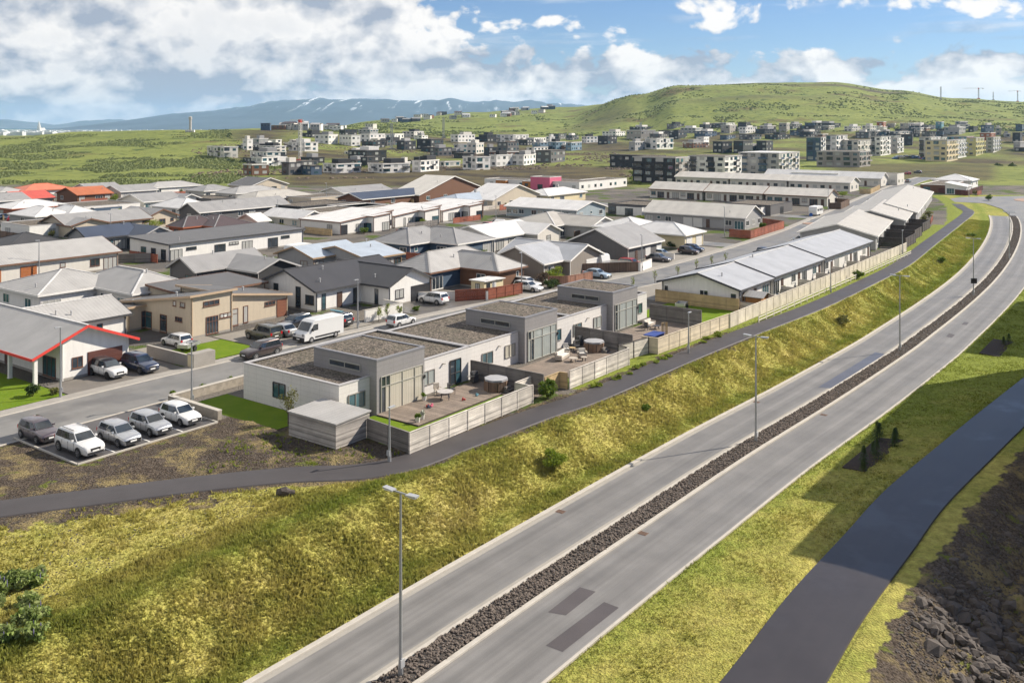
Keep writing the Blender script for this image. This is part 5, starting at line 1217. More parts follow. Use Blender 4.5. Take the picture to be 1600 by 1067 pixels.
DESC = {'k': 'black flat-roofed house', 'w': 'white flat-roofed house', 'g': 'grey flat-roofed house', 't': 'timber-clad brown house', 'b': 'pale blue house', 'n': 'bare concrete house', 'v': 'dark navy house', 'r': 'red-brown house', 'o': 'off-white house', 'e': 'turquoise house', 'd': 'charcoal house'}
def hillhouse(label, x0, x1, y1, hp, c):
    an = rnd.uniform(22, 52); P, z = GT((x0 + x1) / 2, y1); k = P[1] / FP
    up = rnd.random() < .5
    if up: label = label.replace(' house', ' house with set-back top storey', 1).replace(' half hidden', '').replace(' with tall two-storey front', '').replace(' with low wide front', '')
    b_, la, lb, h = block(label, x0, x1, y1, hp, LET[c], rnd.uniform(.3, .6), an, 2 if hp * k > 4.4 else 1, 'house', c in 'wo' and x1 - x0 > 40, fas='dark' if c in 'kvd' else 'white', group='houses on the slopes beyond the estate', cat='house', lmax=26.)
    if up:
        x = rnd.uniform(.2, .5) * la; mk('upper_floor', M().box(x, x + la * .5, lb * .3, lb * .8, h + .26, h + 2.5), wallm(rnd.choice(('white', 'black', 'grey', 'offwhite'))), b_)
for e in HILL.split():
    x0, x1, y0, y1, c = e.split(','); x0, x1, y0, y1 = map(float, (x0, x1, y0, y1)); wp, hp = x1 - x0, y1 - y0
    where = 'on the terraced slope below the heath' if x0 < 890 else ('at the foot of the green hill' if y1 < 212 else 'between the green hill and the apartment blocks')
    row = 'with tall two-storey front ' if hp > 14 else ('with low wide front ' if wp > 36 else '')
    hillhouse(f'{DESC[c]} {row}{where}', x0, x1, y1, hp, c)
# infill between those: smaller, partly hidden fronts
ri = random.Random(31); kk = 0
while kk < 92:
    if ri.random() < .36: x, y = ri.uniform(330, 890), ri.uniform(212, 262)
    else: x, y = ri.uniform(980, 1610), (ri.uniform(199, 215) if ri.random() < .65 else ri.uniform(205, 238))
    if x < 520 and y > 238 and x < 380: continue
    if 850 < x < 1000 and y > 240: continue
    if 1200 < x < 1560 and y > 222: continue
    wp, hp = ri.uniform(18, 50), ri.uniform(5, 9); c = ri.choice('wwookkgddnvt' if x < 890 else 'wokkkddvvnntg')
    where = 'half hidden among the terraces below the heath' if x < 890 else 'half hidden among the houses below the green hill'
    hillhouse(f'{"narrow" if wp < 26 else "long low" if wp > 38 else "small"} {DESC[c]} {where}', x, x + wp, y, hp, c); kk += 1
block('long black school with green turf roof and yellow doorway', 953, 1040, 264, 20, 'black', .88, None, 2, name='school', fas='dark', balc=False)
# houses strung along the far ridges
for i in range(52):
    x = rnd.uniform(592, 905) if i < 36 else rnd.uniform(395, 590); y = (190 - (x - 592) * .055 + rnd.uniform(-5, 5)) if i < 36 else 203.5 + rnd.uniform(-1.5, 1)
    if i < 36 and x > 850: y = rnd.uniform(166, 173)
    P, z = GT(x, y, 900, 2400); k = P[1] / FP; w_ = rnd.uniform(8, 16); h = rnd.uniform(4.5, 7)
    c = rnd.choice(('white', 'white', 'offwhite', 'grey', 'dgrey', 'navy', 'brown'))
    r = thing('house', f'small distant {dict(white="white", offwhite="cream", grey="grey", dgrey="charcoal", navy="dark blue", brown="brown")[c]} house {"on the far ridge" if i < 36 else "along the heath skyline"}', 'house', (P[0], P[1], z), rnd.uniform(-.4, .4), 'distant houses along the ridges')
    mk('wall', M().box(-w_ / 2, w_ / 2, 0, 9, -3, h), wallm(c), r)
    g = M(); rc = rnd.choice(('mgrey', 'white', 'dgrey', 'lgrey', 'brown'))
    if rnd.random() < .5: g.slab([(-w_ / 2 - .4, -.4, h), (w_ / 2 + .4, -.4, h), (w_ / 2 + .4, 4.5, h + 1.8), (-w_ / 2 - .4, 4.5, h + 1.8)], .2).slab([(-w_ / 2 - .4, 4.5, h + 1.8), (w_ / 2 + .4, 4.5, h + 1.8), (w_ / 2 + .4, 9.4, h), (-w_ / 2 - .4, 9.4, h)], .2)
    else: g.box(-w_ / 2 - .2, w_ / 2 + .2, -.2, 9.2, h + .01, h + .4)
    mk('roof', g, roofm(rc, 'x'), r)
    for j in range(3): mk('window', withmat(pane_mesh(1.8, 1.5), GL), None, r, (-w_ / 2 + w_ * (j + .5) / 3, -.03, h - 2.4))
# the town on the far plain reads as one pale mass
g = M(); rt = random.Random(5)
for i in range(1500):
    Y = rt.uniform(3300, 8200); px = rt.uniform(-60, 380); X = (px - 800) / FP * Y; z = float(far_h(np.array([X]), np.array([Y]))[0])
    w_ = rt.uniform(12, 55); d_ = rt.uniform(10, 30); h = rt.uniform(5, 16) * (1.4 if rt.random() < .1 else 1)
    g.box(X - w_ / 2, X + w_ / 2, Y, Y + d_, z - 8, z + h)
town = mk('town', g, mat('town_white', (.62, .61, .6), .8, .25, .02)); town['kind'] = 'stuff'; tag(town, 'pale distant town spread over the plain', 'town', None, 'stuff')
P = G(61, 205, -20); Yc = 6200; Xc = (61 - 800) / FP * Yc
ch = thing('church', 'distant church with tall tapering tower above the town', 'church', (Xc, Yc, -25))
mk('tower', M().lathe(0, 0, [(14, 0), (12, 30), (7, 55), (3, 68), (.5, 76)], 8), wallm('offwhite'), ch); mk('nave', M().box(-9, 9, 10, 60, 0, 28), wallm('offwhite'), ch)

# the block of flats to the right that shades the cycle path
q0 = np.array([44., 75.])
FLT = mat('flats_render', (.5, .48, .45), .8, .1, .3)
def flats(label, parts, dpt=14):
    a = q0 + U * parts[0][0]; r = thing('apartment_block', label, 'building', (a[0], a[1], -2.6), RZ)
    for k0, k1, h in parts:
        x0, x1 = k0 - parts[0][0], k1 - parts[0][0]
        mk('wall', M().box(x0, x1 - .01, -dpt, 0, -1, h + 2.6), FLT, r); mk('roof', M().box(x0 - .05, x1 + .04, -dpt - .05, .05, h + 2.61, h + 2.75), ROOFGRAVEL, r)
        for j in range(int((h + 2) / 2.9)):
            for i in range(max(1, int((x1 - x0) / 3.2))):
                x = x0 + 1.6 + i * 3.2
                if x < x1 - .8: mk('window', withmat(pane_mesh(1.6, 1.5), GL), None, r, (x, .02, .9 + j * 2.9), pi)
flats('pale rendered apartment block beside the cycle path, shading the lawn', [(-9.5, 4.5, 13.2), (4.5, 41.2, 16.6)])
flats('second pale apartment block further along the cycle path', [(58, 98, 15.6)])

# ------------------------------------------------------------------ distant mountains
def mountain(name, prof, Y0, dep, col, seed):
    xs = np.array([p[0] for p in prof], float); ys = np.array([p[1] for p in prof], float)
    px = np.linspace(xs[0], xs[-1], 420); cr = np.interp(px, xs, ys) + vnoise(px, px * 0 + seed, 26) * 4.5 + vnoise(px, px * 0 + seed + 5, 9) * 2.0; r = np.random.default_rng(seed)
    H_ = CH - (cr - HY) * Y0 / FP; n = 30; rows = []
    q = np.linspace(0, 1, n)
    for k in q:                         # k=0 foot towards us, k=1 crest, then the back slope
        Yk = Y0 - dep * (1 - k); X = (px - 800) / FP * Y0
        gul = vnoise(X, np.full_like(X, k * 1400 + seed * 37), 650) * .5 + vnoise(X, np.full_like(X, k * 500), 240) * .28
        z = -30 + (H_ + 30) * (k ** 1.2) * (1 + gul * (1 - k) * 3.2 * k ** .3)
        rows.append(np.column_stack([X, np.full_like(X, Yk) + gul * 500, z]))
    rows.append(np.column_stack([(px - 800) / FP * Y0, np.full_like(px, Y0 + dep), np.full_like(px, -60)]))
    Vv = np.vstack(rows); m_ = len(px); i, j = np.meshgrid(np.arange(len(rows) - 1), np.arange(m_ - 1), indexing='ij'); a = (i * m_ + j).ravel()
    me = npmesh(name, Vv, np.stack([a, a + 1, a + m_ + 1, a + m_], 1)); me.shade_smooth()
    m, t, b = base_mat(name + '_rock'); pos = t.n('ShaderNodeNewGeometry').outputs['Position']; z = t.sep(pos)[2]
    c = t.mix(t.rmap(t.noise(pos, .002, 6, .65), .4, .6), col, tuple(k * .55 for k in col))
    snow = t.m('MULTIPLY', t.rmap(t.noise(t.comb(t.m('MULTIPLY', t.sep(pos)[0], .006), t.m('MULTIPLY', z, .004), 0.), 1.0, 6, .7), .57, .61), t.rmap(z, 150, 280))
    t.put(b.inputs['Base Color'], t.mix(snow, c, (.75, .77, .8))); b.inputs['Roughness'].default_value = .95
    me.materials.append(m)
    return struct(mk(name, me))
mountain('mountain', [(180, 204), (222, 194), (265, 179), (300, 174), (345, 172), (400, 163), (430, 160), (470, 154.5), (520, 153.5), (560, 155), (650, 156), (700, 155), (760, 157), (830, 159), (900, 163), (1000, 172), (1100, 190)], 11500, 3100, (.05, .065, .085), 3)
mountain('mountain', [(-150, 196), (-60, 186), (0, 188), (40, 191), (80, 196), (120, 191), (170, 188), (240, 187), (330, 196)], 14500, 1500, (.10, .11, .12), 8)
# ------------------------------------------------------------------ vehicles
PAINT = dict(white=(.62, .62, .61), silver=(.46, .47, .48), grey=(.15, .145, .15), black=(.014, .014, .018), navy=(.015, .025, .06), red=(.40, .02, .02), blue=(.03, .16, .40), olive=(.11, .105, .08), brown=(.07, .05, .045), mauve=(.13, .105, .115), lightblue=(.35, .44, .52))
def paint(c): return mat('car_paint_' + c, PAINT[c], .28, .03, 1., metal=.55 if c in ('silver', 'grey', 'mauve', 'olive', 'brown') else 0., coat=1.)
CGL = glass_mat('car_glass', (.015, .02, .025), .03, .8); TYRE = mat('tyre', (.018, .018, .019), .85, .1); RIM = mat('rim', (.42, .42, .43), .3, .05, metal=.9); RIMD = mat('rim_dark', (.05, .05, .055), .35, .05, metal=.6)
LAMPF = mat('headlight', (.22, .23, .25), .06, .02, coat=1.); LAMPR = mat('taillight', (.45, .01, .012), .15, .05, coat=1.); PLAS = mat('plastic_black', (.022, .022, .024), .55, .1); PLATE = mat('number_plate', (.75, .75, .73), .5, .02)
CT = {  # length, width, height, ground clearance, belt, rear-glass foot/top, windscreen top/foot, bonnet front height (x as fraction of length from the rear), wheel radius
 'hatch': (4.0, 1.72, 1.50, .20, .92, .02, .10, .52, .73, .76, .31), 'suv': (4.55, 1.84, 1.68, .26, 1.05, .015, .09, .54, .73, .90, .36),
 'sedan': (4.65, 1.82, 1.45, .18, .92, .10, .24, .52, .70, .74, .33), 'wagon': (4.7, 1.82, 1.50, .19, .93, .012, .09, .52, .70, .75, .33),
 'mpv': (4.4, 1.82, 1.66, .20, 1.0, .012, .06, .60, .82, .86, .33), 'jeep': (4.8, 1.95, 1.86, .30, 1.12, .01, .03, .56, .68, 1.0, .39)}
def car_meshes(kind):
    L, Wd, H, zc, zb, r0, r1, f1, f0, zh, wr = CT[kind]; hw = Wd / 2; X = lambda f: (f - .5) * L
    # lower body: stations rear to front with half-width and top height
    stn = [(0, .80, zb - .12), (.012, .90, zb - .03), (.06, .965, zb), (.2, 1, zb + .01), (.5, 1, zb), (f0 - .02, 1, zb - .01), (f0 + .06, .99, zb - .04), (.9, .96, zh + .04), (.965, .90, zh - .03), (.99, .82, zh - .12), (1, .74, zh - .24)]
    ring = lambda x, w_, zt: [(x, s_ * q, z) for s_, q, z in ((1, 0, zc), (1, w_ * hw * .86, zc), (1, w_ * hw * .97, zc + .12), (1, w_ * hw, zc + .36), (1, w_ * hw * .985, zt - .16), (1, w_ * hw * .93, zt - .04), (1, w_ * hw * .80, zt), (1, 0, zt + .025))] 
    v = []; f = []; n = 8
    for fx, w_, zt in stn:
        R_ = ring(X(fx), w_, zt); v += R_ + [(p[0], -p[1], p[2]) for p in R_[1:-1][::-1]]
    m_ = 14
    for i in range(len(stn) - 1):
        for j in range(m_): f.append((i * m_ + j, i * m_ + (j + 1) % m_, (i + 1) * m_ + (j + 1) % m_, (i + 1) * m_ + j))
    f.append(tuple(reversed(range(m_)))); e = (len(stn) - 1) * m_; f.append(tuple(e + j for j in range(m_)))
    body = M(); body.v = v; body.f = f
    # cabin: rings from belt to roof
    def outline(zf, rx, fx, w_): return [(X(rx), w_, zf), (X((rx * .75 + fx * .25)), w_ * 1.02, zf), (X((rx + fx) / 2), w_ * 1.03, zf), (X(rx * .25 + fx * .75), w_ * 1.01, zf), (X(fx), w_ * .92, zf)]
    lv = [(zb - .05, r0, f0, hw * .90), (zb + (H - zb) * .75, r0 + (r1 - r0) * .75, f0 + (f1 - f0) * .75, hw * .77), (H - .05, r1, f1, hw * .70), (H, r1 + .04, f1 - .04, hw * .52)]
    v = []; f = []
    for zf, rx, fx, w_ in lv:
        o = outline(zf, rx, fx, w_); v += o + [(p[0], -p[1], p[2]) for p in o[::-1]]
    for i in range(3):
        for j in range(10): f.append((i * 10 + j, i * 10 + (j + 1) % 10, (i + 1) * 10 + (j + 1) % 10, (i + 1) * 10 + j))
    f.append(tuple(30 + j for j in range(10)))
    f = [tuple(reversed(q)) for q in f]
    cab = M(); cab.v = v; cab.f = f
    # glazing, set a centimetre proud of the cabin
    def P(zq, along, side):       # zq 0..1 between belt and 0.75 ring, along 0 rear .. 1 front
        a, b_ = outline(*lv[0]), outline(*lv[1]); k = along * 4; i = min(3, int(k)); fr = k - i
        pa = [a[i][c] * (1 - fr) + a[i + 1][c] * fr for c in range(3)]; pb = [b_[i][c] * (1 - fr) + b_[i + 1][c] * fr for c in range(3)]
        p = [pa[c] * (1 - zq) + pb[c] * zq for c in range(3)]; return (p[0], side * (p[1] + .012), p[2])
    sides = []
    cuts = [(.045, .325), (.335, .635), (.645, .965)] if kind in ('suv', 'wagon', 'mpv', 'jeep') else [(.08, .485), (.495, .955)]
    for side in (1, -1):
        for a, b_ in cuts:
            g = M(); n_ = 4; q = [P(.13, a + (b_ - a) * k / n_, side) for k in range(n_ + 1)] + [P(1.06, a + (b_ - a) * k / n_, side) for k in range(n_, -1, -1)]
            for k in range(n_):
                w4 = [q[k], q[k + 1], q[2 * n_ - k], q[2 * n_ + 1 - k]]
                g.poly(w4 if side < 0 else w4[::-1])
            sides.append(g)
    def end(front):
        l0, l1 = lv[0], lv[1]; g = M(); w0, w1 = (l0[3] * .92, l1[3] * .92) if front else (l0[3], l1[3]); x0, x1 = (X(l0[2]), X(l1[2])) if front else (X(l0[1]), X(l1[1]))
        d = .015 if front else -.015; a, b_ = .15, 1.0
        p = lambda k, s_: (x0 + (x1 - x0) * k + d, s_ * (w0 + (w1 - w0) * k) * .93, l0[0] + (l1[0] - l0[0]) * k + .012)
        q = [p(a, -1), p(a, 1), p(b_, 1), p(b_, -1)]; g.poly(q if front else q[::-1]); return g
    return body.mesh('body'), cab.mesh('cabin'), [g.mesh('side_window') for g in sides], end(True).mesh('windscreen'), end(False).mesh('rear_window')
def wheel_mesh(r):
    g = M(); n = 18; prof = [(r * .62, -.10), (r * .96, -.10), (r, -.06), (r, .06), (r * .96, .10), (r * .62, .10)]
    g.lathe(0, 0, prof, n); return g
def car(label, s_, t_, hd, kind, col, group=None, z=.05, detail=True, roofrails=False, rim=RIM, pos=None):
    """hd: heading in grid axes ('u','-u','v','-v') or radians (world)"""
    a = {'u': RZ, '-u': RZ + pi, 'v': RZ + pi / 2, '-v': RZ - pi / 2}.get(hd, hd)
    p = at(s_, t_, z) if pos is None else (pos[0], pos[1], z)
    L, Wd, H, zc, zb, r0, r1, f1, f0, zh, wr = CT[kind]; hw = Wd / 2
    body, cab, sw, ws, rw = cached(('car', kind), lambda: car_meshes(kind))
    r = thing('parked_car', label, 'car', p, a, group); pm = paint(col)
    b_ = mk('body', withmat(body, pm), None, r, smooth=radians(38)); mk('cabin', withmat(cab, pm if not (rim is RIMD and col == 'white' and detail) else paint('black')), None, r, smooth=radians(38))
    mk('windscreen', withmat(ws, CGL), None, r); mk('rear_window', withmat(rw, CGL), None, r)
    for m_ in sw: mk('side_window', withmat(m_, CGL), None, r)
    for fx in (.185, .80):
        for side in (1, -1):
            x = (fx - .5) * L
            def wm():
                g = wheel_mesh(wr); g.v = [(q[0], -q[2], q[1]) for q in g.v]; return g.mesh('wheel')
            w_ = mk('wheel', withmat(cached(('wheel', wr), wm), TYRE), None, r, (x, side * (hw - .07), wr))
            if detail:
                def rm():
                    g = M(); R_ = wr * .66
                    g.lathe(0, 0, [(R_ * .2, .0), (R_ * .2, .03)], 8)
                    for k in range(5):
                        q = 2 * pi * k / 5; c, d = cos(q), sin(q)
                        g.poly([(-d * .05, c * .05, .02), (R_ * c - d * .03, R_ * d + c * .03, .012), (R_ * c + d * .03, R_ * d - c * .03, .012), (d * .05, -c * .05, .02)][::-1])
                    n = 16
                    for k in range(n):
                        q, q2 = 2 * pi * k / n, 2 * pi * (k + 1) / n
                        g.poly([(R_ * .86 * cos(q), R_ * .86 * sin(q), .012), (R_ * cos(q), R_ * sin(q), .012), (R_ * cos(q2), R_ * sin(q2), .012), (R_ * .86 * cos(q2), R_ * .86 * sin(q2), .012)])
                    g.v = [(q[0], q[2], -q[1]) for q in g.v]; return g.mesh('rim')
                o = mk('rim', withmat(cached(('rim', wr), rm), rim), None, w_, (0, side * .1, 0), 0 if side > 0 else pi)
            mk('wheel_arch', withmat(cached(('arch', wr), lambda: _arch(wr)), PLAS), None, r, (x, side * (hw + .004), wr), 0 if side > 0 else pi)
    y1, y2 = hw * .40, hw * .78
    for side in (1, -1):
        mk('headlight', withmat(cached(('hl', kind), lambda: M().slab([(L / 2 - .16, -.19, zh - .10), (L / 2 - .035, -.19, zh - .14), (L / 2 - .15, .10, zh - .12), (L / 2 - .32, .16, zh - .06)], .13).mesh('headlight')), LAMPF), None, r, (0.0, side * hw * .60, 0)).scale.y = side
        mk('taillight', withmat(cached(('tl', kind), lambda: M().box(-L / 2 - .01, -L / 2 + .1, -.12, .1, zb - .28, zb + .02).mesh('taillight')), LAMPR), None, r, (0, side * hw * .76, 0))
        if detail: mk('mirror', withmat(cached(('mir', kind), lambda: M().box(-.06, .07, -.02, .16, zb + .02, zb + .15).mesh('mirror')), pm), None, r, ((f0 - .5) * L - .42, side * (hw * .93), 0)).scale.y = side
    mk('grille', withmat(cached(('gr', kind), lambda: M().box(L / 2 - .12, L / 2 + .008, -hw * .42, hw * .42, zh - .38, zh - .17).box(L / 2 - .2, L / 2 + .014, -hw * .70, hw * .70, zc + .02, zc + .20).mesh('grille')), PLAS), None, r)
    mk('rear_bumper', withmat(cached(('rb', kind), lambda: M().box(-L / 2 - .012, -L / 2 + .1, -hw * .72, hw * .72, zc + .02, zc + .2).mesh('rear_bumper')), PLAS), None, r)
    mk('sill', withmat(cached(('si', kind), lambda: M().box(-L * .22, L * .2, hw * .9, hw * .985, zc - .01, zc + .10).box(-L * .22, L * .2, -hw * .985, -hw * .9, zc - .01, zc + .10).mesh('sill')), PLAS), None, r)
    if detail:
        for x in (L / 2 + .014, -L / 2 - .028): mk('number_plate', withmat(cached('npl', lambda: M().box(0, .014, -.26, .26, 0, .12).mesh('number_plate')), PLATE), None, r, (x, 0, zc + .2 if x > 0 else zc + .34))
    mk('door_seam', withmat(cached(('seam', kind), lambda: M().box(-L * .02, -L * .015, -hw * 1.002, hw * 1.002, zc + .14, zb - .1).box(-L * .21, -L * .205, -hw * 1.002, hw * 1.002, zc + .3, zb - .1).box(L * .17, L * .175, -hw * 1.002, hw * 1.002, zc + .14, zb - .1).mesh('door_seam')), PLAS), None, r) if detail else None
    if roofrails:
        for side in (1, -1): mk('roof_rail', M().bar((-L * .33, side * hw * .60, H + .05), (L * .03, side * hw * .60, H + .04), .05, .05), RIM, r)
    return r
def _arch(wr):
    g = M(); n = 14; R_ = wr + .075
    for k in range(n):
        q, q2 = pi * k / n - .0, pi * (k + 1) / n
        g.poly([(0, .004, 0), (R_ * cos(q), .004, R_ * sin(q)), (R_ * cos(q2), .004, R_ * sin(q2))])
    g.poly([(-R_, .004, 0), (R_, .004, 0), (R_, .004, -.1), (-R_, .004, -.1)]); return g.mesh('wheel_arch')
CARS = [
 ('white estate car with roof rails at the corner of the small car park', 37.3, 68.9, '-v', 'suv', 'white'), ('small silver hatchback between the white estate and the grey electric car', 40.3, 68.5, '-v', 'hatch', 'silver'),
 ('silver-grey hatchback between two small cars in the car park', 43.2, 68.8, '-v', 'hatch', 'silver'), ('white hatchback nearest the stone wall in the car park', 46.1, 69.0, '-v', 'hatch', 'white'),
 ('mauve-grey hatchback parked alone behind the white estate', 36.9, 74.3, '-v', 'hatch', 'mauve'),
 ('white crossover with black roof on the red-edged house drive', 50.2, 87.4, '-v', 'suv', 'white'), ('black crossover on the red-edged house drive', 53.2, 86.6, '-v', 'suv', 'navy'),
 ('white hatchback parked against the tan house', 61.6, 93.0, 'v', 'hatch', 'white'), ('dark brown crossover parked on the street by the lawn', 64.2, 81.4, '-u', 'suv', 'brown'),
 ('olive off-roader with roof rack before the tan house', 69.4, 87.6, 'v', 'jeep', 'olive'), ('silver car half hidden behind the white van', 72.2, 87.9, 'v', 'sedan', 'silver'),
 ('black car before the brown garage door', 76.0, 90.0, '-u', 'wagon', 'black'), ('black crossover with blue boards on its roof', 79.9, 86.6, 'v', 'suv', 'black'),
 ('white hatchback driving along the street past the terrace wall', 84.6, 80.0, 'u', 'hatch', 'white'), ('white crossover on the black-roofed house drive', 97.6, 86.2, 'v', 'suv', 'white'),
 ('white estate car beside the red slatted fence', 113.5, 81.2, '-v', 'wagon', 'white'), ('white car with roof box behind the white estate car', 116.2, 83.4, '-v', 'wagon', 'white'),
 ('silver-blue car beside the red-brown board fence', 130.0, 79.2, '-v', 'sedan', 'lightblue'), ('pale blue estate car at the end of the row house', 113.6, 67.0, 'v', 'wagon', 'lightblue'),
 ('red estate car before the charcoal house garage', 143.5, 80.4, '-v', 'wagon', 'red'), ('dark grey saloon on the forecourt beside the white wall', 152.2, 79.6, '-v', 'sedan', 'grey'),
 ('silver car beside the clipped hedge', 157.6, 81.8, '-v', 'sedan', 'lightblue'), ('brown hatchback before the beige house garages', 164.2, 79.4, '-v', 'hatch', 'brown'), ('navy car before the beige house garages', 168.0, 80.2, '-v', 'hatch', 'navy'),
 ('white people carrier beside the grey gabled house', 193.6, 67.6, 'v', 'mpv', 'white'), ('black car peeping over the terrace roof', 172.0, 67.5, 'u', 'hatch', 'black'),
 ('blue pickup before the cream-roofed terrace garages', 187.5, 96.0, '-v', 'jeep', 'blue'), ('red car parked by the long blue-grey house', 176.5, 139, 'v', 'hatch', 'red'), ('white van-like car by the long blue-grey house', 181.5, 139.4, 'v', 'mpv', 'white'),
 ('dark car on the drive of the stepped white row', 156, 146, '-v', 'sedan', 'grey')]
for lab, s_, t_, hd, kd, c in CARS:
    car(lab, s_, t_, hd, kd, c, roofrails='rails' in lab or 'rack' in lab, rim=RIMD if 'black roof' in lab else RIM, z=.06)
for lab, px, py, c, hd in [('red car far along the street', 1417.5, 273, 'red', 1.9), ('dark car driving far along the street', 1419, 285.5, 'grey', RZ), ('black car far along the street end', 1434, 271, 'black', 2.2), ('red car with trailer near the heath edge', 24, 346.5, 'red', 0.6), ('blue-grey car beside the red one near the heath edge', 10, 343, 'lightblue', 0.6)]:
    car(lab, 0, 0, hd, 'hatch', c, pos=G(px, py), detail=False)
for i in range(26):      # parked outside the apartment blocks
    P, z = GT(rnd.uniform(1392, 1447), rnd.uniform(245.5, 250.5)); c = rnd.choice(('white', 'silver', 'grey', 'black', 'red', 'blue'))
    car(f'distant {c} car in the apartment car park', 0, 0, rnd.choice((.3, .3 + pi)), 'hatch', c, 'cars parked outside the apartment blocks', pos=P, z=z, detail=False)
van = thing('delivery_van', 'tall white delivery van parked on the street beside the olive off-roader', 'van', at(73.4, 82.6, .06), RZ + pi)
def van_body():
    g = M(); prof = [(-3.0, .35), (-3.0, 2.35), (-2.9, 2.5), (1.35, 2.5), (1.75, 2.3), (2.35, 1.35), (2.95, 1.05), (3.0, .75), (3.0, .35)]
    n = len(prof); W_ = 1.02
    rings = [(-W_, .06), (-W_ + .08, 0), (W_ - .08, 0), (W_, .06)]
    for y, ins in rings: g.v += [(x * (1 - ins * .12), y if ins else y, z - (ins if z > 2 else 0)) for x, z in prof]
    for i in range(3):
        for j in range(n): g.f.append((i * n + j, i * n + (j + 1) % n, (i + 1) * n + (j + 1) % n, (i + 1) * n + j))
    g.f.append(tuple(reversed(range(n)))); g.f.append(tuple(3 * n + j for j in range(n)))
    g.f = [tuple(reversed(q)) for q in g.f]; return g
mk('body', van_body(), paint('white'), van)
mk('windscreen', M().poly([(1.80, -.86, 2.24), (2.36, -.9, 1.385), (2.36, .9, 1.385), (1.80, .86, 2.24)]), CGL, van)
for sgn in (-1, 1):
    q = [(.95, sgn * 1.024, 1.35), (2.05, sgn * 1.024, 1.35), (1.62, sgn * 1.024, 2.05), (.95, sgn * 1.024, 2.05)]
    mk('side_window', M().poly(q if sgn < 0 else q[::-1]), CGL, van)
    mk('headlight', M().box(2.75, 2.99, sgn * .72 - .16, sgn * .72 + .16, .85, 1.12), LAMPF, van); mk('taillight', M().box(-3.02, -2.95, sgn * .92 - .07, sgn * .92 + .07, .9, 1.7), LAMPR, van)
    mk('mirror', M().box(1.75, 1.9, sgn * 1.14 - .1, sgn * 1.14 + .1, 1.35, 1.7), PLAS, van)
    for x in (-1.75, 1.95):
        g = wheel_mesh(.36); g.v = [(q[0], -q[2], q[1]) for q in g.v]; w_ = mk('wheel', g, TYRE, van, (x, sgn * .95, .36))
        mk('rim', M().lathe(0, 0, [(.2, -.005), (.2, .005)], 12), RIM, w_, (0, sgn * .11, 0)).rotation_euler = (pi / 2, 0, 0)
    mk('side_strip', M().box(-2.4, 1.4, sgn * 1.03 - .012, sgn * 1.03 + .012, .5, .68), PLAS, van)
mk('bumper', M().box(2.7, 3.06, -.95, .95, .3, .72), PLAS, van); mk('number_plate', M().box(3.06, 3.075, -.26, .26, .48, .6), PLATE, van)
rb = mk('surfboard', M().slab([(-1.0, -.25, 0), (.9, -.22, 0), (1.15, 0, .02), (.9, .22, 0), (-1.0, .25, 0)], .06), wallm('teal'), None, (*at(79.9, 86.6)[:2], 1.83), RZ + pi / 2)
tag(rb, 'blue board strapped on the roof of the black crossover', 'board')
def trailer(label, s_, t_, a, L=2.4):
    r = thing('trailer', label, 'trailer', at(s_, t_, .06), a); m_ = mat('galvanised', (.5, .5, .51), .4, .1, metal=.7)
    mk('bed', M().box(-L / 2, L / 2, -.65, .65, .5, .56).box(-L / 2, L / 2, -.65, -.61, .56, .9).box(-L / 2, L / 2, .61, .65, .56, .9).box(-L / 2, -L / 2 + .04, -.6, .6, .56, .9).box(L / 2 - .04, L / 2, -.6, .6, .56, .9), m_, r)
    mk('drawbar', M().bar((L / 2, -.4, .48), (L / 2 + 1.1, 0, .45), .07, .07).bar((L / 2, .4, .48), (L / 2 + 1.1, 0, .45), .07, .07), m_, r)
    for y in (-.78, .78):
        g = wheel_mesh(.3); g.v = [(q[0], -q[2], q[1]) for q in g.v]; mk('wheel', g, TYRE, r, (0, y, .3)); mk('mudguard', M().slab([(-.36, y - .12, .66), (.36, y - .12, .66), (.36, y + .12, .66), (-.36, y + .12, .66)], .03), PLAS, r)
trailer('empty galvanised trailer beside the white hatchback at the tan house', 61.0, 89.8, RZ + .4); trailer('white utility trailer at the street edge by the red-edged house', 33.6, 82.4, RZ + .35)
trailer('brown utility trailer on the lawn behind the pine fence', 114.6, 56.5, RZ + .2, 2.0)
def caravan(label, p, a):
    r = thing('caravan', label, 'caravan', (p[0], p[1], .06), a); m_ = mat('caravan_white', (.68, .68, .66), .4, .05)
    g = M(); prof = [(-2.6, .45), (-2.75, 1.5), (-2.5, 2.45), (-2.1, 2.6), (1.9, 2.6), (2.4, 2.4), (2.7, 1.4), (2.5, .45)]; n = len(prof)
    for y in (-1.1, 1.1): g.v += [(x, y, z) for x, z in prof]
    for j in range(n): g.f.append((j, n + j, n + (j + 1) % n, (j + 1) % n))
    g.f.append(tuple(range(n))); g.f.append(tuple(reversed(range(n, 2 * n)))); mk('body', g, m_, r)
    for x in (-1.5, .1, 1.6):
        for y in (-1.115, 1.115): mk('window', M().box(x - .5, x + .5, y - .01, y + .01, 1.35, 1.95), CGL, r)
    mk('front_window', M().box(2.52, 2.62, -.8, .8, 1.5, 2.1), CGL, r)
    for y in (-1.0, 1.0):
        g = wheel_mesh(.32); g.v = [(q[0], -q[2], q[1]) for q in g.v]; mk('wheel', g, TYRE, r, (-.1, y, .32))
    mk('drawbar', M().bar((2.4, 0, .45), (3.6, 0, .42), .12, .1), STEEL, r)
caravan('white caravan behind the brown upright fence', ST(138.5, 85.0), RZ + pi / 2 * .9); caravan('white caravan parked beside the street bend', G(1275, 337), RZ)
caravan('white caravan between the long white house and the pale blue roof', ST(116, 136), RZ)

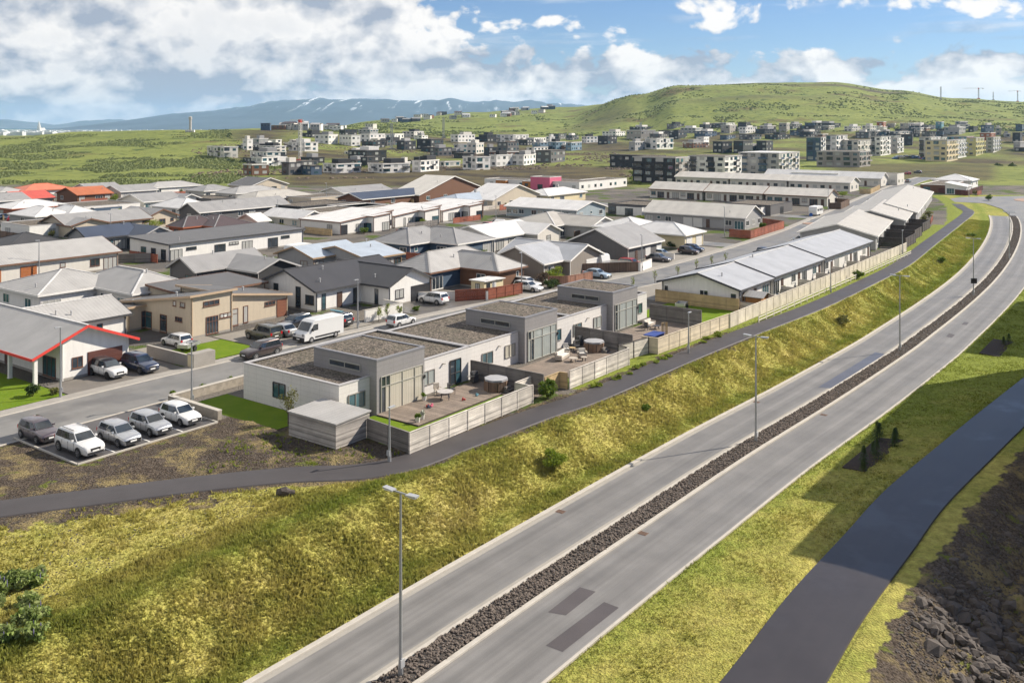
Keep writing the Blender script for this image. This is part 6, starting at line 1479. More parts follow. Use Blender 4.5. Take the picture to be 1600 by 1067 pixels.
# ------------------------------------------------------------------ lamps, signs, cranes
GALV = mat('lamp_steel', (.36, .37, .38), .45, .08, metal=.6); LED = mat('lamp_head', (.42, .43, .44), .4, .05, metal=.3); LENS = mat('lamp_lens', (.7, .7, .68), .15, .02)
def lamp(label, p, z, h, double=True, ang=None, group=None, detail=True):
    a = RZ if ang is None else ang
    r = thing('street_lamp', label, 'street lamp', (p[0], p[1], z), a, group)
    mk('pole', M().lathe(0, 0, [(.13, -.3), (.13, .5), (.095, .9), (.055, h)], 10), GALV, r); mk('door_cover', M().box(-.14, .14, -.16, -.1, .5, .9) if detail else M().box(-.05, .05, -.14, -.1, .5, .9), LED, r)
    if double:
        mk('arm', M().bar((0, -.75, h + .04), (0, .75, h + .04), .07, .07), GALV, r)
        for sgn in (-1, 1):
            hd = mk('lamp_head', M().slab([(-.17, .45, .10), (.17, .45, .10), (.15, 1.12, .14), (-.15, 1.12, .14)] if sgn > 0 else [(-.15, -1.12, .14), (.15, -1.12, .14), (.17, -.45, .10), (-.17, -.45, .10)], .08), LED, r, (0, 0, h))
            mk('lens', M().box(-.12, .12, *((.55, 1.05) if sgn > 0 else (-1.05, -.55)), -.01, .012), LENS, hd)
    else:
        hd = mk('lamp_head', M().slab([(-.11, -.08, .08), (.11, -.08, .08), (.09, .55, .10), (-.09, .55, .10)], .08), LED, r, (0, 0, h)); mk('lens', M().box(-.07, .07, .15, .5, -.012, .008), LENS, hd)
    return r
for i, (px, py) in enumerate([(626, 1055), (1181, 690), (1406, 548), (1521, 461), (1577, 403)]):
    p = G(px, py, -2.45); d, al = polydist(np.array([p]), CL); z = float(ROADZ(al)[0])
    p = G(px, py, z + .1)
    lamp(('tall double-headed lamp at the near end of the stony median', 'tall double-headed lamp casting its shadow over the carriageway', 'tall double-headed lamp opposite the long dark road patch', 'tall double-headed lamp with a dark sign box on its pole', 'tall double-headed lamp at the bend of the divided road')[i], p, z + .05, 9.1)
    if i == 3: tag(mk('sign_box', M().box(-.45, .45, -.1, .1, 0, .8).box(-.4, .4, -.13, -.101, .08, .7), PLAS, None, (p[0], p[1] - .16, z + 2.0), .0), 'dark square traffic sign on the median lamp pole', 'sign')
for lab, px, py, h in [('slim path lamp beside the grey shed', 608.5, 722, 4.0), ('slim path lamp by the new pine fence', 1076, 552, 4.4), ('slim path lamp beside the white rails', 1298, 457, 4.6), ('slim path lamp beside the dark enclosures', 1410, 398, 4.6)]:
    lamp(lab, G(px, py), 0, h, False, RZ - pi / 2)
for lab, px, py, h in [('street lamp before the red-edged gable', 94.5, 621, 6.4), ('street lamp at the corner of the stone wall', 299.5, 633, 5.6), ('street lamp before the white terrace wall', 559, 514, 6.0), ('street lamp beside the white estate car', 815, 458, 6.0), ('street lamp by the white wall corner', 1003, 424, 6.2),
                       ('street lamp by the red fenced garden', 1132, 369, 6.5), ('street lamp beside the street caravan', 1294, 329, 6.5), ('street lamp in front of the navy-roofed house', 173, 383, 6.5), ('street lamp in front of the orange garages', 61, 437, 6.3), ('street lamp behind the blue-grey house', 775, 345, 6.5), ('street lamp near the white roof pair', 434, 352, 6.5), ('street lamp by the flat tan house', 510, 322, 7), ('street lamp at the roundabout lawn', 1514, 308, 7)]:
    lamp(lab, G(px, py), 0, h, False, RZ + pi / 2)
sg = thing('road_sign', 'round blue traffic sign on the street island', 'sign', (*G(1267, 352), 0)); mk('post', M().lathe(0, 0, [(.04, -.2), (.04, 2.6)], 8), GALV, sg)
gd = M(); gd.lathe(0, 0, [(.45, -.015), (.45, .015)], 20); gd.v = [(q[0], q[2], q[1]) for q in gd.v]; mk('disc', gd, mat('sign_blue', (.03, .12, .38), .4), sg, (0, -.07, 2.6))
isle = struct(mk('traffic_island', M().lathe(0, 0, [(2.2, 0), (2.2, .14), (2.0, .17), (.05, .18)], 20), mat('island_brick', (.3, .2, .15)), None, (*G(1268, 350), 0)))
sk = thing('skip', 'open grey rubble skip standing on the street', 'skip', (*G(1363, 317), .05), RZ)
mk('tub', M().slab([(-2.0, -1, 1.3), (2.2, -1, 1.3), (2.2, -.9, 1.3), (-2.0, -.9, 1.3)], 1.2).slab([(-2.0, .9, 1.3), (2.2, .9, 1.3), (2.2, 1, 1.3), (-2.0, 1, 1.3)], 1.2).box(-2, 2.2, -.9, .9, .1, .2).box(-2.05, -1.95, -.9, .9, .1, 1.3).box(2.15, 2.25, -.9, .9, .1, 1.0), GALV, sk)
mk('rubble', leafball(1.2, .35, 120, .35, 9), mat('rubble', (.3, .25, .2), .9, .3), sk, (.1, 0, .7))
def crane(label, px, by, ty, jib, ang, col):
    P, z = GT(px, by); k = P[1] / FP; H = (by - ty) * k; r = thing('tower_crane', label, 'crane', (P[0], P[1], z), ang)
    m_ = mat('crane_' + col, dict(white=(.6, .58, .55), red=(.5, .07, .05), grey=(.4, .4, .4), yellow=(.5, .35, .06))[col], .6)
    g = M(); w_ = .7
    for sx in (-w_, w_):
        for sy in (-w_, w_): g.box(sx - .15, sx + .15, sy - .15, sy + .15, 0, H)
    n = int(H / 1.6)
    for i in range(n):
        a, b_ = (-w_, w_) if i % 2 else (w_, -w_)
        for y in (-w_, w_): g.bar((a, y, H * i / n), (b_, y, H * (i + 1) / n), .14, .14)
    mk('mast', g, m_, r); mk('base', M().box(-2, 2, -2, 2, -.5, 1.2), mat('crane_red', (.5, .07, .05)) if jib else CONC, r)
    if jib:
        g = M(); L = jib * k
        for y, z_ in ((-.5, 0), (.5, 0), (0, 1.0)): g.bar((-L * .3, y, H + z_ + .4), (L, y, H + z_ * .6 + .4), .16, .16)
        for i in range(int(L / 2)): g.bar((i * 2, -.5, H + .4), (i * 2 + 1, 0, H + 1.2), .12, .12).bar((i * 2 + 1, 0, H + 1.2), (i * 2 + 2, .5, H + .4), .12, .12)
        mk('jib', g, m_, r); mk('counterweight', M().box(-L * .3, -L * .24, -.6, .6, H - .6, H + .6), CONC, r)
    if jib: mk('cab', M().box(-.9, .9, -.9, .9, H - .8, H + 1.0), mat('crane_red', (.5, .07, .05)), r)
crane('tall red and white tower crane on the building site', 469, 252, 190, 22, 2.6, 'white'); crane('grey tower crane mast among the black houses', 612, 234, 193, 0, .3, 'grey'); crane('grey tower crane mast below the far ridge', 693, 216, 184, 0, .3, 'grey')
crane('slender crane mast at the foot of the green hill', 1001, 216, 192, 0, .2, 'grey')
for i, x in enumerate((1470, 1529, 1552, 1590)):
    crane('far tower crane on the skyline beyond the green hill', x, (156, 155, 157, 158)[i], (136, 139, 144, 142)[i], (0, 24, 0, 14)[i], pi - .1, 'grey')
for o in list(COL.objects):
    if o.name.startswith('tower_crane') and 'far tower' in o.get('label', ''): o['group'] = 'cranes on the far skyline'
P, z = GT(297.5, 207, 600, 1100); ms_ = thing('radio_mast', 'thick grey and white radio mast with huts on the heath skyline', 'mast', (P[0], P[1], z)); k = P[1] / FP
mk('mast', M().lathe(0, 0, [(1.2, -1), (1.2, 20 * k), (1.6, 20 * k + .1), (1.6, 24 * k), (.3, 24 * k + .5)], 10), mat('mast_grey', (.45, .43, .42), .7, .2), ms_); mk('hut', M().box(-4.5, -1.6, -1, 1.5, -1, 2.4).box(1.8, 3.8, -1, 1.5, -1, 2.2), wallm('white'), ms_)
# ------------------------------------------------------------------ plants
def shrub(label, p, rx, h, m, seed, n=900, sz=.11, z=None, name='shrub', group=None, stems=5):
    z = tz(*p) if z is None else z
    r = thing(name, label, 'shrub', (p[0], p[1], z), 0, group)
    mk('foliage', leafball(rx, h / 2, n, sz, seed, clumps=18), m, r, (0, 0, h * .52))
    g = M(); q = random.Random(seed)
    for i in range(stems):
        a = q.uniform(0, 6.28); g.bar((0, 0, -.1), (cos(a) * rx * .5, sin(a) * rx * .5, h * .7), .035, .035)
    mk('stems', g, BARK, r); return r
def tree(label, p, h, rx, m, seed, n=500, sz=.10, z=0., group=None):
    r = thing('young_tree', label, 'tree', (p[0], p[1], z), 0, group); q = random.Random(seed)
    g = M().lathe(0, 0, [(.06, -.1), (.045, h * .4), (.015, h * .95)], 7)
    for i in range(9):
        a = q.uniform(0, 6.28); b0 = h * q.uniform(.25, .7); g.bar((0, 0, b0), (cos(a) * rx * .75, sin(a) * rx * .75, b0 + h * .22), .025, .025)
    mk('trunk', g, BARK, r); mk('crown', leafball(rx, h * .42, n, sz, seed, clumps=16), m, r, (0, 0, h * .62)); return r
shrub('round bright green bush alone on the dry grass bank', G(866, 716, -1.1), 1.15, 1.5, LEAFY, 21, 2600, .10)
shrub('small green tuft bush low on the dry bank', G(1009, 629, -.6), .5, .5, LEAF, 22, 500)
shrub('pale green bush on the bank above the bend', G(1316, 494, -.6), 1.2, 1.2, LEAFO, 23, 900); shrub('green bush on the bank near the dark enclosures', G(1470, 402, -.4), .9, 1.2, LEAF, 24, 700)
shrub('dark green bush on the bank near the roundabout', G(1518, 368, -.3), 1.2, 1.0, LEAF, 25, 700)
shrub('leafy green shrub at the corner of the whitewashed fence', ST(70.0, 47.9), .95, 2.0, LEAF, 26, 1800)
tree('sparse young tree against the white tiled end wall', ST(50.9, 61.0), 3.4, .95, LEAFO, 27, 520, .09)
for i, (s_, t_, h) in enumerate(((84.6, 83.9, 1.9), (86.0, 83.8, 2.3), (88.0, 83.6, 1.7))): tree('young yellow-green sapling in the gravel bed before the white terrace wall', ST(s_, t_), h, .45, LEAFY, 30 + i, 260, .08, group='saplings before the white terrace wall')
for i, s_ in enumerate((108, 124, 131, 139, 146, 152, 158)): tree('thin street sapling along the kerb by the sheet-roofed terrace', ST(s_, 69.2 if s_ > 120 else 70.5), 2.0 + .2 * (i % 3), .5, LEAFY, 40 + i, 110, .08, group='street saplings by the sheet-roofed terrace')
shrub('clipped dark hedge by the red-brown fence', ST(117.5, 79.7), 1.5, 1.5, LEAFD, 50, 2200); shrub('tall yellow-green shrub behind the red-brown fence', ST(121.2, 81.4), 1.9, 2.7, LEAFY, 51, 2600); shrub('purple-brown shrub beside the yellow-green one', ST(118.8, 82.2), 1.2, 2.2, leaf_mat('leaf_purple', (.10, .06, .05), (.16, .12, .07)), 52, 1200)
shrub('low round bush on the wet drive', ST(92.3, 84.6), .6, .7, LEAF, 53, 700); shrub('pot-shaped dark shrub by the white wall', ST(90.6, 87.6), .35, .8, LEAFD, 54, 400)
shrub('conifer-like shrub on the red-edged house lawn', ST(42.2, 86.3), .75, 1.2, LEAFD, 55, 900); shrub('small yellow shrub on the red-edged house lawn', ST(43.6, 85.2), .5, .7, LEAFO, 56, 400)
for i, (s_, t_) in enumerate(((49.4, 75.2), (52.5, 75.0), (55.5, 74.9), (58.3, 74.9))): shrub('low green bush on top of the stone wall', ST(s_, t_), .4, .5, LEAF, 60 + i, 350, .09, z=.3, group='bushes along the stone wall')
for i, (px, py, rx, h, m_, lab) in enumerate([(100, 368, 2.2, 2.6, LEAFY, 'yellow-green garden bush left of the navy roof'), (238, 362, 2.6, 3.0, LEAFY, 'bright green bush between the navy roof and the rust house'), (306, 368, 1.3, 2.2, LEAF, 'slim green shrub before the rust house'), (352, 366, 1.6, 2.4, LEAF, 'round green shrub before the rust house'), (155, 356, 1.6, 1.8, LEAFY, 'low green bush between the tan gables'),
    (180, 318, 2.4, 3.2, LEAFY, 'yellow-green tree behind the flat navy-panelled house'), (196, 320, 1.8, 2.4, LEAF, 'green bush behind the flat navy-panelled house'), (118, 316, 1.8, 2.2, LEAFY, 'green bush by the red gable roof'), (420, 357, 1.5, 2.6, LEAF, 'green garden shrub before the white pair'), (437, 361, 2.2, 2.0, LEAFO, 'olive bush before the white pair'), (515, 350, 1.5, 1.8, LEAFY, 'green bush beside the stepped white row'),
    (395, 462, 1.6, 1.4, LEAFO, 'olive shrub behind the tan house roof'), (748, 398, 1.6, 1.6, LEAF, 'green shrub before the navy and white house'), (808, 388, 1.4, 1.5, LEAF, 'green shrub beside the glazed garden front'), (555, 312, 2.6, 2.6, LEAFY, 'clipped green hedge beside the flat tan house'), (537, 321, 2.2, 1.6, LEAFY, 'yellow-green hedge behind the long black house'),
    (1050, 388, 1.2, 1.6, LEAFD, 'dark round bush by the beige house wall'), (1070, 387, 1.0, 1.3, LEAF, 'green bush by the beige house'), (1166, 371, 1.2, 1.7, LEAF, 'green bush before the red terrace fence'), (1192, 357, 1.0, 1.4, LEAF, 'green bush at the corner of the red terrace fence'), (1000, 345, 3.0, 1.4, LEAFY, 'green hedge below the flat dark bungalow'), (1318, 307, 2.6, 1.8, LEAFY, 'green hedge by the end garden fence'),
    (335, 301, 2.0, 2.4, LEAFD, 'dark green bush at the heath edge'), (360, 299, 1.6, 2.8, LEAFY, 'bright green bush at the gravel track'), (1010, 545, .8, .9, LEAFY, 'fresh green weed clump before the whitewashed fence'), (1340, 435, 1.0, 1.4, LEAF, 'green bush over the long pale fence'), (1225, 458, .7, 1.1, LEAFY, 'green bush behind the long pale fence'), (1545, 314, 1.2, 2.2, LEAF, 'small tree on the roundabout verge')]):
    shrub(lab, G(px, py), rx, h, m_, 100 + i, 900 if py < 330 else 1300, .16 if py < 360 else .12, z=0.)
rw_ = random.Random(4)
for i in range(16):
    s_ = rw_.uniform(74, 106); shrub('fresh green weed clump between the fences and the footpath', ST(s_, 46.4 + rw_.uniform(-.5, .5) - (s_ - 74) * .012), rw_.uniform(.25, .6), rw_.uniform(.2, .5), LEAFY, 200 + i, 260, .09, z=0., group='weeds along the fence foot')
for i in range(26):      # lupins in the corner
    px, py = rw_.uniform(-20, 62), rw_.uniform(905, 1010); p = G(px, py, 0)
    r = shrub('leafy lupin clump on the slope corner', p, rw_.uniform(.4, .75), rw_.uniform(.5, .9), LUP, 240 + i, 420, .13, name='lupin', group='lupins on the slope corner', stems=3)
    if i % 3 == 0:
        g = M()
        for k in range(3): a = k * 2.1 + i; x, y = cos(a) * .3, sin(a) * .3; g.lathe(x, y, [(.015, .35), (.03, .5), (.025, .65), (.008, .75)], 6)
        mk('flower_spikes', g, mat('lupin_flower', (.19, .17, .30), .8, .3, 6), r)
# garden shrubs and short fences beside the houses, each named after its house
rg = random.Random(17); WOODS = [BRN, RED, WGd, PINE, WG]
for lab, O, u_, v_, la, lb in HOUSES:
    if not 128 < O[1] < 330 or 'terrace' in lab or any(k in lab for k in ('charcoal house with one', 'beige house', 'stone-faced', 'dark boarded')): continue
    if rg.random() < .62:
        p = O + u_ * rg.uniform(.15, .85) * la - v_ * rg.uniform(1.4, 3.2); k = rg.random()
        shrub('garden shrub in front of the ' + ' '.join(lab.split()[:10]), p, rg.uniform(.7, 1.6), rg.uniform(1.0, 2.2), LEAF if k < .4 else LEAFY if k < .75 else LEAFO, rg.randrange(9999), 500, .15, z=0., name='garden_shrub')
    if rg.random() < .5:
        a = O - v_ * rg.uniform(2.5, 4) + u_ * rg.uniform(-1, 2); b_ = a + u_ * min(la * .7, 11)
        fence('garden fence in front of the ' + ' '.join(lab.split()[:10]), [a, b_], rg.uniform(1.2, 1.8), rg.choice(WOODS), 2.6, False, cap=False, world=True)
    elif rg.random() < .4:
        a = O - u_ * 1.5 + v_ * 1.0; b_ = a + v_ * min(lb, 9)
        fence('garden fence along the gable side of the ' + ' '.join(lab.split()[:8]), [a, b_], rg.uniform(1.3, 1.8), rg.choice(WOODS), 2.6, False, cap=False, world=True)
# young spruces in dark planting beds
def bed(label, px, z=-2.38):
    P = [G(*q, z) for q in px]; n = len(P); c = sum(P) / n
    o = tag(mk('planting_bed', M().slab([(q[0] - c[0], q[1] - c[1], .05) for q in P[::-1]], .25), mat('bed_soil', (.035, .022, .016), .95, .4, 3, 1., 6), None, (c[0], c[1], z)), label, 'planting bed'); return P
B1 = bed('dark soil planting bed with young spruces on the shaded lawn', [(1316, 730), (1352, 738), (1416, 688), (1372, 684)]); B2 = bed('small dark soil bed on the sunlit verge strip', [(1530, 552), (1562, 558), (1584, 534), (1552, 530)])
def spruce(label, p, h, seed, group, z=-2.3):
    r = thing('young_spruce', label, 'tree', (p[0], p[1], z), 0, group); mk('trunk', M().lathe(0, 0, [(.04, -.1), (.012, h)], 6), BARK, r)
    q = np.random.default_rng(seed); n = 420; t_ = q.random(n) ** .7; a = q.uniform(0, 6.28, n); R_ = (1 - t_) * h * .30 + .03; d = q.random(n) ** .5
    p0 = np.column_stack([np.cos(a) * R_ * d, np.sin(a) * R_ * d, t_ * h * .96 + .06]); tip = p0 + np.column_stack([np.cos(a) * .12, np.sin(a) * .12, np.full(n, -.05)]) ; sd_ = np.column_stack([-np.sin(a), np.cos(a), np.zeros(n)]) * .05
    mk('crown', npmesh('crown', np.stack([p0 - sd_, p0 + sd_, tip], 1).reshape(-1, 3), np.arange(3 * n).reshape(n, 3)), LEAFD, r)
for i in range(9):
    f = rw_.random(); g_ = rw_.random(); p = (B1[0] * (1 - f) + B1[3] * f) * (1 - g_) + (B1[1] * (1 - f) + B1[2] * f) * g_; spruce('young spruce in the shaded planting bed', p, rw_.uniform(1.0, 1.9), 300 + i, 'spruces in the planting beds')
for i in range(2): spruce('small spruce in the sunlit verge bed', B2[0] * .3 + B2[2] * .7 + np.array([i * .8, i * .3]), 1.0 + .3 * i, 320 + i, 'spruces in the verge bed')

# ------------------------------------------------------------------ loose stone, grass, heath scrub
def rock_mesh(seed, sub=1):
    bm = bmesh.new(); bmesh.ops.create_icosphere(bm, subdivisions=sub, radius=1); q = random.Random(seed)
    for v in bm.verts: v.co *= q.uniform(.62, 1.15)
    for _ in range(3):
        nrm = Vector((q.uniform(-1, 1), q.uniform(-1, 1), q.uniform(-1, 1))).normalized(); d = q.uniform(.45, .7)
        for v in bm.verts:
            e = v.co.dot(nrm) - d
            if e > 0: v.co -= nrm * e
    me = bpy.data.meshes.new('rock'); bm.to_mesh(me); bm.free(); return me
ROCKM = mat('lava_rock', (.080, .066, .056), .9, .35, 2.0, .8, 14); STONEM = mat('median_stone', (.135, .108, .088), .9, .4, 3.5, .5, 20)
rk = [rock_mesh(i) for i in range(8)]
for m_ in rk: m_.materials.append(ROCKM)
rr = random.Random(12)
slope = struct(mk('rock_slope', rock_mesh(99), ROCKM, None, (*G(1545, 1040, -4.6), -4.6))); slope.scale = (.4, .4, .3)
def rocks(n, fn, smin, smax, nm='rock'):
    k = 0
    while k < n:
        p = fn(); d = polydist(np.array([p]), RP)[0][0]
        if d > -4.0: continue
        o = mk(nm, rk[rr.randrange(8)], None, None, (p[0], p[1], tz(*p) + .02)); s_ = rr.uniform(smin, smax) * (1.6 if rr.random() < .1 else 1)
        o.scale = (s_, s_ * rr.uniform(.6, 1), s_ * rr.uniform(.5, .8)); o.rotation_euler = (rr.uniform(-.5, .5), rr.uniform(-.5, .5), rr.uniform(0, 6.3))
        o.parent = slope; o.matrix_parent_inverse = slope.matrix_world.inverted(); k += 1
bpy.context.view_layer.update()
rocks(235, lambda: G(rr.gauss(1530, 45), rr.gauss(1022, 38), -4.3), .20, .58); rocks(55, lambda: G(rr.uniform(1440, 1610), rr.uniform(800, 1067), -4.2), .12, .34)
def scatter(name, P, Z, size, seed, m, label=None, cat=None, flat=.7, base=None):
    """many small stones in one object"""
    r = np.random.default_rng(seed); n = len(P)
    t = (1 + 5 ** .5) / 2; ico = np.array([(-1, t, 0), (1, t, 0), (-1, -t, 0), (1, -t, 0), (0, -1, t), (0, 1, t), (0, -1, -t), (0, 1, -t), (t, 0, -1), (t, 0, 1), (-t, 0, -1), (-t, 0, 1)]) / 1.9
    F = np.array([(0, 11, 5), (0, 5, 1), (0, 1, 7), (0, 7, 10), (0, 10, 11), (1, 5, 9), (5, 11, 4), (11, 10, 2), (10, 7, 6), (7, 1, 8), (3, 9, 4), (3, 4, 2), (3, 2, 6), (3, 6, 8), (3, 8, 9), (4, 9, 5), (2, 4, 11), (6, 2, 10), (8, 6, 7), (9, 8, 1)])
    v = ico[None] * r.uniform(.6, 1.2, (n, 12, 1)); a = r.uniform(0, 6.28, n); c, s_ = np.cos(a)[:, None], np.sin(a)[:, None]
    v = np.stack([v[..., 0] * c - v[..., 1] * s_, v[..., 0] * s_ + v[..., 1] * c, v[..., 2] * flat], -1) * (size * r.uniform(.55, 1.35, n))[:, None, None]
    v += np.column_stack([P, Z])[:, None, :]
    f = (F[None] + (np.arange(n) * 12)[:, None, None]).reshape(-1, 3)
    o = mk(name, npmesh(name, v.reshape(-1, 3), f, m)); o['kind'] = 'stuff'
    if label: tag(o, label, cat, None, 'stuff')
    return o
C_ = resample(CLR, .5); C_ = C_[(C_[:, 1] > 38)]; T_ = np.gradient(C_, axis=0); T_ /= np.hypot(T_[:, 0], T_[:, 1])[:, None]; N_ = np.stack([-T_[:, 1], T_[:, 0]], 1)
dens = np.where(C_[:, 1] < 110, 48, 18); idx = np.repeat(np.arange(len(C_)), dens); off = rng.uniform(-.76, .76, len(idx)); P_ = C_[idx] + N_[idx] * off[:, None] + T_[idx] * rng.uniform(-.3, .3, (len(idx), 1)); _, al_ = polydist(P_, CL)
scatter('median_stones', P_, ROADZ(al_) + .15 + rng.uniform(-.03, .05, len(P_)), .082, 3, STONEM, 'dark crushed stones filling the median', 'gravel')
n = 5200; P_ = np.array([G(x, y, -4.2) for x, y in zip(rng.uniform(1400, 1660, n), rng.uniform(700, 1090, n))]); d_, _ = polydist(P_, RP); P_ = P_[d_ < -3.9]
scatter('slope_gravel', P_, terr(P_[:, 0], P_[:, 1]) + .01, .085, 5, ROCKM, 'loose lava gravel on the cut slope', 'gravel')
n = 9000; P_ = np.column_stack([rng.uniform(5, 52, n), rng.uniform(48, 66, n)]); P_ = P_[:, :1] * U + P_[:, 1:] * V; pd_, _ = polydist(P_, PATH); P_ = P_[(np.abs(pd_) > 1.6) & (vnoise(P_[:, 0], P_[:, 1], 3) + vnoise(P_[:, 0], P_[:, 1], 1) > -.1)]
scatter('lot_gravel', P_, terr(P_[:, 0], P_[:, 1]) + .0, .055, 6, mat('lot_stone', (.075, .066, .058), .95, .4, 3), 'dark gravel strewn over the waste lot', 'gravel')
C2 = resample(PATH, .4); C2 = C2[(C2[:, 1] > 50) & (C2[:, 1] < 120)]; T2 = np.gradient(C2, axis=0); T2 /= np.hypot(T2[:, 0], T2[:, 1])[:, None]; N2 = np.stack([-T2[:, 1], T2[:, 0]], 1)
idx = np.repeat(np.arange(len(C2)), 14); sd2 = np.sign(rng.random(len(idx)) - .5); P_ = C2[idx] + N2[idx] * (sd2 * (1.5 + np.abs(rng.normal(0, .35, len(idx)))))[:, None] + rng.normal(0, .12, (len(idx), 2))
scatter('path_edge_gravel', P_, terr(P_[:, 0], P_[:, 1]) + .01, .045, 8, mat('lot_stone', (.07, .062, .055)), 'dark gravel strip edging the footpath', 'gravel')
bo = mk('boulder', rock_mesh(77, 2), ROCKM, None, (*G(447, 774), .22)); bo.scale = (.75, .42, .38); tag(bo, 'dark angular boulder beside the footpath', 'boulder')
def grass_blades(name, P, g_, hgt, seed, label, per=3):
    r = np.random.default_rng(seed); n = len(P); Z = terr(P[:, 0], P[:, 1])
    idx = np.repeat(np.arange(n), per); m_ = len(idx); a = r.uniform(0, 6.28, m_); ln = r.normal(0, .45, (m_, 2)); h = hgt * r.uniform(.5, 1.3, m_) * (1 + vnoise(P[idx, 0], P[idx, 1], 1.6) * 1.0); w_ = h * .28
    b0 = np.column_stack([P[idx] + r.normal(0, .05, (m_, 2)), Z[idx] - .02]); s_ = np.column_stack([np.cos(a), np.sin(a), np.zeros(m_)]) * w_[:, None]
    tip = b0 + np.column_stack([ln[:, 0] * h, ln[:, 1] * h, h])
    me = npmesh(name, np.stack([b0 - s_, b0 + s_, tip], 1).reshape(-1, 3), np.arange(3 * m_).reshape(m_, 3))
    ca = me.color_attributes.new('zone', 'FLOAT_COLOR', 'POINT'); z4 = zones(P[:, 0], P[:, 1])[idx]; z4 = np.repeat(z4, 3, axis=0); ca.data.foreach_set('color', z4.astype(np.float32).ravel())
    me.materials.append(GRM); o = mk(name, me); tag(o, label, 'grass', None, 'stuff'); return o
GRM, t, b = base_mat('grass_blades'); pos = t.n('ShaderNodeNewGeometry').outputs['Position']; at_ = t.n('ShaderNodeVertexColor', layer_name='zone')
c = grass_nodes(t, pos, t.sep(at_.outputs[0])[1]); t.put(b.inputs['Base Color'], c); b.inputs['Roughness'].default_value = .9; b.inputs['Specular IOR Level'].default_value = .1
tr = t.n('ShaderNodeBsdfTranslucent'); t.put(tr.inputs[0], c); mx = t.n('ShaderNodeMixShader'); mx.inputs[0].default_value = .45
GRM.node_tree.links.new(b.outputs[0], mx.inputs[1]); GRM.node_tree.links.new(tr.outputs[0], mx.inputs[2]); GRM.node_tree.links.new(mx.outputs[0], [q for q in GRM.node_tree.nodes if q.type == 'OUTPUT_MATERIAL'][0].inputs[0])
def along_road(n, d0, d1, a0, a1, seed):
    r = np.random.default_rng(seed); Cc = resample(CL, 1.0); L = np.concatenate([[0], np.cumsum(np.hypot(*np.diff(Cc, axis=0).T))]); T = np.gradient(Cc, axis=0); T /= np.hypot(T[:, 0], T[:, 1])[:, None]
    al = a0 + (a1 - a0) * r.random(n) ** 1.5; X = np.interp(al, L, Cc[:, 0]); Y = np.interp(al, L, Cc[:, 1]); tx = np.interp(al, L, T[:, 0]); ty = np.interp(al, L, T[:, 1]); d = r.uniform(d0, d1, n)
    P = np.column_stack([X - ty * d, Y + tx * d]); pd, _ = polydist(P, PATH); rp, _ = polydist(P, RP)
    return P[(np.abs(pd) > 1.9) & (np.abs(rp) > 2.2) & (rp > -4.3 + vnoise(P[:, 0], P[:, 1], 1) * 1.5)]
Pg = along_road(150000, 6.0, 17, 70, 330, 1); pd, _ = polydist(Pg, PATH); Pg = Pg[pd < -1.9]
grass_blades('bank_grass', Pg, None, .20, 21, 'dry yellow and green tussock grass covering the bank')
Pg = along_road(70000, -16.5, -5.95, 70, 300, 2); grass_blades('verge_grass', Pg, None, .11, 22, 'short green grass on the verge between road and cycle path')
Pg = along_road(40000, 15, 42, 60, 135, 3); pd, _ = polydist(Pg, PATH); z4 = zones(Pg[:, 0], Pg[:, 1]); Pg = Pg[(pd < -1.9) & (z4[:, 2] < .5)]
grass_blades('corner_grass', Pg, None, .18, 23, 'dry tussock grass on the open corner below the footpath')
n = 2600; P_ = np.column_stack([rng.uniform(8, 52, n), rng.uniform(48, 66.2, n)]); P_ = P_[:, :1] * U + P_[:, 1:] * V; pd, _ = polydist(P_, PATH); P_ = P_[(np.abs(pd) > 1.8) & (vnoise(P_[:, 0], P_[:, 1], 5) > .08)]
grass_blades('lot_grass', P_, None, .2, 24, 'thin yellow grass tufts on the waste lot', 4)
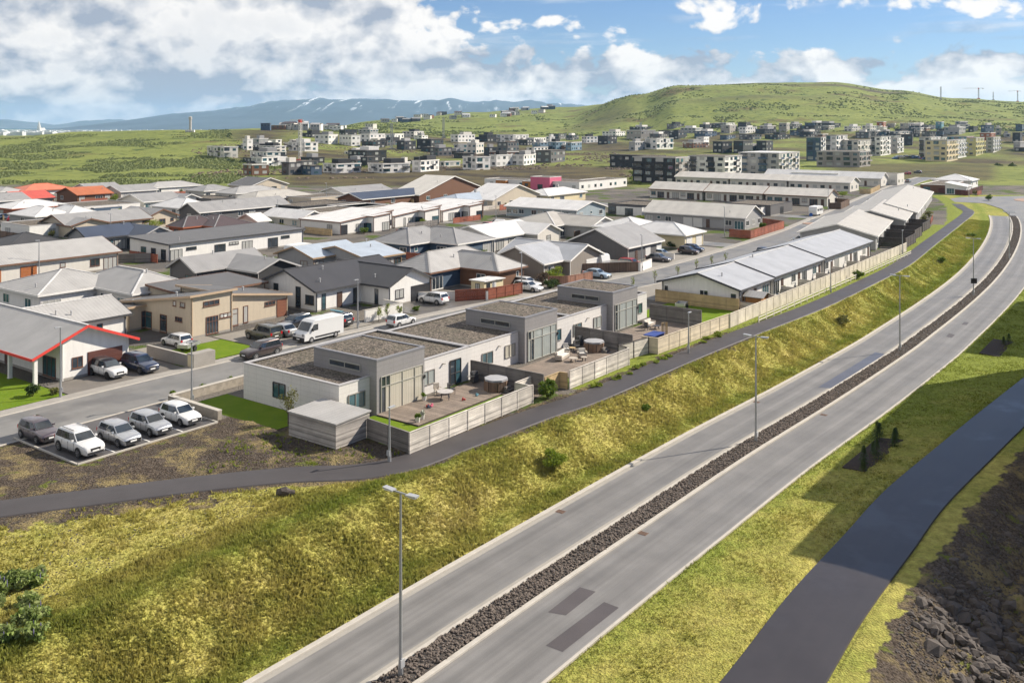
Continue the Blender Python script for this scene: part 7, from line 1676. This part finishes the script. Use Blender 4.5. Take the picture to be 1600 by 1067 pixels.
# scrub of the heath and the hill: low leaf mounds, too many to count
def heath(name, n, xr, yr, zsel, sz, m, seed, label):
    r = np.random.default_rng(seed); px = r.uniform(*xr, n); Y = np.exp(r.uniform(np.log(yr[0]), np.log(yr[1]), n)); X = (px - 800) / FP * Y
    k = vnoise(X, Y, 45) + vnoise(X, Y, 16) * .7 > zsel; X, Y = X[k], Y[k]; n = len(X)
    zc = zones(X, Y); k = zc[:, 2] < .5; X, Y = X[k], Y[k]; n = len(X)
    P = np.column_stack([X, Y]); Z = terr(X, Y)
    return _mounds(name, P, Z, sz * (.6 + .9 * r.random(n)), m, seed, label)
def _mounds(name, P, Z, s_, m, seed, label):
    r = np.random.default_rng(seed); n = len(P); k = 7
    a = np.repeat(r.uniform(0, 6.28, n), k) + np.tile(np.arange(k) * 6.28 / k, n); rad = np.repeat(s_, k) * r.uniform(.5, 1, n * k)
    c = np.repeat(np.column_stack([P, Z]), k, axis=0); h = np.repeat(s_, k) * r.uniform(.25, .75, n * k)
    p0 = c + np.column_stack([np.cos(a) * rad * .3, np.sin(a) * rad * .3, h]); p1 = c + np.column_stack([np.cos(a - .6) * rad, np.sin(a - .6) * rad, np.zeros(n * k)]); p2 = c + np.column_stack([np.cos(a + .6) * rad, np.sin(a + .6) * rad, np.zeros(n * k)])
    o = mk(name, npmesh(name, np.stack([p1, p2, p0], 1).reshape(-1, 3), np.arange(3 * n * k).reshape(-1, 3), m)); return tag(o, label, 'scrub', None, 'stuff')
heath('heath_scrub', 22000, (-60, 470), (385, 900), .06, 1.2, leaf_mat('scrub_green', (.13, .165, .055), (.22, .245, .10)), 61, 'green lupin scrub covering the heath')
heath('bank_scrub', 9000, (400, 1000), (385, 560), .18, 1.2, leaf_mat('scrub_fresh', (.09, .12, .02), (.14, .165, .03)), 62, 'patchy scrub on the dirt bank below the terraces')
heath('hill_scrub', 26000, (480, 1640), (880, 1650), .12, 1.7, leaf_mat('scrub_hill', (.085, .11, .035), (.14, .165, .05)), 63, 'patchy scrub and bushes over the green hill')
hw_ = heath('slope_bushes', 2600, (350, 1600), (560, 1000), .2, 2.4, leaf_mat('scrub_dark', (.04, .065, .02), (.09, .11, .03)), 64, 'bushes between the hillside houses')
# building-site rubble and lava ridges among the terraces
n = 5200; px = rng.uniform(300, 1010, n); Y = rng.uniform(430, 760, n); X = (px - 800) / FP * Y; k = (vnoise(X, Y, 35) > .08); P_ = np.column_stack([X, Y])[k]
scatter('site_rubble', P_, terr(P_[:, 0], P_[:, 1]), .95, 65, mat('rubble_brown', (.13, .095, .07), .95, .45, .2), 'brown rubble and lava between the half-built terraces', 'rubble', .6)

# ------------------------------------------------------------------ haze
hz_ = mk('haze', M().box(-12500, 12500, -60, 17000, -130, 372), None); hz_['kind'] = 'stuff'; tag(hz_, 'thin blue summer haze over the whole plain', 'haze', None, 'stuff')
hm_ = bpy.data.materials.new('haze_air'); hm_.use_nodes = True; nt = hm_.node_tree; nt.nodes.clear()
pv = nt.nodes.new('ShaderNodeVolumePrincipled'); pv.inputs['Color'].default_value = (.40, .68, 1.0, 1); pv.inputs['Density'].default_value = 4.6e-5; pv.inputs['Anisotropy'].default_value = .2
mo = nt.nodes.new('ShaderNodeOutputMaterial'); nt.links.new(pv.outputs[0], mo.inputs['Volume']); hz_.data.materials.append(hm_)
